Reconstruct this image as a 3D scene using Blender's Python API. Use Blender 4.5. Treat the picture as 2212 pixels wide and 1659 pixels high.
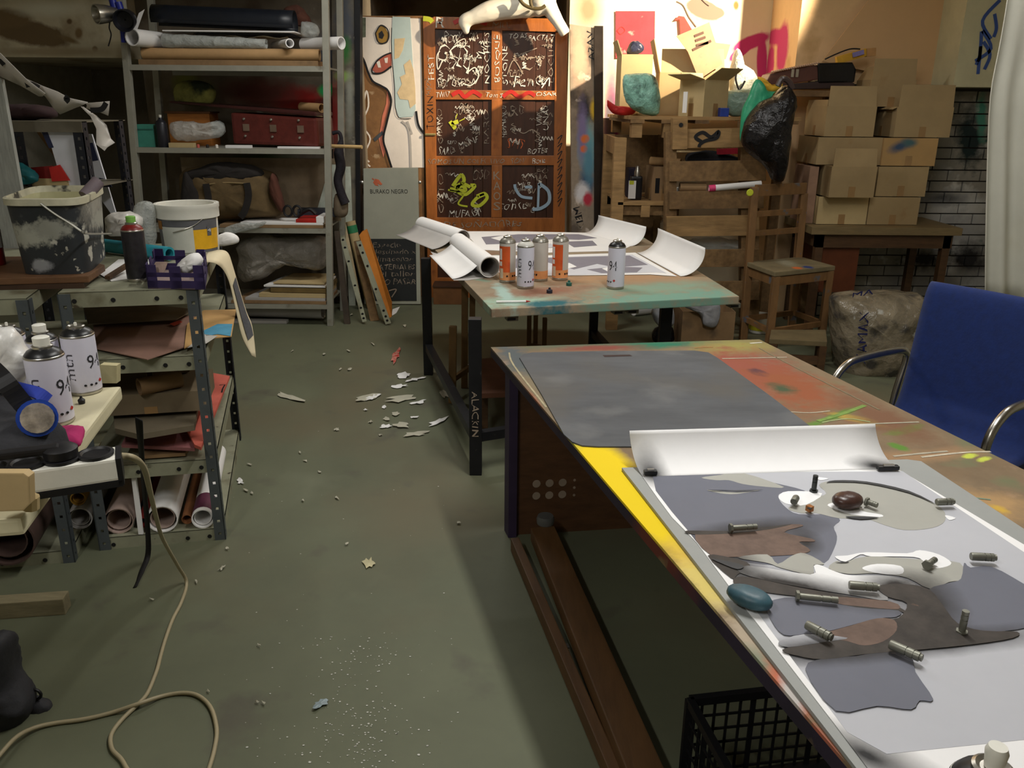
import bpy, bmesh, math, random
from mathutils import Vector, Matrix, noise
for o in list(bpy.data.objects): bpy.data.objects.remove(o)
SC = bpy.context.scene
COL = SC.collection
R = math.radians
PI = math.pi
rnd = random.Random(7)

# ------------------------------------------------------------------ camera, light, exposure
F_PX, PITCH, ROLL, EYE = 1800.0, R(18.5), R(0.5), 1.5
FW = Vector((0, math.cos(PITCH), -math.sin(PITCH)))
_r0 = Vector((1, 0, 0)); _u0 = Vector((0, math.sin(PITCH), math.cos(PITCH)))
RT = math.cos(ROLL)*_r0 + math.sin(ROLL)*_u0
UP = -math.sin(ROLL)*_r0 + math.cos(ROLL)*_u0
CP = Vector((0, 0, EYE))
cd = bpy.data.cameras.new('camera'); cam = bpy.data.objects.new('camera', cd); COL.objects.link(cam)
cd.sensor_width = 36.0; cd.lens = 36.0*F_PX/2212.0; cd.clip_start = 0.05
m = Matrix((RT, UP, -FW)).transposed().to_4x4(); m.translation = CP
cam.matrix_world = m
SC.camera = cam
w = bpy.data.worlds.new('world'); SC.world = w; w.use_nodes = True
w.node_tree.nodes['Background'].inputs[0].default_value = (0.55, 0.6, 0.62, 1)
w.node_tree.nodes['Background'].inputs[1].default_value = 0.02
vs = SC.view_settings
vs.view_transform = 'Standard'; vs.look = 'None'; vs.exposure = 0.0; vs.gamma = 1.0; vs.use_curve_mapping = False

def area_light(name, loc, sx, sy, rz, energy, col, tilt=(0, 0)):
    l = bpy.data.lights.new(name, 'AREA'); l.shape = 'RECTANGLE'; l.size = sx; l.size_y = sy
    l.energy = energy; l.color = col
    o = bpy.data.objects.new(name, l); COL.objects.link(o); o.location = loc
    o.rotation_euler = (tilt[0], tilt[1], rz); return o
LAMPS = [((0.62, 2.1, 2.95), R(104), 44), ((1.9, 3.5, 2.95), R(104), 15), ((-0.55, 4.7, 2.95), R(10), 34), ((-1.15, -.1, 2.95), R(104), 34)]
for i, (loc, rz, en) in enumerate(LAMPS):
    area_light('ceiling_tube_offscreen', (loc[0], loc[1], loc[2]-.075), 1.3, .12, rz, en, (1.0, .985, .94))
sp = bpy.data.lights.new('work_lamp_offscreen', 'SPOT'); sp.energy = 1250; sp.color = (1.0, .82, .58)
sp.spot_size = R(52); sp.spot_blend = .6; sp.shadow_soft_size = .03
spo = bpy.data.objects.new('work_lamp_offscreen', sp); COL.objects.link(spo)
SPOT_LOC = Vector((2.42, 5.0, 2.85)); SPOT_AIM = Vector((.75, 6.95, 1.98)); spo.location = SPOT_LOC
spo.rotation_euler = (SPOT_AIM-SPOT_LOC).to_track_quat('-Z', 'Y').to_euler()

# ------------------------------------------------------------------ pixel of the photograph -> point in the room
def ray(x, y): return FW + RT*((x-1106)/F_PX) - UP*((y-829.5)/F_PX)
def P(x, y, h):
    d = ray(x, y); return CP + d*((h-EYE)/d.z)
def Q(x, y, Y):
    d = ray(x, y); return CP + d*(Y/d.y)
def X3(x, y, X):
    d = ray(x, y); return CP + d*(X/d.x)
def mpp(p): return (Vector(p)-CP).dot(FW)/F_PX
V = Vector

# ------------------------------------------------------------------ mesh builder
class MB:
    def __init__(s): s.v = []; s.f = []
    def add(s, vs_, fs):
        n = len(s.v); s.v += [tuple(a) for a in vs_]; s.f += [tuple(i+n for i in f) for f in fs]; return s
    def hexa(s, p):  # 4 bottom, 4 top
        return s.add(p, [(3,2,1,0),(4,5,6,7),(0,1,5,4),(1,2,6,5),(2,3,7,6),(3,0,4,7)])
    def box(s, x0, x1, y0, y1, z0, z1):
        return s.hexa([(x0,y0,z0),(x1,y0,z0),(x1,y1,z0),(x0,y1,z0),(x0,y0,z1),(x1,y0,z1),(x1,y1,z1),(x0,y1,z1)])
    def obox(s, c, sx, sy, sz, rz=0, M_=None):
        T = M_ if M_ is not None else Matrix.Rotation(rz, 3, 'Z')
        c = V(c); pts = []
        for k in (-1, 1):
            for a, b in ((-1,-1),(1,-1),(1,1),(-1,1)):
                pts.append(c + T @ V((a*sx/2, b*sy/2, k*sz/2)))
        return s.hexa(pts)
    def bar(s, p, q, w, h, up=(0,0,1)):
        p, q = V(p), V(q); d = (q-p).normalized(); u = V(up)
        if abs(d.dot(u)) > .98: u = V((0,1,0))
        r = d.cross(u).normalized(); u = r.cross(d).normalized()
        pts = [p+r*a*w/2+u*b*h/2 for a, b in ((-1,-1),(1,-1),(1,1),(-1,1))] + [q+r*a*w/2+u*b*h/2 for a, b in ((-1,-1),(1,-1),(1,1),(-1,1))]
        return s.hexa(pts)
    def prism(s, pts, off):
        n = len(pts); pts = [V(p) for p in pts]; off = V(off)
        return s.add(pts+[p+off for p in pts], [tuple(range(n)), tuple(range(2*n-1, n-1, -1))]+[(i, i+n, (i+1) % n+n, (i+1) % n) for i in range(n)])
    def tube(s, pts, r, n=8, cap=True, closed=False):
        pts = [V(p) for p in pts]; N = len(pts)
        rr = r if isinstance(r, (list, tuple)) else [r]*N
        rows = []; prev = None
        for i, p in enumerate(pts):
            d = (pts[(i+1) % N] if (closed or i < N-1) else p) - (pts[i-1] if (closed or i > 0) else p)
            if d.length < 1e-9: d = V((0,0,1))
            d.normalize()
            if prev is None:
                u = V((0,0,1)) if abs(d.z) < .9 else V((1,0,0))
                a = d.cross(u).normalized()
            else:
                a = (prev - d*prev.dot(d))
                a = a.normalized() if a.length > 1e-6 else d.cross(V((0,0,1))).normalized()
            prev = a; b = d.cross(a)
            rows.append([p+(a*math.cos(t)+b*math.sin(t))*rr[i] for t in [2*PI*k/n for k in range(n)]])
        vs_ = [q for row in rows for q in row]; fs = []
        for i in range(N-1 + (1 if closed else 0)):
            j = (i+1) % N
            for k in range(n):
                fs.append((i*n+k, i*n+(k+1) % n, j*n+(k+1) % n, j*n+k))
        if cap and not closed:
            fs.append(tuple(range(n-1, -1, -1))); fs.append(tuple((N-1)*n+k for k in range(n)))
        return s.add(vs_, fs)
    def lathe(s, prof, c=(0,0,0), n=20, T=None, cap=True):
        c = V(c); vs_ = []; fs = []
        for r, z in prof:
            for k in range(n):
                t = 2*PI*k/n; q = V((r*math.cos(t), r*math.sin(t), z))
                vs_.append(c + (T @ q if T is not None else q))
        for i in range(len(prof)-1):
            for k in range(n):
                fs.append((i*n+k, i*n+(k+1) % n, (i+1)*n+(k+1) % n, (i+1)*n+k))
        if cap:
            fs.append(tuple(range(n-1, -1, -1))); fs.append(tuple((len(prof)-1)*n+k for k in range(n)))
        return s.add(vs_, fs)
    def pipe(s, p, q, r, t, n=20):  # hollow tube (paper roll)
        p, q = V(p), V(q); d = (q-p).normalized(); u = V((0,0,1)) if abs(d.z) < .9 else V((1,0,0))
        a = d.cross(u).normalized(); b = d.cross(a)
        rows = []
        for pt, rad in ((p, r), (q, r), (q, r-t), (p, r-t)):
            rows.append([pt+(a*math.cos(2*PI*k/n)+b*math.sin(2*PI*k/n))*rad for k in range(n)])
        vs_ = [x for row in rows for x in row]; fs = []
        for i in range(4):
            j = (i+1) % 4
            for k in range(n): fs.append((i*n+k, i*n+(k+1) % n, j*n+(k+1) % n, j*n+k))
        return s.add(vs_, fs)
    def grid(s, rows):
        n = len(rows[0]); vs_ = [p for r_ in rows for p in r_]
        return s.add(vs_, [(i*n+k, i*n+k+1, (i+1)*n+k+1, (i+1)*n+k) for i in range(len(rows)-1) for k in range(n-1)])
    def build(s, name, mat, parent=None, smooth=False, bevel=0, solid=0, sub=0, local=False):
        me = bpy.data.meshes.new(name)
        off = V((0,0,0))
        if parent is None and not local:
            xs = [p[0] for p in s.v]; ys = [p[1] for p in s.v]; zs = [p[2] for p in s.v]
            off = V(((min(xs)+max(xs))/2, (min(ys)+max(ys))/2, min(zs)))
        me.from_pydata([tuple(V(p)-off) for p in s.v], [], s.f)
        bm = bmesh.new(); bm.from_mesh(me); bmesh.ops.recalc_face_normals(bm, faces=bm.faces)
        if bevel:
            bmesh.ops.bevel(bm, geom=[e for e in bm.edges if len(e.link_faces) == 2 and e.calc_face_angle(0) > .5], offset=bevel, segments=2, profile=.7, affect='EDGES', clamp_overlap=True)
        bm.to_mesh(me); bm.free()
        me.materials.append(mat)
        if smooth:
            for p in me.polygons: p.use_smooth = True
            if smooth != 'all':
                try: me.set_sharp_from_angle(angle=R(40))
                except Exception: pass
        o = bpy.data.objects.new(name, me); COL.objects.link(o); o.location = off
        if parent is not None:
            o.parent = parent
            if not local: o.matrix_parent_inverse = WINV.get(parent.name, Matrix.Identity(4))
        if parent is None and not local: WINV[o.name] = Matrix.Translation(-off)
        if sub:
            mo = o.modifiers.new('s', 'SUBSURF'); mo.levels = mo.render_levels = sub
        if solid:
            mo = o.modifiers.new('t', 'SOLIDIFY'); mo.thickness = solid; mo.offset = 0
        return o
WINV = {}
def tag(o, label, cat, group=None, kind=None):
    o['label'] = label
    if cat: o['category'] = cat
    if group: o['group'] = group
    if kind: o['kind'] = kind
    return o
def struct(o, label=None):
    o['kind'] = 'structure'
    if label: o['label'] = label
    return o
def thing(name, label, cat, loc, group=None, kind=None):
    o = bpy.data.objects.new(name, None); COL.objects.link(o); o.location = loc; o.empty_display_size = .05
    WINV[o.name] = Matrix.Translation(-V(loc))
    if kind == 'structure':
        o['kind'] = 'structure'
        if label: o['label'] = label
    else: tag(o, label, cat, group)
    return o
def rest(o, z):
    """let a thing stand on height z"""
    if o.type == 'MESH': lo = o.location.z+min(v.co.z for v in o.data.vertices)
    else: lo = min(v.co.z for c in o.children_recursive if c.type == 'MESH' for v in c.data.vertices)
    o.location.z += z-lo; return o
def copy_tree(o, loc, rz=0, sc=1, label=None, group=None):
    r_ = o.copy(); COL.objects.link(r_); r_.location = loc; r_.rotation_euler = (0, 0, rz); r_.scale = (sc,)*3 if not isinstance(sc, tuple) else sc
    if label: r_['label'] = label
    if group: r_['group'] = group
    for ch in o.children:
        c = ch.copy(); COL.objects.link(c); c.parent = r_
        for g in ch.children:
            d = g.copy(); COL.objects.link(d); d.parent = c
    return r_

# ------------------------------------------------------------------ materials
def lin(c):
    return tuple(((x/255)/12.92 if x/255 <= .04045 else ((x/255+.055)/1.055)**2.4) for x in c)+(1,)
MATS = {}
def nodes_of(name):
    mt = bpy.data.materials.new(name); mt.use_nodes = True
    nt = mt.node_tree; b = nt.nodes['Principled BSDF']; return mt, nt, b
def mat(name, col, rough=.7, metal=0, var=.22, scale=9, bump=.12, stain=None, trans=0, alpha=1, emit=0, spec=.4, coat=0, sheen=0, stretch=None, crinkle=0):
    if name in MATS: return MATS[name]
    mt, nt, b = nodes_of(name); L = nt.links.new; N = nt.nodes.new
    tc = N('ShaderNodeTexCoord'); src = tc.outputs['Object']
    if stretch:
        mp = N('ShaderNodeMapping'); mp.inputs['Scale'].default_value = stretch; L(src, mp.inputs[0]); src = mp.outputs[0]
    nz = N('ShaderNodeTexNoise'); nz.inputs['Scale'].default_value = scale; nz.inputs['Detail'].default_value = 5; nz.inputs['Roughness'].default_value = .65
    L(src, nz.inputs['Vector'])
    c = lin(col)
    rp = N('ShaderNodeValToRGB'); rp.color_ramp.elements[0].position = .3; rp.color_ramp.elements[1].position = .72
    rp.color_ramp.elements[0].color = tuple(max(0, x*(1-var)) for x in c[:3])+(1,)
    rp.color_ramp.elements[1].color = tuple(min(1, x*(1+var)) for x in c[:3])+(1,)
    L(nz.outputs[0], rp.inputs[0]); out = rp.outputs[0]
    for st in (stain or []):
        sc_, th, sf, scol = st
        n2 = N('ShaderNodeTexNoise'); n2.inputs['Scale'].default_value = sc_; n2.inputs['Detail'].default_value = 6; L(tc.outputs['Object'], n2.inputs['Vector'])
        n2.noise_dimensions = '4D'; n2.inputs['W'].default_value = sc_*3.7+th*11
        mr = N('ShaderNodeMapRange'); mr.inputs[1].default_value = th; mr.inputs[2].default_value = th+sf; L(n2.outputs[0], mr.inputs[0])
        mx = N('ShaderNodeMix'); mx.data_type = 'RGBA'; L(mr.outputs[0], mx.inputs[0]); L(out, mx.inputs[6]); mx.inputs[7].default_value = lin(scol); out = mx.outputs[2]
    L(out, b.inputs['Base Color'])
    b.inputs['Roughness'].default_value = rough; b.inputs['Metallic'].default_value = metal
    b.inputs['Specular IOR Level'].default_value = spec
    if trans: b.inputs['Transmission Weight'].default_value = trans
    if coat: b.inputs['Coat Weight'].default_value = coat
    if sheen: b.inputs['Sheen Weight'].default_value = sheen
    if alpha < 1: b.inputs['Alpha'].default_value = alpha
    if emit:
        b.inputs['Emission Color'].default_value = c; b.inputs['Emission Strength'].default_value = emit
    if bump:
        bp = N('ShaderNodeBump'); bp.inputs['Strength'].default_value = bump; bp.inputs['Distance'].default_value = .01
        L(nz.outputs[0], bp.inputs['Height']); L(bp.outputs[0], b.inputs['Normal'])
    if crinkle:
        vo = N('ShaderNodeTexVoronoi'); vo.feature = 'F1'; vo.inputs['Scale'].default_value = crinkle
        nd = N('ShaderNodeVectorMath'); nd.operation = 'MULTIPLY_ADD'; L(nz.outputs[1], nd.inputs[0]); nd.inputs[1].default_value = (.12, .12, .12); L(tc.outputs['Object'], nd.inputs[2]); L(nd.outputs[0], vo.inputs['Vector'])
        b2 = N('ShaderNodeBump'); b2.inputs['Strength'].default_value = .7; b2.inputs['Distance'].default_value = .25/crinkle; L(vo.outputs['Distance'], b2.inputs['Height'])
        if bump: L(bp.outputs[0], b2.inputs['Normal'])
        L(b2.outputs[0], b.inputs['Normal'])
    MATS[name] = mt; return mt
def pinv(a, b):
    a, b = V(a), V(b); aa, bb, ab = a.dot(a), b.dot(b), a.dot(b); D = aa*bb-ab*ab
    return (a*bb-b*ab)/D, (b*aa-a*ab)/D
def blobs(mt, items, nscale=9, namp=.5):
    """items: (centre, axis_a, axis_b, colour, softness) in room coordinates: paint splashes on a surface"""
    nt = mt.node_tree; L = nt.links.new; N = nt.nodes.new; b = nt.nodes['Principled BSDF']
    out = b.inputs['Base Color'].links[0].from_socket
    g = N('ShaderNodeNewGeometry')
    nz = N('ShaderNodeTexNoise'); nz.inputs['Scale'].default_value = nscale; nz.inputs['Detail'].default_value = 8; nz.inputs['Roughness'].default_value = .68; L(g.outputs['Position'], nz.inputs['Vector'])
    nm = N('ShaderNodeMath'); nm.operation = 'MULTIPLY_ADD'; L(nz.outputs[0], nm.inputs[0]); nm.inputs[1].default_value = namp*2; nm.inputs[2].default_value = -namp
    for c, a, bb, col, soft in items:
        ra, rb = pinv(a, bb)
        su = N('ShaderNodeVectorMath'); su.operation = 'SUBTRACT'; L(g.outputs['Position'], su.inputs[0]); su.inputs[1].default_value = tuple(c)
        d1 = N('ShaderNodeVectorMath'); d1.operation = 'DOT_PRODUCT'; L(su.outputs[0], d1.inputs[0]); d1.inputs[1].default_value = tuple(ra)
        d2 = N('ShaderNodeVectorMath'); d2.operation = 'DOT_PRODUCT'; L(su.outputs[0], d2.inputs[0]); d2.inputs[1].default_value = tuple(rb)
        cb = N('ShaderNodeCombineXYZ'); L(d1.outputs['Value'], cb.inputs[0]); L(d2.outputs['Value'], cb.inputs[1])
        ln = N('ShaderNodeVectorMath'); ln.operation = 'LENGTH'; L(cb.outputs[0], ln.inputs[0])
        ad = N('ShaderNodeMath'); ad.operation = 'ADD'; L(ln.outputs['Value'], ad.inputs[0]); L(nm.outputs[0], ad.inputs[1])
        mr = N('ShaderNodeMapRange'); mr.inputs[1].default_value = 1+soft; mr.inputs[2].default_value = 1-soft; L(ad.outputs[0], mr.inputs[0])
        mx = N('ShaderNodeMix'); mx.data_type = 'RGBA'; L(mr.outputs[0], mx.inputs[0]); L(out, mx.inputs[6]); mx.inputs[7].default_value = lin(col); out = mx.outputs[2]
    L(out, b.inputs['Base Color']); return mt
def bl(h, c, a, b_, col, soft=.25):   # splash on a level surface from three photograph points: centre and two axis ends
    c0 = P(*c, h); return (c0, P(*a, h)-c0, P(*b_, h)-c0, col, soft)
def blY(Y, c, rx, ry, col, soft=.25, ang=0):
    c0 = Q(*c, Y); ca, sa = math.cos(R(ang)), math.sin(R(ang))
    a = Q(c[0]+rx*ca, c[1]+rx*sa, Y)-c0; b_ = Q(c[0]-ry*sa, c[1]+ry*ca, Y)-c0
    return (c0, a, b_, col, soft)

# ------------------------------------------------------------------ shape helpers
def smooth_line(pts, n=6, closed=False):
    pts = [V(p) for p in pts]; N_ = len(pts); out = []
    rng = range(N_ if closed else N_-1)
    for i in rng:
        p0 = pts[i-1] if (i > 0 or closed) else pts[i]; p1 = pts[i]; p2 = pts[(i+1) % N_]; p3 = pts[(i+2) % N_] if (closed or i+2 < N_) else p2
        for k in range(n):
            t = k/n; out.append(.5*((2*p1)+(p2-p0)*t+(2*p0-5*p1+4*p2-p3)*t*t+(3*p1-p0-3*p2+p3)*t**3))
    if not closed: out.append(pts[-1])
    return out
def flat(name, pts, off, mt, parent, **k): return MB().prism(pts, off).build(name, mt, parent, **k)
def card(name, px, Y, th, mt, parent=None, **k):      # upright board facing the room: outline on the plane y = Y
    return flat(name, [Q(x, y, Y) for x, y in px], (0, th, 0), mt, parent, **k)
def slab(name, px, h, th, mt, parent=None, **k):       # level board: outline at height h
    return flat(name, [P(x, y, h) for x, y in px], (0, 0, -th), mt, parent, **k)
def ribbon(pts, wd, nrm, off=.0015):
    """flat painted stroke lying on a surface with normal nrm"""
    pts = [V(p) for p in pts]; nrm = V(nrm).normalized(); L_, R_ = [], []
    for i, p in enumerate(pts):
        d = pts[min(i+1, len(pts)-1)]-pts[max(i-1, 0)]
        s_ = d.cross(nrm)
        s_ = s_.normalized()*wd/2 if s_.length > 1e-9 else V((0,0,0))
        L_.append(p+s_+nrm*off); R_.append(p-s_+nrm*off)
    return MB().grid([L_, R_])
def stroke(name, px, Y, wd, mt, parent, n=5, closed=False, off=.003):
    pts = smooth_line([Q(x, y, Y) for x, y in px], n, closed)
    if closed: pts.append(pts[0])
    return ribbon(pts, wd, (0, -1, 0), off).build(name, mt, parent)
def pillow(outline, bulge, nrm, rings=6, wr=.0, seed=0, back=1.0, fr=1.0, cen=None):
    """inflated closed shape from an outline: bags, cloths, stones"""
    pts = [V(p) for p in outline]; n = len(pts); c = cen or sum(pts, V((0,0,0)))/n; nrm = V(nrm).normalized()
    mb = MB(); vs_ = []; fs = []
    ks = [(-1, i) for i in range(1, rings)][::-1]+[(0, 0)]+[(1, i) for i in range(1, rings)]
    size = max((p-c).length for p in pts)
    for sgn, i in ks:
        t = i/rings*PI/2; s_ = math.cos(t)**.7; hgt = math.sin(t)*sgn*bulge*(back if sgn < 0 else fr)
        for p in pts:
            q = c+(p-c)*s_+nrm*hgt
            if wr:
                k_ = noise.noise_vector(q*(3.2/size)+V((seed, seed*2.3, 0)))+.6*noise.noise_vector(q*(8/size)+V((seed*1.7, 0, seed)))
                rd = .5-abs(noise.noise(q*(5.5/size)+V((seed*3.1, seed, 4)))); rd2 = .4-abs(noise.noise(q*(12/size)+V((seed, 7, seed*2))))
                q = q+k_*wr*(.3 if sgn == 0 else .7)+nrm*(sgn*(rd+.5*rd2)*wr*1.3)
            vs_.append(q)
    nb = len(ks)
    for r_ in range(nb-1):
        for k in range(n): fs.append((r_*n+k, r_*n+(k+1) % n, (r_+1)*n+(k+1) % n, (r_+1)*n+k))
    b0 = c-nrm*bulge*back; b1 = c+nrm*bulge*fr; vs_ += [b0, b1]
    for k in range(n):
        fs.append((nb*n, (k+1) % n, k)); fs.append((nb*n+1, (nb-1)*n+k, (nb-1)*n+(k+1) % n))
    return mb.add(vs_, fs)
def bag(name, px, Y, bulge, mt, wr=.02, seed=0, parent=None, back=1.0, n=4, **k):
    ol = smooth_line([Q(x, y, Y) for x, y in px], n, True)
    return pillow(ol, bulge, (0, -1, 0), 6, wr, seed, back).build(name, mt, parent, smooth='all', **k)
_tc = {}
def text_mesh(s, thin=0):
    key = (s, thin)
    if key in _tc: return _tc[key]
    cu = bpy.data.curves.new('t', 'FONT'); cu.body = s; cu.size = 1; cu.resolution_u = 2; cu.offset = -thin
    o = bpy.data.objects.new('t', cu); COL.objects.link(o)
    bpy.context.view_layer.update()
    me = bpy.data.meshes.new_from_object(o.evaluated_get(bpy.context.evaluated_depsgraph_get()))
    v = [(p.co.x, p.co.y) for p in me.vertices]; f = [tuple(p.vertices) for p in me.polygons]
    bpy.data.objects.remove(o); bpy.data.curves.remove(cu); bpy.data.meshes.remove(me)
    x0 = min(a for a, b in v); x1 = max(a for a, b in v); y0 = min(b for a, b in v); y1 = max(b for a, b in v)
    v = [((a-x0)/(x1-x0), (b-y0)/(y1-y0)) for a, b in v]
    _tc[key] = (v, f); return v, f
def text(s, o, u, v, mt, parent, off=(0,0,0), shear=0, name='lettering', jit=0, local=False, thin=0):
    """lettering: lower-left corner o, u = full width vector, v = full height vector"""
    o, u, v, off = V(o), V(u), V(v), V(off); tv, tf = text_mesh(s, thin)
    pts = []
    for a, b in tv:
        q = o+u*(a+shear*b*v.length/u.length)+v*b+off
        if jit: q += (u.normalized()*noise.noise(V((a*7, b*2, jit)))+v.normalized()*(noise.noise(V((a*6, b*2, jit+9)))+.5*noise.noise(V((a*15, b*3, jit)))))*v.length*.3
        pts.append(q)
    return MB().add(pts, tf).build(name, mt, parent, local=local)
def text_px(s, bl_, br, hpx, Y, mt, parent, shear=0, jit=0, off=-.004, thin=0):
    o = Q(*bl_, Y); u = Q(*br, Y)-o; n_ = V((0, -1, 0)); v = (n_.cross(u)).normalized()*-1
    if v.length < .1: v = V((0, 0, 1))
    v = v*hpx*mpp(o)
    d = Q(bl_[0]+(br[1]-bl_[1])*.0, bl_[1]-10, Y)-o
    if v.dot(d) < 0 and abs(br[0]-bl_[0]) > abs(br[1]-bl_[1]): v = -v
    return text(s, o, u, v, mt, parent, (0, off, 0), shear, jit=jit, thin=thin)
def carton(name, label, c, w_, d_, h_, rz, mt, flaps=(), group=None, tape=True, mt_in=None, tilt=None, open_top=True):
    """cardboard box: c = centre of its base; flaps: (side, degrees up from level, length)"""
    t = thing(name, label, 'box', c, group); T = Matrix.Rotation(rz, 3, 'Z')
    if tilt: T = T @ Matrix.Rotation(tilt[0], 3, 'X') @ Matrix.Rotation(tilt[1], 3, 'Y')
    c = V(c); th = .004
    def bx(mb, x0, x1, y0, y1, z0, z1):
        mb.hexa([c+T @ V(p) for p in ((x0,y0,z0),(x1,y0,z0),(x1,y1,z0),(x0,y1,z0),(x0,y0,z1),(x1,y0,z1),(x1,y1,z1),(x0,y1,z1))])
    mb = MB(); bx(mb, -w_/2, w_/2, -d_/2, d_/2, 0, th)
    bx(mb, -w_/2, w_/2, -d_/2, -d_/2+th, th, h_); bx(mb, -w_/2, w_/2, d_/2-th, d_/2, th, h_)
    bx(mb, -w_/2, -w_/2+th, -d_/2+th, d_/2-th, th, h_); bx(mb, w_/2-th, w_/2, -d_/2+th, d_/2-th, th, h_)
    if not open_top: bx(mb, -w_/2, w_/2, -d_/2, d_/2, h_, h_+th)
    mb.build('body', mt, t)
    for side, ang, ln in flaps:
        a = R(ang); ca, sa = math.cos(a)*ln, math.sin(a)*ln; e = .006
        if side in 'fb':
            s_ = -1 if side == 'f' else 1
            p = [(-w_/2+e, s_*d_/2, h_), (w_/2-e, s_*d_/2, h_), (w_/2-e*2, s_*(d_/2+ca), h_+sa), (-w_/2+e*2, s_*(d_/2+ca), h_+sa)]
        else:
            s_ = -1 if side == 'l' else 1
            p = [(s_*w_/2, -d_/2+e, h_), (s_*w_/2, d_/2-e, h_), (s_*(w_/2+ca), d_/2-e*2, h_+sa), (s_*(w_/2+ca), -d_/2+e*2, h_+sa)]
        MB().prism([c+T @ V(q) for q in p], T @ V((0, 0, th)) if abs(sa) < ln*.8 else T @ (V((0, th, 0)) if side in 'fb' else V((th, 0, 0)))).build('flap', mt, t)
    if tape:
        mb = MB(); bx(mb, -.022, .022, -d_/2-.0015, -d_/2, h_*.0, h_*.36); mb.build('tape', mat('packing_tape', (150, 118, 78), .35, var=.1), t)
        mb = MB(); bx(mb, -w_/2-.0015, -w_/2, -.022, .022, h_*.0, h_*.36); mb.build('tape', MATS['packing_tape'], t)
    return t
def lprof(name, mt, p, q, px_, py_, hole=.028, first=.02, gap=.05, parent=None, pname='post', wd=.038, th=.004):
    """slotted steel angle post from p (foot) to q (head) with real holes in both wings"""
    p, q = V(p), V(q); d = (q-p); Ln = d.length; d.normalize(); mb = MB()
    for ax, oth in ((V(px_).normalized(), V(py_).normalized()), (V(py_).normalized(), V(px_).normalized())):
        hw = wd*.13
        for a0, a1 in ((0, wd/2-hw), (wd/2+hw, wd)):
            mb.hexa([p+ax*a0, p+ax*a1, p+ax*a1+oth*th, p+ax*a0+oth*th]+[x+d*Ln for x in (p+ax*a0, p+ax*a1, p+ax*a1+oth*th, p+ax*a0+oth*th)])
        z = 0
        k = first
        while z < Ln:
            z1 = min(k, Ln)
            if z1 > z:
                b0 = p+d*z; a0, a1 = wd/2-hw, wd/2+hw; dz = d*(z1-z)
                mb.hexa([b0+ax*a0, b0+ax*a1, b0+ax*a1+oth*th, b0+ax*a0+oth*th]+[x+dz for x in (b0+ax*a0, b0+ax*a1, b0+ax*a1+oth*th, b0+ax*a0+oth*th)])
            z = k+hw*2.2; k += gap
    return mb.build(pname, mt, parent)
# ------------------------------------------------------------------ common materials
WOOD = mat('pallet_pine', (150, 118, 76), .75, var=.3, scale=5, bump=.25, stretch=(1, 6, 6), stain=[(3, .56, .2, (96, 68, 38))])
WOODX = mat('pallet_pine_dark', (122, 94, 60), .75, var=.3, scale=5, bump=.25, stretch=(6, 1, 6), stain=[(3, .5, .25, (84, 60, 36))])
DOORW = mat('varnished_door_wood', (152, 90, 42), .38, var=.3, scale=4, bump=.15, stretch=(5, 5, 1), stain=[(6, .58, .12, (92, 38, 18))])
PANELW = mat('dark_brown_panel', (62, 34, 20), .42, var=.3, scale=4, bump=.1, stretch=(7, 7, 1), stain=[(5, .6, .1, (36, 22, 16))])
BLACKST = mat('black_painted_steel', (24, 24, 27), .5, .2, var=.3, stain=[(18, .66, .05, (70, 66, 62))])
GREYST = mat('grey_enamel_steel', (150, 148, 136), .45, .1, var=.1, stain=[(9, .62, .1, (112, 106, 92))])
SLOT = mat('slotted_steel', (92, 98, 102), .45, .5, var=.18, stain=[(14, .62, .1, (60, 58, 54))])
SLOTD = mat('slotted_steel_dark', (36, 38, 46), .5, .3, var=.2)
SHELFM = mat('shelf_green_grey', (146, 146, 124), .5, .1, var=.16, stain=[(7, .58, .12, (104, 98, 76)), (22, .68, .05, (70, 62, 48))])
PAPER = mat('white_paper', (232, 230, 228), .75, var=.03, scale=3, bump=.04)
PAPERG = mat('grey_paper', (168, 164, 160), .8, var=.08, scale=4, bump=.06)
CARD = mat('cardboard', (160, 137, 99), .85, var=.1, scale=4, bump=.06, stain=[(6, .64, .15, (146, 112, 70))])
CARDL = mat('cardboard_light', (186, 164, 120), .85, var=.1, scale=4, bump=.06)
CARDD = mat('cardboard_old', (136, 108, 76), .9, var=.16, scale=5, bump=.1, stain=[(7, .58, .15, (96, 78, 58))])
KRAFT = mat('kraft_paper', (178, 142, 98), .8, var=.1)
CHALK = mat('white_marker', (222, 216, 204), .6, var=.05, bump=0)
CHALKD = mat('faded_chalk', (150, 134, 118), .7, var=.1, bump=0)
INK = mat('black_ink', (18, 17, 20), .5, var=.05, bump=0)
REDP = mat('red_paint', (176, 36, 28), .5, var=.2)
PLASTW = mat('white_plastic', (226, 224, 214), .4, var=.06, stain=[(7, .64, .1, (188, 182, 166))])
PLBAG = mat('clear_plastic_film', (206, 210, 206), .2, var=.1, scale=14, bump=.4, alpha=.45, crinkle=16)
DARKFAB = mat('charcoal_fabric', (44, 44, 48), .9, var=.3, scale=20, bump=.4)

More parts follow.
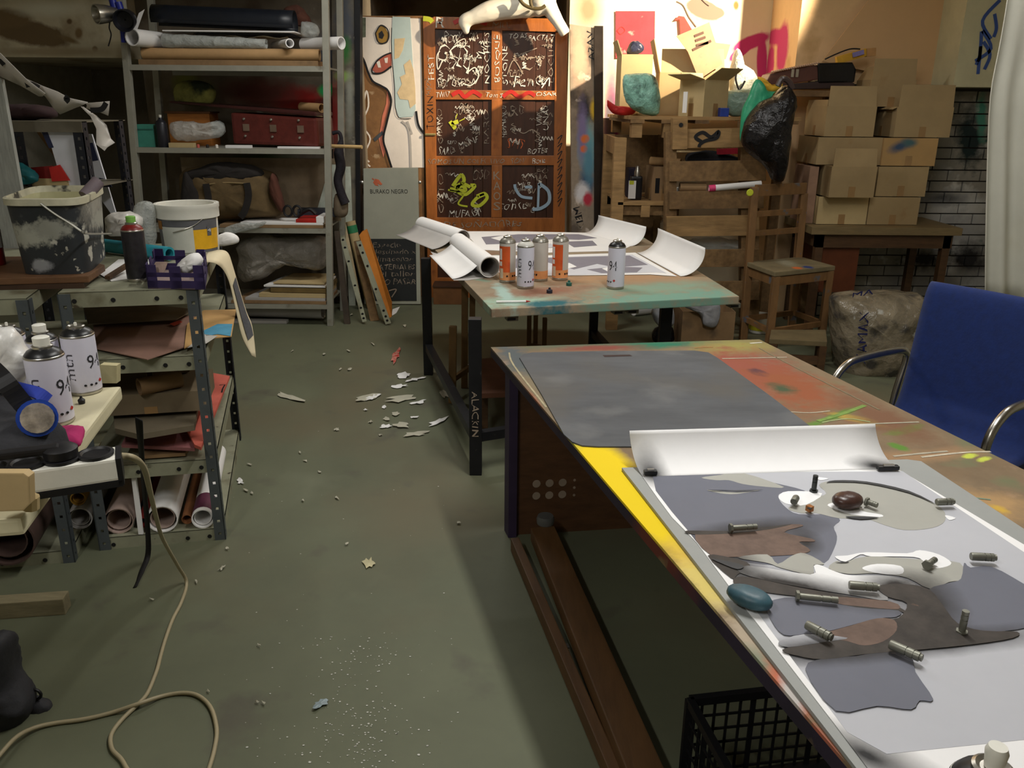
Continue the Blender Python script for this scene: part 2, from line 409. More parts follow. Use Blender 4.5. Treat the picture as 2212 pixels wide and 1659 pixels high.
# ------------------------------------------------------------------ setting
FLOORM = mat('stained_concrete_floor', (98, 101, 80), .62, var=.12, scale=2.2, bump=.08, stain=[(.9, .5, .22, (104, 94, 72)), (5, .6, .14, (88, 86, 72)), (1.6, .62, .12, (112, 115, 94)), (1.1, .6, .15, (84, 84, 68)), (34, .735, .03, (196, 192, 176)), (60, .76, .03, (60, 56, 48))])
struct(MB().box(-4.2, 4.0, -2.2, 9.2, -.06, 0).build('floor', FLOORM), 'stained grey green concrete floor with paint specks')
CEIL = mat('ceiling_plaster', (214, 210, 198), .9, var=.1)
struct(MB().box(-4.2, 4.0, -2.2, 9.2, 3.2, 3.3).build('ceiling', CEIL))
PLAST = mat('old_plaster', (176, 168, 144), .9, var=.14, scale=3, bump=.35, stain=[(2.2, .55, .16, (132, 118, 90)), (7, .64, .08, (206, 198, 172)), (14, .7, .04, (84, 70, 50))])
ROOMW = mat('rough_room_wall', (146, 136, 118), .92, var=.2, scale=3, bump=.3, stain=[(4, .58, .14, (122, 104, 86)), (9, .66, .06, (170, 162, 146))])
PALEW = mat('pale_painted_wall', (206, 200, 182), .9, var=.1)
struct(MB().box(-4.2, -4.1, -2.2, 9.2, 0, 3.2).build('wall_left', PALEW))
struct(MB().box(3.9, 4.0, -2.2, 9.2, 0, 3.2).build('wall_right', PALEW))
struct(MB().box(-4.1, 3.9, -2.2, -2.1, 0, 3.2).build('wall_front', PALEW))
PLB = mat('stained_plaster', (178, 168, 142), .9, var=.14, scale=3, bump=.4, stain=[(2.6, .57, .12, (140, 124, 96)), (9, .66, .06, (204, 198, 176))])
blobs(PLB, [blY(6.26, (60, 70), 90, 26, (104, 86, 58), .15, 12), blY(6.26, (20, 40), 50, 22, (112, 92, 62), .2), blY(6.26, (150, 46), 6, 6, (100, 80, 54), .3), blY(6.26, (170, 72), 8, 12, (120, 98, 66), .3), blY(6.26, (150, 86), 20, 5, (118, 98, 66), .4, 20), blY(6.26, (205, 106), 6, 6, (104, 84, 58), .3), blY(6.26, (120, 112), 130, 9, (150, 136, 108), .5), blY(6.26, (100, 20), 60, 14, (196, 192, 170), .6)], 7, .45)
# back wall: dark graffiti stretch behind the grey shelf
GRAF = mat('graffiti_wall', (106, 96, 82), .85, var=.25, scale=5, bump=.2, stain=[(3, .56, .12, (84, 70, 58)), (8, .62, .08, (132, 130, 120))])
blobs(GRAF, [blY(6.5, (640, 215), 60, 26, (150, 32, 28), .4), blY(6.5, (560, 200), 70, 30, (104, 58, 50), .5), blY(6.5, (705, 195), 16, 14, (40, 170, 90), .3), blY(6.5, (400, 180), 26, 26, (120, 122, 56), .5), blY(6.5, (440, 200), 26, 26, (96, 98, 70), .4),
             blY(6.5, (735, 250), 30, 40, (170, 50, 46), .5), blY(6.5, (560, 345), 60, 12, (70, 90, 50), .5), blY(6.5, (730, 110), 40, 50, (92, 96, 104), .5)], 9, .6)
struct(MB().box(-2.72, -1.14, 6.5, 6.62, 0, 3.2).build('wall_back_graffiti', GRAF), 'dark wall with red and green graffiti behind the grey shelf')
BEAMZ = Q(120, 124, 6.26).z
struct(MB().box(-4.1, -2.72, 6.26, 8.6, BEAMZ, 3.2).build('wall_back_beam', PLB), 'pale plastered beam with brown stains above a dark recess')
struct(MB().box(-4.1, -2.62, 8.6, 8.7, 0, 3.2).box(-2.72, -2.62, 6.62, 8.6, 0, 3.2).build('wall_back_recess', ROOMW), 'deep unlit recess under the plastered beam')
struct(MB().box(-1.2, .45, 8.6, 8.7, 0, 3.2).build('wall_back_far', ROOMW))
struct(MB().box(-1.24, -1.14, 6.62, 8.6, 0, 3.2).build('wall_back_side', ROOMW))
struct(MB().box(-1.14, .42, 6.92, 7.1, 2.36, 3.2).build('wall_back_light_stop', ROOMW))  # unseen block added to keep lamp light off the far wall
# white wall lit by the work lamp
WHITEW = mat('whitewashed_wall', (226, 214, 186), .85, var=.06, scale=3, bump=.2, stain=[(2.5, .62, .12, (206, 180, 138)), (8, .7, .04, (150, 116, 76))])
MAG = (186, 56, 116)
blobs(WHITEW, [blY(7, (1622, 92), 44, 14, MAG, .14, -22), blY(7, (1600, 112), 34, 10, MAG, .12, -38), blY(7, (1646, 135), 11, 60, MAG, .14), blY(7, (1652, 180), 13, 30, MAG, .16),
              blY(7, (1322, 330), 16, 160, (168, 62, 128), .3), blY(7, (1318, 260), 12, 60, (120, 110, 118), .4), blY(7, (1312, 430), 12, 90, (170, 70, 130), .4), blY(7, (1300, 420), 8, 60, (110, 160, 176), .4),
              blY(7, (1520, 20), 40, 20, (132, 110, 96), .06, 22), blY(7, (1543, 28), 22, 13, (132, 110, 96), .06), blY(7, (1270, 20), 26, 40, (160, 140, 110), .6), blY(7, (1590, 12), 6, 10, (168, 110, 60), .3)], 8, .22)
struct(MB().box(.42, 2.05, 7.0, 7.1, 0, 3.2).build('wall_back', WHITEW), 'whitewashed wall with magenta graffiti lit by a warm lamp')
struct(MB().box(.40, .46, 7.1, 8.6, 0, 3.2).build('wall_back_return', ROOMW))
PLW = mat('warm_plaster', (222, 188, 144), .9, var=.1, scale=3, bump=.35, stain=[(3, .6, .14, (180, 142, 92)), (16, .72, .03, (110, 78, 46))])
def blX(X, c, rx, ry, col, soft=.2):
    c0 = X3(*c, X); return (c0, X3(c[0]+rx, c[1], X)-c0, V((0, 0, ry*.0036)), col, soft)
blobs(PLW, [blX(1.98, (1690, 105), 12, 50, MAG), blX(1.98, (1676, 80), 24, 16, MAG), blX(1.98, (1664, 140), 8, 40, MAG)], 9, .3)
struct(MB().box(1.98, 3.9, 6.3, 7.1, 0, 3.2).build('wall_back_plaster', PLW), 'beige rough plaster wall with small holes')
# brick wall stretch on the right, brick by brick
BRW = thing('wall_right_brick', 'grey painted brick wall with a smoky mural', None, (2.75, 6.25, 0), kind='structure')
MORT = mat('mortar', (70, 64, 54), .95, var=.2)
MB().box(2.30, 3.9, 6.2, 6.3, 0, 1.66).build('mortar', MORT, BRW)
BRM = mat('painted_brick', (136, 131, 120), .85, var=.2, scale=6, bump=.4, stain=[(3, .54, .12, (84, 80, 74)), (7, .58, .1, (186, 182, 174)), (12, .66, .05, (40, 70, 60))])
blobs(BRM, [blY(6.18, (2020, 330), 36, 60, (120, 118, 110), .6), blY(6.18, (2075, 460), 50, 40, (206, 204, 198), .5), blY(6.18, (2050, 530), 26, 60, (226, 224, 220), .4), blY(6.18, (2100, 620), 40, 30, (176, 176, 172), .5), blY(6.18, (1960, 600), 60, 14, (140, 136, 130), .5), blY(6.18, (2040, 430), 40, 14, (30, 30, 32), .5), blY(6.18, (2060, 500), 66, 60, (150, 148, 146), .6), blY(6.18, (2090, 560), 40, 30, (30, 28, 28), .5), blY(6.18, (2030, 610), 70, 26, (120, 116, 112), .6), blY(6.18, (2095, 300), 26, 60, (26, 40, 38), .4), blY(6.18, (2120, 250), 10, 50, (70, 130, 110), .4), blY(6.18, (2035, 240), 40, 30, (80, 76, 62), .5), blY(6.18, (2000, 560), 40, 20, (24, 22, 20), .6)], 12, .9)
bw, bh = .235, .068
shared = None
for r_ in range(21):
    z0 = .01+r_*(bh+.009)
    x = 2.305-(bw/2 if r_ % 2 else 0)
    while x < 3.86:
        xa = max(x, 2.305); xb = min(x+bw, 3.89)
        if xb-xa > .03:
            dy = rnd.uniform(-.006, .004)
            MB().box(xa, xb-.009, 6.178+dy, 6.22, z0, z0+bh).build('brick', BRM, BRW)
        x += bw
struct(MB().box(2.93, 3.9, 5.92, 6.3, 1.64, 3.2).build('wall_right_pier', mat('pale_pier', (190, 184, 150), .9, var=.12, scale=4, bump=.3)), 'pale plaster pier with blue graffiti')
BLUEP = mat('blue_marker', (52, 78, 140), .6, var=.1)
pier = bpy.data.objects['wall_right_pier']
for k, px in enumerate([[(2160, 0), (2122, 45), (2140, 84)], [(2148, 30), (2152, 60), (2146, 80)], [(2120, 68), (2116, 120), (2108, 140)], [(2106, 132), (2140, 105), (2122, 66)], [(2118, 100), (2112, 160)], [(2124, 90), (2138, 118), (2126, 150)]]):
    stroke('graffiti_stroke', px, 5.92, .022, BLUEP, pier)
# beige sheet hanging with a slanting edge
t = card('hanging_sheet', [(1892, -20), (2120, -20), (2096, 60), (2090, 180), (2075, 192), (2030, 186), (1985, 184), (1900, 160), (1776, 132)], 6.24, .012, mat('beige_sheet', (204, 168, 124), .8, var=.06, scale=2, bump=.1))
tag(t, 'large plain beige sheet with slanting edge above the cardboard boxes', 'sheet')

# ------------------------------------------------------------------ wooden panel door with graffiti
D = 6.7
door = thing('door_1', 'brown six panel wooden door covered in white graffiti tags', None, (-.15, D, 0), kind='structure')
def dbar(n_, px, dY, th, mt): return card(n_, px, D+dY, th, mt, door, bevel=.004)
dbar('stile', [(913, 36), (939, 38), (946, 648), (925, 648)], 0, .045, DOORW)
dbar('stile', [(1200, 70), (1226, 72), (1218, 648), (1192, 648)], 0, .045, DOORW)
for a, b in ((62, 195), (215, 337), (357, 470)): dbar('mullion', [(1062, a), (1085, a), (1084, b), (1061, b)], .001, .043, DOORW)
for (a0, a1), (b0, b1) in (((36, 40), (62, 69)), ((194, 196), (215, 216)), ((337, 336), (357, 357)), ((470, 471), (500, 502)), ((600, 601), (648, 648))):
    dbar('rail', [(936, a0), (1202, a1), (1202, b1), (936, b0)], .0015, .042, DOORW)
for y0, y1 in ((60, 197), (212, 339), (354, 473), (498, 602)):
    for x0, x1, s_ in ((938, 1063, [0, .68, .84, 1]), (1084, 1202, [0, .62, .82, 1])):
        for k in range(3):
            xa, xb = x0+(x1-x0)*s_[k], x0+(x1-x0)*s_[k+1]-.7
            dbar('panel', [(xa, y0), (xb, y0), (xb, y1), (xa, y1)], .020+.004*(k % 2), .015, PANELW)
dbar('bolt', [(918, 288), (941, 288), (941, 293), (918, 293)], -.012, .012, mat('brass', (190, 170, 110), .35, .8))
LIME = mat('lime_spray', (190, 196, 50), .6, var=.15); SKY = mat('pale_blue_spray', (150, 172, 190), .6, var=.1); ORP = mat('orange_marker', (196, 96, 50), .6)
PF = D+.017
def dt(s, a, b, h_, mt=CHALK, sh=.15, j=1, Y=PF): text_px(s, a, b, h_, Y, mt, door, sh, j, -.002, .018)
for args in [('GOS', (945, 128), (1012, 128), 30), ('BB', (1001, 131), (1020, 131), 13), ('acq', (968, 160), (1012, 160), 34), ('soroso', (944, 189), (1005, 187), 18, CHALK), ('Roso', (958, 92), (992, 92), 22), ('v.', (990, 80), (1002, 80), 10), ('mo.', (1014, 84), (1034, 84), 12),
             ('AMU', (1024, 125), (1048, 85), 14), ('TO AS', (1099, 84), (1138, 82), 10), ('FACT', (1142, 88), (1176, 86), 10), ('OS', (1132, 150), (1172, 150), 30, CHALKD), ('Tense', (1102, 190), (1180, 184), 24), ('sens', (1099, 166), (1128, 166), 14, CHALKD), ('17', (1180, 92), (1198, 90), 14),
             ('6', (1005, 303), (1013, 303), 8), ('MUNF', (993, 322), (1034, 307), 13), ('SARO', (948, 333), (981, 333), 15), ('saro', (966, 311), (986, 311), 7), ('BOTES', (1140, 333), (1182, 331), 11), ('SMS', (1094, 319), (1130, 322), 20, ORP), ('Ro', (1106, 253), (1134, 244), 22, CHALKD), ('BB', (992, 246), (1010, 246), 22, CHALKD),
             ('MUFASA', (970, 469), (1036, 467), 14), ('tonse', (1078, 452), (1138, 452), 14), ('o', (1146, 460), (1154, 460), 14), ('MILE', (1117, 405), (1144, 405), 11), ('ICONICA', (1114, 412), (1144, 412), 5), ('ROTOA', (1128, 391), (1168, 388), 14, CHALKD), ('PO', (1160, 376), (1184, 374), 10, CHALKD), ('A', (1172, 386), (1182, 386), 8, CHALKD), ('OSO', (1022, 388), (1056, 386), 20, CHALKD)]:
    dt(*args)
for s, x, y0, y1, mt in [('UNDO', 1026, 280, 228, CHALK), ('UNAS', 1184, 280, 228, CHALK), ('NOCHES', 1058, 180, 70, CHALK), ('LOCUT', 1196, 178, 90, CHALKD), ('STONE', 1096, 182, 100, CHALK), ('GRANO', 956, 310, 236, CHALKD), ('HERMANOS', 1094, 296, 228, CHALK), ('RARO', 1056, 310, 238, CHALKD), ('GATO', 958, 460, 376, CHALKD)]:
    o_ = Q(x, y0, PF); u_ = Q(x, y1, PF)-o_; text(s, o_, u_, V((-1, 0, 0))*11*mpp(o_), mt, door, (0, -.002, 0), 0, jit=2, thin=.02)
for s, a, b, h_, mt in [('SOMOS UN COLECTIVO', (925, 354), (1090, 353), 10, CHALKD), ('SON/', (1104, 354), (1136, 352), 11, CHALKD), ('Bout', (1150, 354), (1178, 352), 11, CHALK), ('DE SOÑADORES', (960, 492), (1126, 489), 15, CHALKD), ('TWIST', (942, 211), (972, 209), 11, CHALK), ('Tom S', (1048, 209), (1085, 212), 10, CHALK), ('MILL', (1064, 60), (1102, 60), 11, CHALKD), ('R', (941, 60), (961, 60), 22, CHALK), ('OSAR', (1158, 207), (1202, 207), 8, CHALK)]:
    text_px(s, a, b, h_, D-.001, mt, door, .1, 1, -.0015, .012)
for k, ch in enumerate('KAOS'): text_px(ch, (1066, 388+k*22), (1081, 388+k*22), 17, D, CHALKD, door, 0, 0, -.0015)
for s, x, y0, y1, mt in [('FEST', 930, 172, 118, CHALK), ('HIJOS', 926, 205, 170, CHALKD), ('TOXIN', 928, 280, 208, INK), ('BOSQUE', 1074, 178, 75, CHALK)]:
    o_ = Q(x+8, y0, D-.001); u_ = Q(x+8, y1, D-.001)-o_; text(s, o_, u_, V((-1, 0, 0))*13*mpp(o_), mt, door, (0, -.0015, 0), 0, jit=3, thin=.015)
for px, w_, mt in [([(978, 402), (996, 378), (1002, 392), (984, 404), (1000, 402), (1004, 412), (972, 408)], .028, LIME), ([(1016, 404), (996, 396), (988, 412), (1006, 420), (1026, 402), (1016, 400)], .026, LIME), ([(1046, 420), (1030, 428), (1020, 442), (1036, 444), (1052, 428), (1046, 418), (1030, 424)], .026, LIME), ([(968, 410), (1000, 420), (990, 440), (1010, 446)], .014, LIME),
                   ([(1112, 398), (1114, 408), (1126, 424), (1150, 428)], .022, SKY), ([(1134, 404), (1150, 404)], .02, SKY), ([(1164, 396), (1162, 452)], .018, SKY), ([(1164, 396), (1184, 412), (1186, 436), (1168, 450), (1150, 452)], .026, SKY), ([(972, 262), (984, 278), (978, 268), (990, 262)], .03, LIME), ([(992, 262), (1004, 256)], .006, LIME), ([(988, 246), (984, 256)], .006, LIME),
                   ([(1008, 158), (1026, 146), (1034, 165), (1018, 184), (1000, 180)], .008, CHALK), ([(1170, 190), (1186, 168), (1186, 186)], .008, CHALK), ([(986, 92), (1004, 84), (1004, 100), (992, 102)], .006, CHALK), ([(950, 110), (944, 122), (946, 150), (956, 130)], .008, CHALK), ([(1096, 160), (1110, 130), (1130, 160)], .007, CHALKD), ([(1122, 118), (1160, 104)], .006, CHALKD), ([(1110, 274), (1130, 288), (1150, 280), (1168, 296)], .006, CHALKD)]:
    stroke('graffiti_stroke', px, PF, w_, mt, door, off=.003)
stroke('graffiti_stroke', [(976, 206), (992, 198), (1004, 209), (1022, 198), (1040, 208)], D, .03, REDP, door); stroke('graffiti_stroke', [(1086, 209), (1104, 198), (1122, 209), (1142, 200), (1156, 207)], D, .028, REDP, door)
stroke('graffiti_stroke', [(980, 50), (994, 44), (1010, 54), (1030, 46), (1052, 52)], D, .03, REDP, door); stroke('graffiti_stroke', [(914, 40), (928, 42), (934, 48)], D, .035, LIME, door)
for k in range(9): stroke('graffiti_stroke', [(1204, 300+k*17), (1214, 292+k*17), (1206, 310+k*17)], D, .006, INK, door)

# loose scribbled tags filling the panels
rs = random.Random(21)
for (xa, xb, ya, yb), n_ in (((944, 1056, 74, 188), 26), ((1092, 1194, 78, 188), 20), ((944, 1056, 226, 330), 18), ((1092, 1194, 226, 330), 16), ((944, 1056, 366, 462), 9), ((1092, 1194, 366, 462), 9)):
    for k in range(n_):
        x, y = rs.uniform(xa, xb-16), rs.uniform(ya+4, yb-6); wl_ = rs.uniform(10, 26); am = rs.uniform(3, 7); nn_ = rs.randint(5, 8); pts = [(x, y)]
        for q in range(nn_): pts.append((min(xb, x+wl_*(q+1)/nn_+rs.uniform(-2, 2)), min(yb, max(ya, y+am*(1 if q % 2 else -1)*rs.uniform(.4, 1.1)))))
        if rs.random() < .3: pts = [(x+(b-y), min(yb, max(ya, y+(a-x)))) for a, b in pts]; pts = [(min(xb, max(xa, a)), b) for a, b in pts]
        stroke('graffiti_stroke', pts, PF, rs.uniform(.003, .006), CHALK if rs.random() < .45 else CHALKD, door, n=3, off=.0025)
# painted post beside the door
PM = mat('painted_post', (150, 134, 116), .6, var=.25, scale=8, stain=[(6, .56, .1, (96, 84, 72)), (11, .62, .06, (206, 190, 176))])
post = thing('trim_1', 'paint splashed wooden post and dark steel edge beside the door', None, tuple(Q(1262, 642, 6.62)), kind='structure')
blobs(PM, [blY(6.62, (1252, 120), 14, 60, (196, 160, 134), .5), blY(6.62, (1262, 240), 12, 34, (34, 34, 38), .4), blY(6.62, (1268, 320), 16, 50, (110, 170, 178), .5), blY(6.62, (1258, 290), 10, 60, (128, 116, 158), .5), blY(6.62, (1264, 300), 9, 9, (222, 116, 50), .3), blY(6.62, (1284, 236), 8, 22, (216, 178, 50), .4), blY(6.62, (1262, 322), 8, 8, (222, 110, 56), .3), blY(6.62, (1268, 395), 14, 30, (60, 90, 120), .5), blY(6.62, (1258, 415), 14, 20, (224, 220, 222), .4), blY(6.62, (1270, 430), 10, 14, (190, 50, 70), .3), blY(6.62, (1272, 350), 10, 40, (90, 140, 160), .5)], 22, .5)
card('board', [(1231, 52), (1283, 60), (1283, 640), (1236, 640)], 6.62, .06, PM, post)
card('steel_edge', [(1284, 56), (1303, 56), (1303, 640), (1284, 640)], 6.60, .09, mat('dark_brown_steel', (58, 50, 44), .35, .6), post)
text_px('MED', (1252, 446), (1262, 490), 14, 6.62, INK, post, 0, 1, -.002); text_px('VASA', (1280, 65), (1284, 130), 12, 6.62, INK, post, 0, 1, -.002)

# mural panel left of the door
MU = 6.72
mural = thing('painted_panel', 'white mural panel with a yellow eye, red mouth and map beside the door', 'painting', tuple(Q(842, 600, MU)))
BRP = mat('mural_brown', (128, 92, 56), .8, var=.3, scale=8, bump=.2, stain=[(6, .56, .1, (98, 70, 46)), (10, .64, .05, (166, 140, 108))])
MUW = mat('mural_white', (224, 216, 208), .8, var=.08, scale=5, bump=.2)
card('board', [(770, 34), (912, 34), (918, 640), (776, 640)], MU, .03, BRP, mural)
card('white_field', [(772, 36), (908, 40), (916, 362), (846, 362), (836, 330), (828, 300), (836, 260), (845, 220), (838, 196), (822, 184), (804, 176), (796, 158), (786, 128), (774, 112)], MU-.004, .004, MUW, mural)
mapf = card('map_field', [(848, 36), (886, 37), (892, 140), (898, 236), (892, 252), (862, 254), (854, 230), (850, 150), (846, 90)], MU-.008, .004, mat('map_blue', (178, 196, 196), .8, var=.06), mural)
MAPC = mat('map_land', (206, 184, 146), .8, var=.12, scale=14)
card('map_land', [(852, 84), (875, 82), (870, 108), (862, 124), (852, 128)], MU-.010, .002, MAPC, mapf)
card('map_land', [(872, 140), (886, 128), (893, 150), (897, 190), (898, 224), (886, 234), (882, 216), (864, 214), (858, 200), (868, 182), (864, 166), (876, 160)], MU-.010, .002, MAPC, mapf)
eye = card('eye', [(811, 72), (822, 55), (830, 56), (840, 74), (838, 88), (824, 94), (814, 88)], MU-.008, .004, mat('ochre', (150, 116, 50), .7), mural)
card('pupil', [(818, 72), (825, 66), (830, 76), (826, 84), (819, 82)], MU-.010, .003, INK, eye)
mouth = card('mouth', [(803, 150), (814, 132), (830, 120), (845, 114), (846, 142), (832, 156), (812, 158)], MU-.008, .004, mat('mural_red', (168, 88, 72), .7), mural)
card('tooth', [(813, 134), (820, 131), (823, 146), (817, 146)], MU-.010, .003, MUW, mouth); card('tooth', [(830, 126), (838, 124), (837, 136), (832, 136)], MU-.010, .003, MUW, mouth)
for px, w_ in [([(774, 112), (786, 130), (796, 158), (806, 176), (824, 186), (838, 196), (845, 220), (836, 262), (828, 300), (836, 330), (846, 362)], .016), ([(803, 150), (814, 132), (830, 120), (845, 114)], .010), ([(803, 150), (806, 158), (826, 157), (846, 143)], .012), ([(811, 72), (822, 55), (836, 62), (840, 78), (834, 92), (818, 92), (811, 72)], .009), ([(899, 240), (904, 270), (916, 288)], .016), ([(846, 60), (846, 120), (852, 180), (854, 230), (862, 254), (888, 256)], .005)]:
    stroke('outline', px, MU-.009, w_, INK, mural)
for px in [[(784, 232), (792, 196), (796, 230), (782, 268), (800, 300), (784, 340), (800, 360)], [(790, 300), (780, 330), (798, 350)]]: stroke('outline', px, MU-.005, .012, MUW, mural)
for px in [[(868, 262), (884, 284), (888, 362)], [(880, 262), (890, 290)]]: stroke('outline', px, MU-.006, .016, PAPERG, mural)
card('slate_stroke', [(806, 300), (826, 282), (828, 290), (810, 306)], MU-.005, .003, mat('slate_paint', (70, 74, 80), .8), mural)
card('pink_paint', [(836, 196), (842, 222), (832, 262), (826, 304), (832, 328), (828, 340), (818, 300), (826, 250), (834, 224)], MU-.003, .002, mat('salmon_paint', (206, 120, 96), .8), mural)
card('green_tag', [(774, 38), (790, 38), (790, 80), (776, 82)], MU-.006, .003, mat('sage_paint', (96, 104, 90), .8, var=.4, scale=30), mural)
# narrow painted pier between shelf and mural
PIER = mat('painted_pier', (116, 108, 92), .8, var=.3, scale=6, bump=.2, stain=[(5, .52, .12, (74, 70, 66)), (10, .6, .06, (160, 152, 136))])
blobs(PIER, [blY(6.4, (742, 40), 20, 60, (84, 88, 96), .5), blY(6.4, (745, 110), 12, 26, (60, 120, 60), .5), blY(6.4, (742, 165), 18, 10, (150, 180, 96), .4), blY(6.4, (722, 250), 16, 60, (170, 60, 56), .6), blY(6.4, (755, 220), 8, 60, (150, 150, 138), .5)], 16, .6)
struct(card('trim_2', [(716, -60), (764, -60), (772, 640), (722, 640)], 6.4, .08, PIER), 'paint smeared pier between grey shelf and mural')
struct(card('trim_3', [(765, -60), (778, -60), (778, 640), (770, 640)], 6.38, .10, BLACKST), 'thin black steel jamb')
# poster and red paper on the lit wall
t = card('poster', [(1330, 24), (1415, 24), (1414, 122), (1330, 126)], 6.985, .006, mat('red_poster', (196, 52, 62), .7, var=.2, scale=6, stain=[(9, .62, .06, (222, 150, 140))])); tag(t, 'faded red poster pasted on the bright white wall', 'poster')
stroke('poster_print', [(1332, 68), (1342, 58), (1350, 66), (1340, 74), (1333, 66)], 6.985, .006, REDP, t)
t = card('paper_flag', [(1457, 44), (1466, 34), (1478, 36), (1496, 66), (1470, 76), (1468, 42)], 6.97, .004, mat('red_paper', (206, 56, 48), .7)); tag(t, 'small red paper flag on the bright white wall', 'paper')
for px, lb in (([(1462, 3), (1476, 12), (1488, 36), (1504, 58)], 'thin grey cable hanging down to the printed carton flap'), ([(1512, -6), (1524, 6), (1532, 12)], 'short thin cable end by the grey wall painting')):
    t = MB().tube(smooth_line([Q(x, y, 6.995) for x, y in px]), .005, 6).build('cable', mat('grey_cable', (120, 108, 100), .5), smooth=True); tag(t, lb, 'cable')

# mannequin lying over the door head
MAN = mat('mannequin_white', (232, 226, 210), .45, var=.05)
man = thing('mannequin', 'white plastic mannequin legs dangling over the top of the door', 'mannequin', tuple(Q(1110, 34, 6.66)))
def limb(pts, rr): return smooth_line(pts, 5), rr
mb = MB()
def lerpr(rs, n):
    out = []
    for i in range(len(rs)-1):
        for k in range(n): out.append(rs[i]+(rs[i+1]-rs[i])*k/n)
    return out+[rs[-1]]
YM = 6.56
lg = [(1008, 74), (1006, 60), (1004, 46), (1020, 38), (1052, 26), (1085, 18), (1120, 10), (1150, 0), (1168, -40)]
mb.tube(smooth_line([Q(x, y, YM) for x, y in lg], 5), lerpr([.014, .034, .048, .050, .070, .078, .094, .11, .12], 5), 14)
lg2 = [(1222, 74), (1216, 64), (1206, 48), (1190, 22), (1176, -4), (1160, -40)]
mb.tube(smooth_line([Q(x, y, YM-.05) for x, y in lg2], 5), lerpr([.038, .040, .042, .056, .075, .10], 5), 14)
lg3 = [(1150, 30), (1160, 12), (1165, -10), (1166, -60), (1160, -140)]
mb.tube(smooth_line([Q(x, y, YM-.02) for x, y in lg3], 5), lerpr([.04, .10, .13, .15, .14], 5), 16)
body = mb.build('body', MAN, man, smooth='all')
rm = body.modifiers.new('r', 'REMESH'); rm.mode = 'VOXEL'; rm.voxel_size = .012; rm.use_smooth_shade = True
for px in ([(1122, -2), (1132, 10), (1150, 18), (1168, 18), (1178, 12)], [(1150, 18), (1146, 4), (1148, -14)]):
    MB().tube(smooth_line([Q(x, y, YM-.155) for x, y in px]), .012, 8).build('strap', mat('brown_strap', (78, 66, 36), .7), man, smooth=True)
# ------------------------------------------------------------------ grey open shelf with art supplies
SY = 5.74; SD = .5
sx0, sx1 = -2.53, -1.20
lev = [Q(480, y, SY).z for y in (-120, 141, 320, 492, 656)]
gs = thing('storage_shelf', 'tall light grey steel shelf packed with rolls, bags and boards', 'shelf', ((sx0+sx1)/2, SY+SD/2, 0))
LEAN = .045
def lx(x, z): return x+LEAN*(z-1.7)
for x, y in ((sx0, SY), (sx1-.04, SY), (sx0, SY+SD-.04), (sx1-.04, SY+SD-.04)):
    MB().hexa([(lx(x+a, z), y+b, z) for z in (0, 2.6) for a, b in ((0, 0), (.042, 0), (.042, .042), (0, .042))]).build('upright', GREYST, gs, bevel=.003)
for z in lev:
    e0, e1 = lx(sx0+.042, z), lx(sx1-.04, z)
    MB().box(e0, e1, SY+.004, SY+SD-.004, z-.012, z).box(e0, e1, SY+.002, SY+.016, z-.034, z).box(e0+.1, e1-.1, SY+SD-.05, SY+SD-.03, z-.05, z-.012).build('shelf_board', GREYST, gs)
def Z(y): return Q(480, y, SY).z
def onrow(name, label, cat, p, q, r, mt, hollow=True, group=None, t=.006):
    o = (MB().pipe(p, q, r, t) if hollow else MB().tube([p, q], r, 16)).build(name, mt, smooth=True); tag(o, label, cat, group); return o
L2, L3, L4, L5 = lev[1], lev[2], lev[3], lev[4]
BLKP = mat('black_glossy_card', (22, 26, 34), .4, var=.2)
# upper level
t = MB().box(-2.45, -1.28, 5.80, 6.18, L2, L2+.035).build('folded_cardboard', CARDD, bevel=.003); tag(t, 'flat brown cardboard lying under the rolls on the top shelf', 'cardboard')
onrow('kraft_roll', 'long kraft paper roll along the front of the top shelf', 'paper roll', (-2.42, 5.82, L2+.0705), (-1.27, 5.82, L2+.0705), .036, KRAFT)
rows = []
for i in range(13):
    a = R(-30)+i/12*R(250); rows.append([V((-2.36+k*.092, 5.92-.075*math.cos(a), L2+.30+.075*math.sin(a)-.003*k)) for k in range(11)])
t = MB().grid(rows).build('black_poster_roll', BLKP, smooth='all', solid=.003); tag(t, 'long loose roll of glossy black poster card on the top shelf', 'paper roll')
t = MB().box(-2.27, -1.42, 5.80, 6.10, L2+.205, L2+.212).build('white_board', PAPER); tag(t, 'thin white board under the black poster roll', 'board')
onrow('tube_roll', 'white paper roll with a dark open end beside the left upright', 'paper roll', (-2.41, 5.66, L2+.158), (-2.30, 6.12, L2+.158), .052, PAPER)
rows = [[V((-2.275+.035*k, 5.815+.046*math.cos(a)*(1-.3*k/20), L2+.108+.042*(1-.35*k/20)+.042*math.sin(a)*(1-.35*k/20)))+.005*noise.noise_vector(V((k*.5, a*1.3, 0))) for k in range(20)] for a in [2*PI*j/16 for j in range(17)]]
t = MB().grid(rows).build('plastic_wrapped_roll', PLBAG, smooth='all', solid=.002); tag(t, 'long roll wrapped in crinkled white plastic on the top shelf', 'paper roll')
t = MB().box(-2.1, -1.46, 5.88, 6.16, L2+.192, L2+.20).build('dark_board', BLKP); tag(t, 'thin black board beneath the white board on the top shelf', 'board')
rows = [[V((-1.9+.036*k, 5.88+.03*j, L2+.180+.008*math.sin(k*1.1+j))) for k in range(12)] for j in range(5)]
t = MB().grid(rows).build('wavy_paper', mat('cream_paper', (206, 196, 168), .8), smooth='all', solid=.002); tag(t, 'wavy cream paper sheets spilling to the right on the top shelf', 'paper')
onrow('small_paper_roll', 'flattened white paper roll pointing out of the top shelf', 'paper roll', (-1.62, 6.05, L2+.136), (-1.44, 5.74, L2+.136), .028, PAPER)
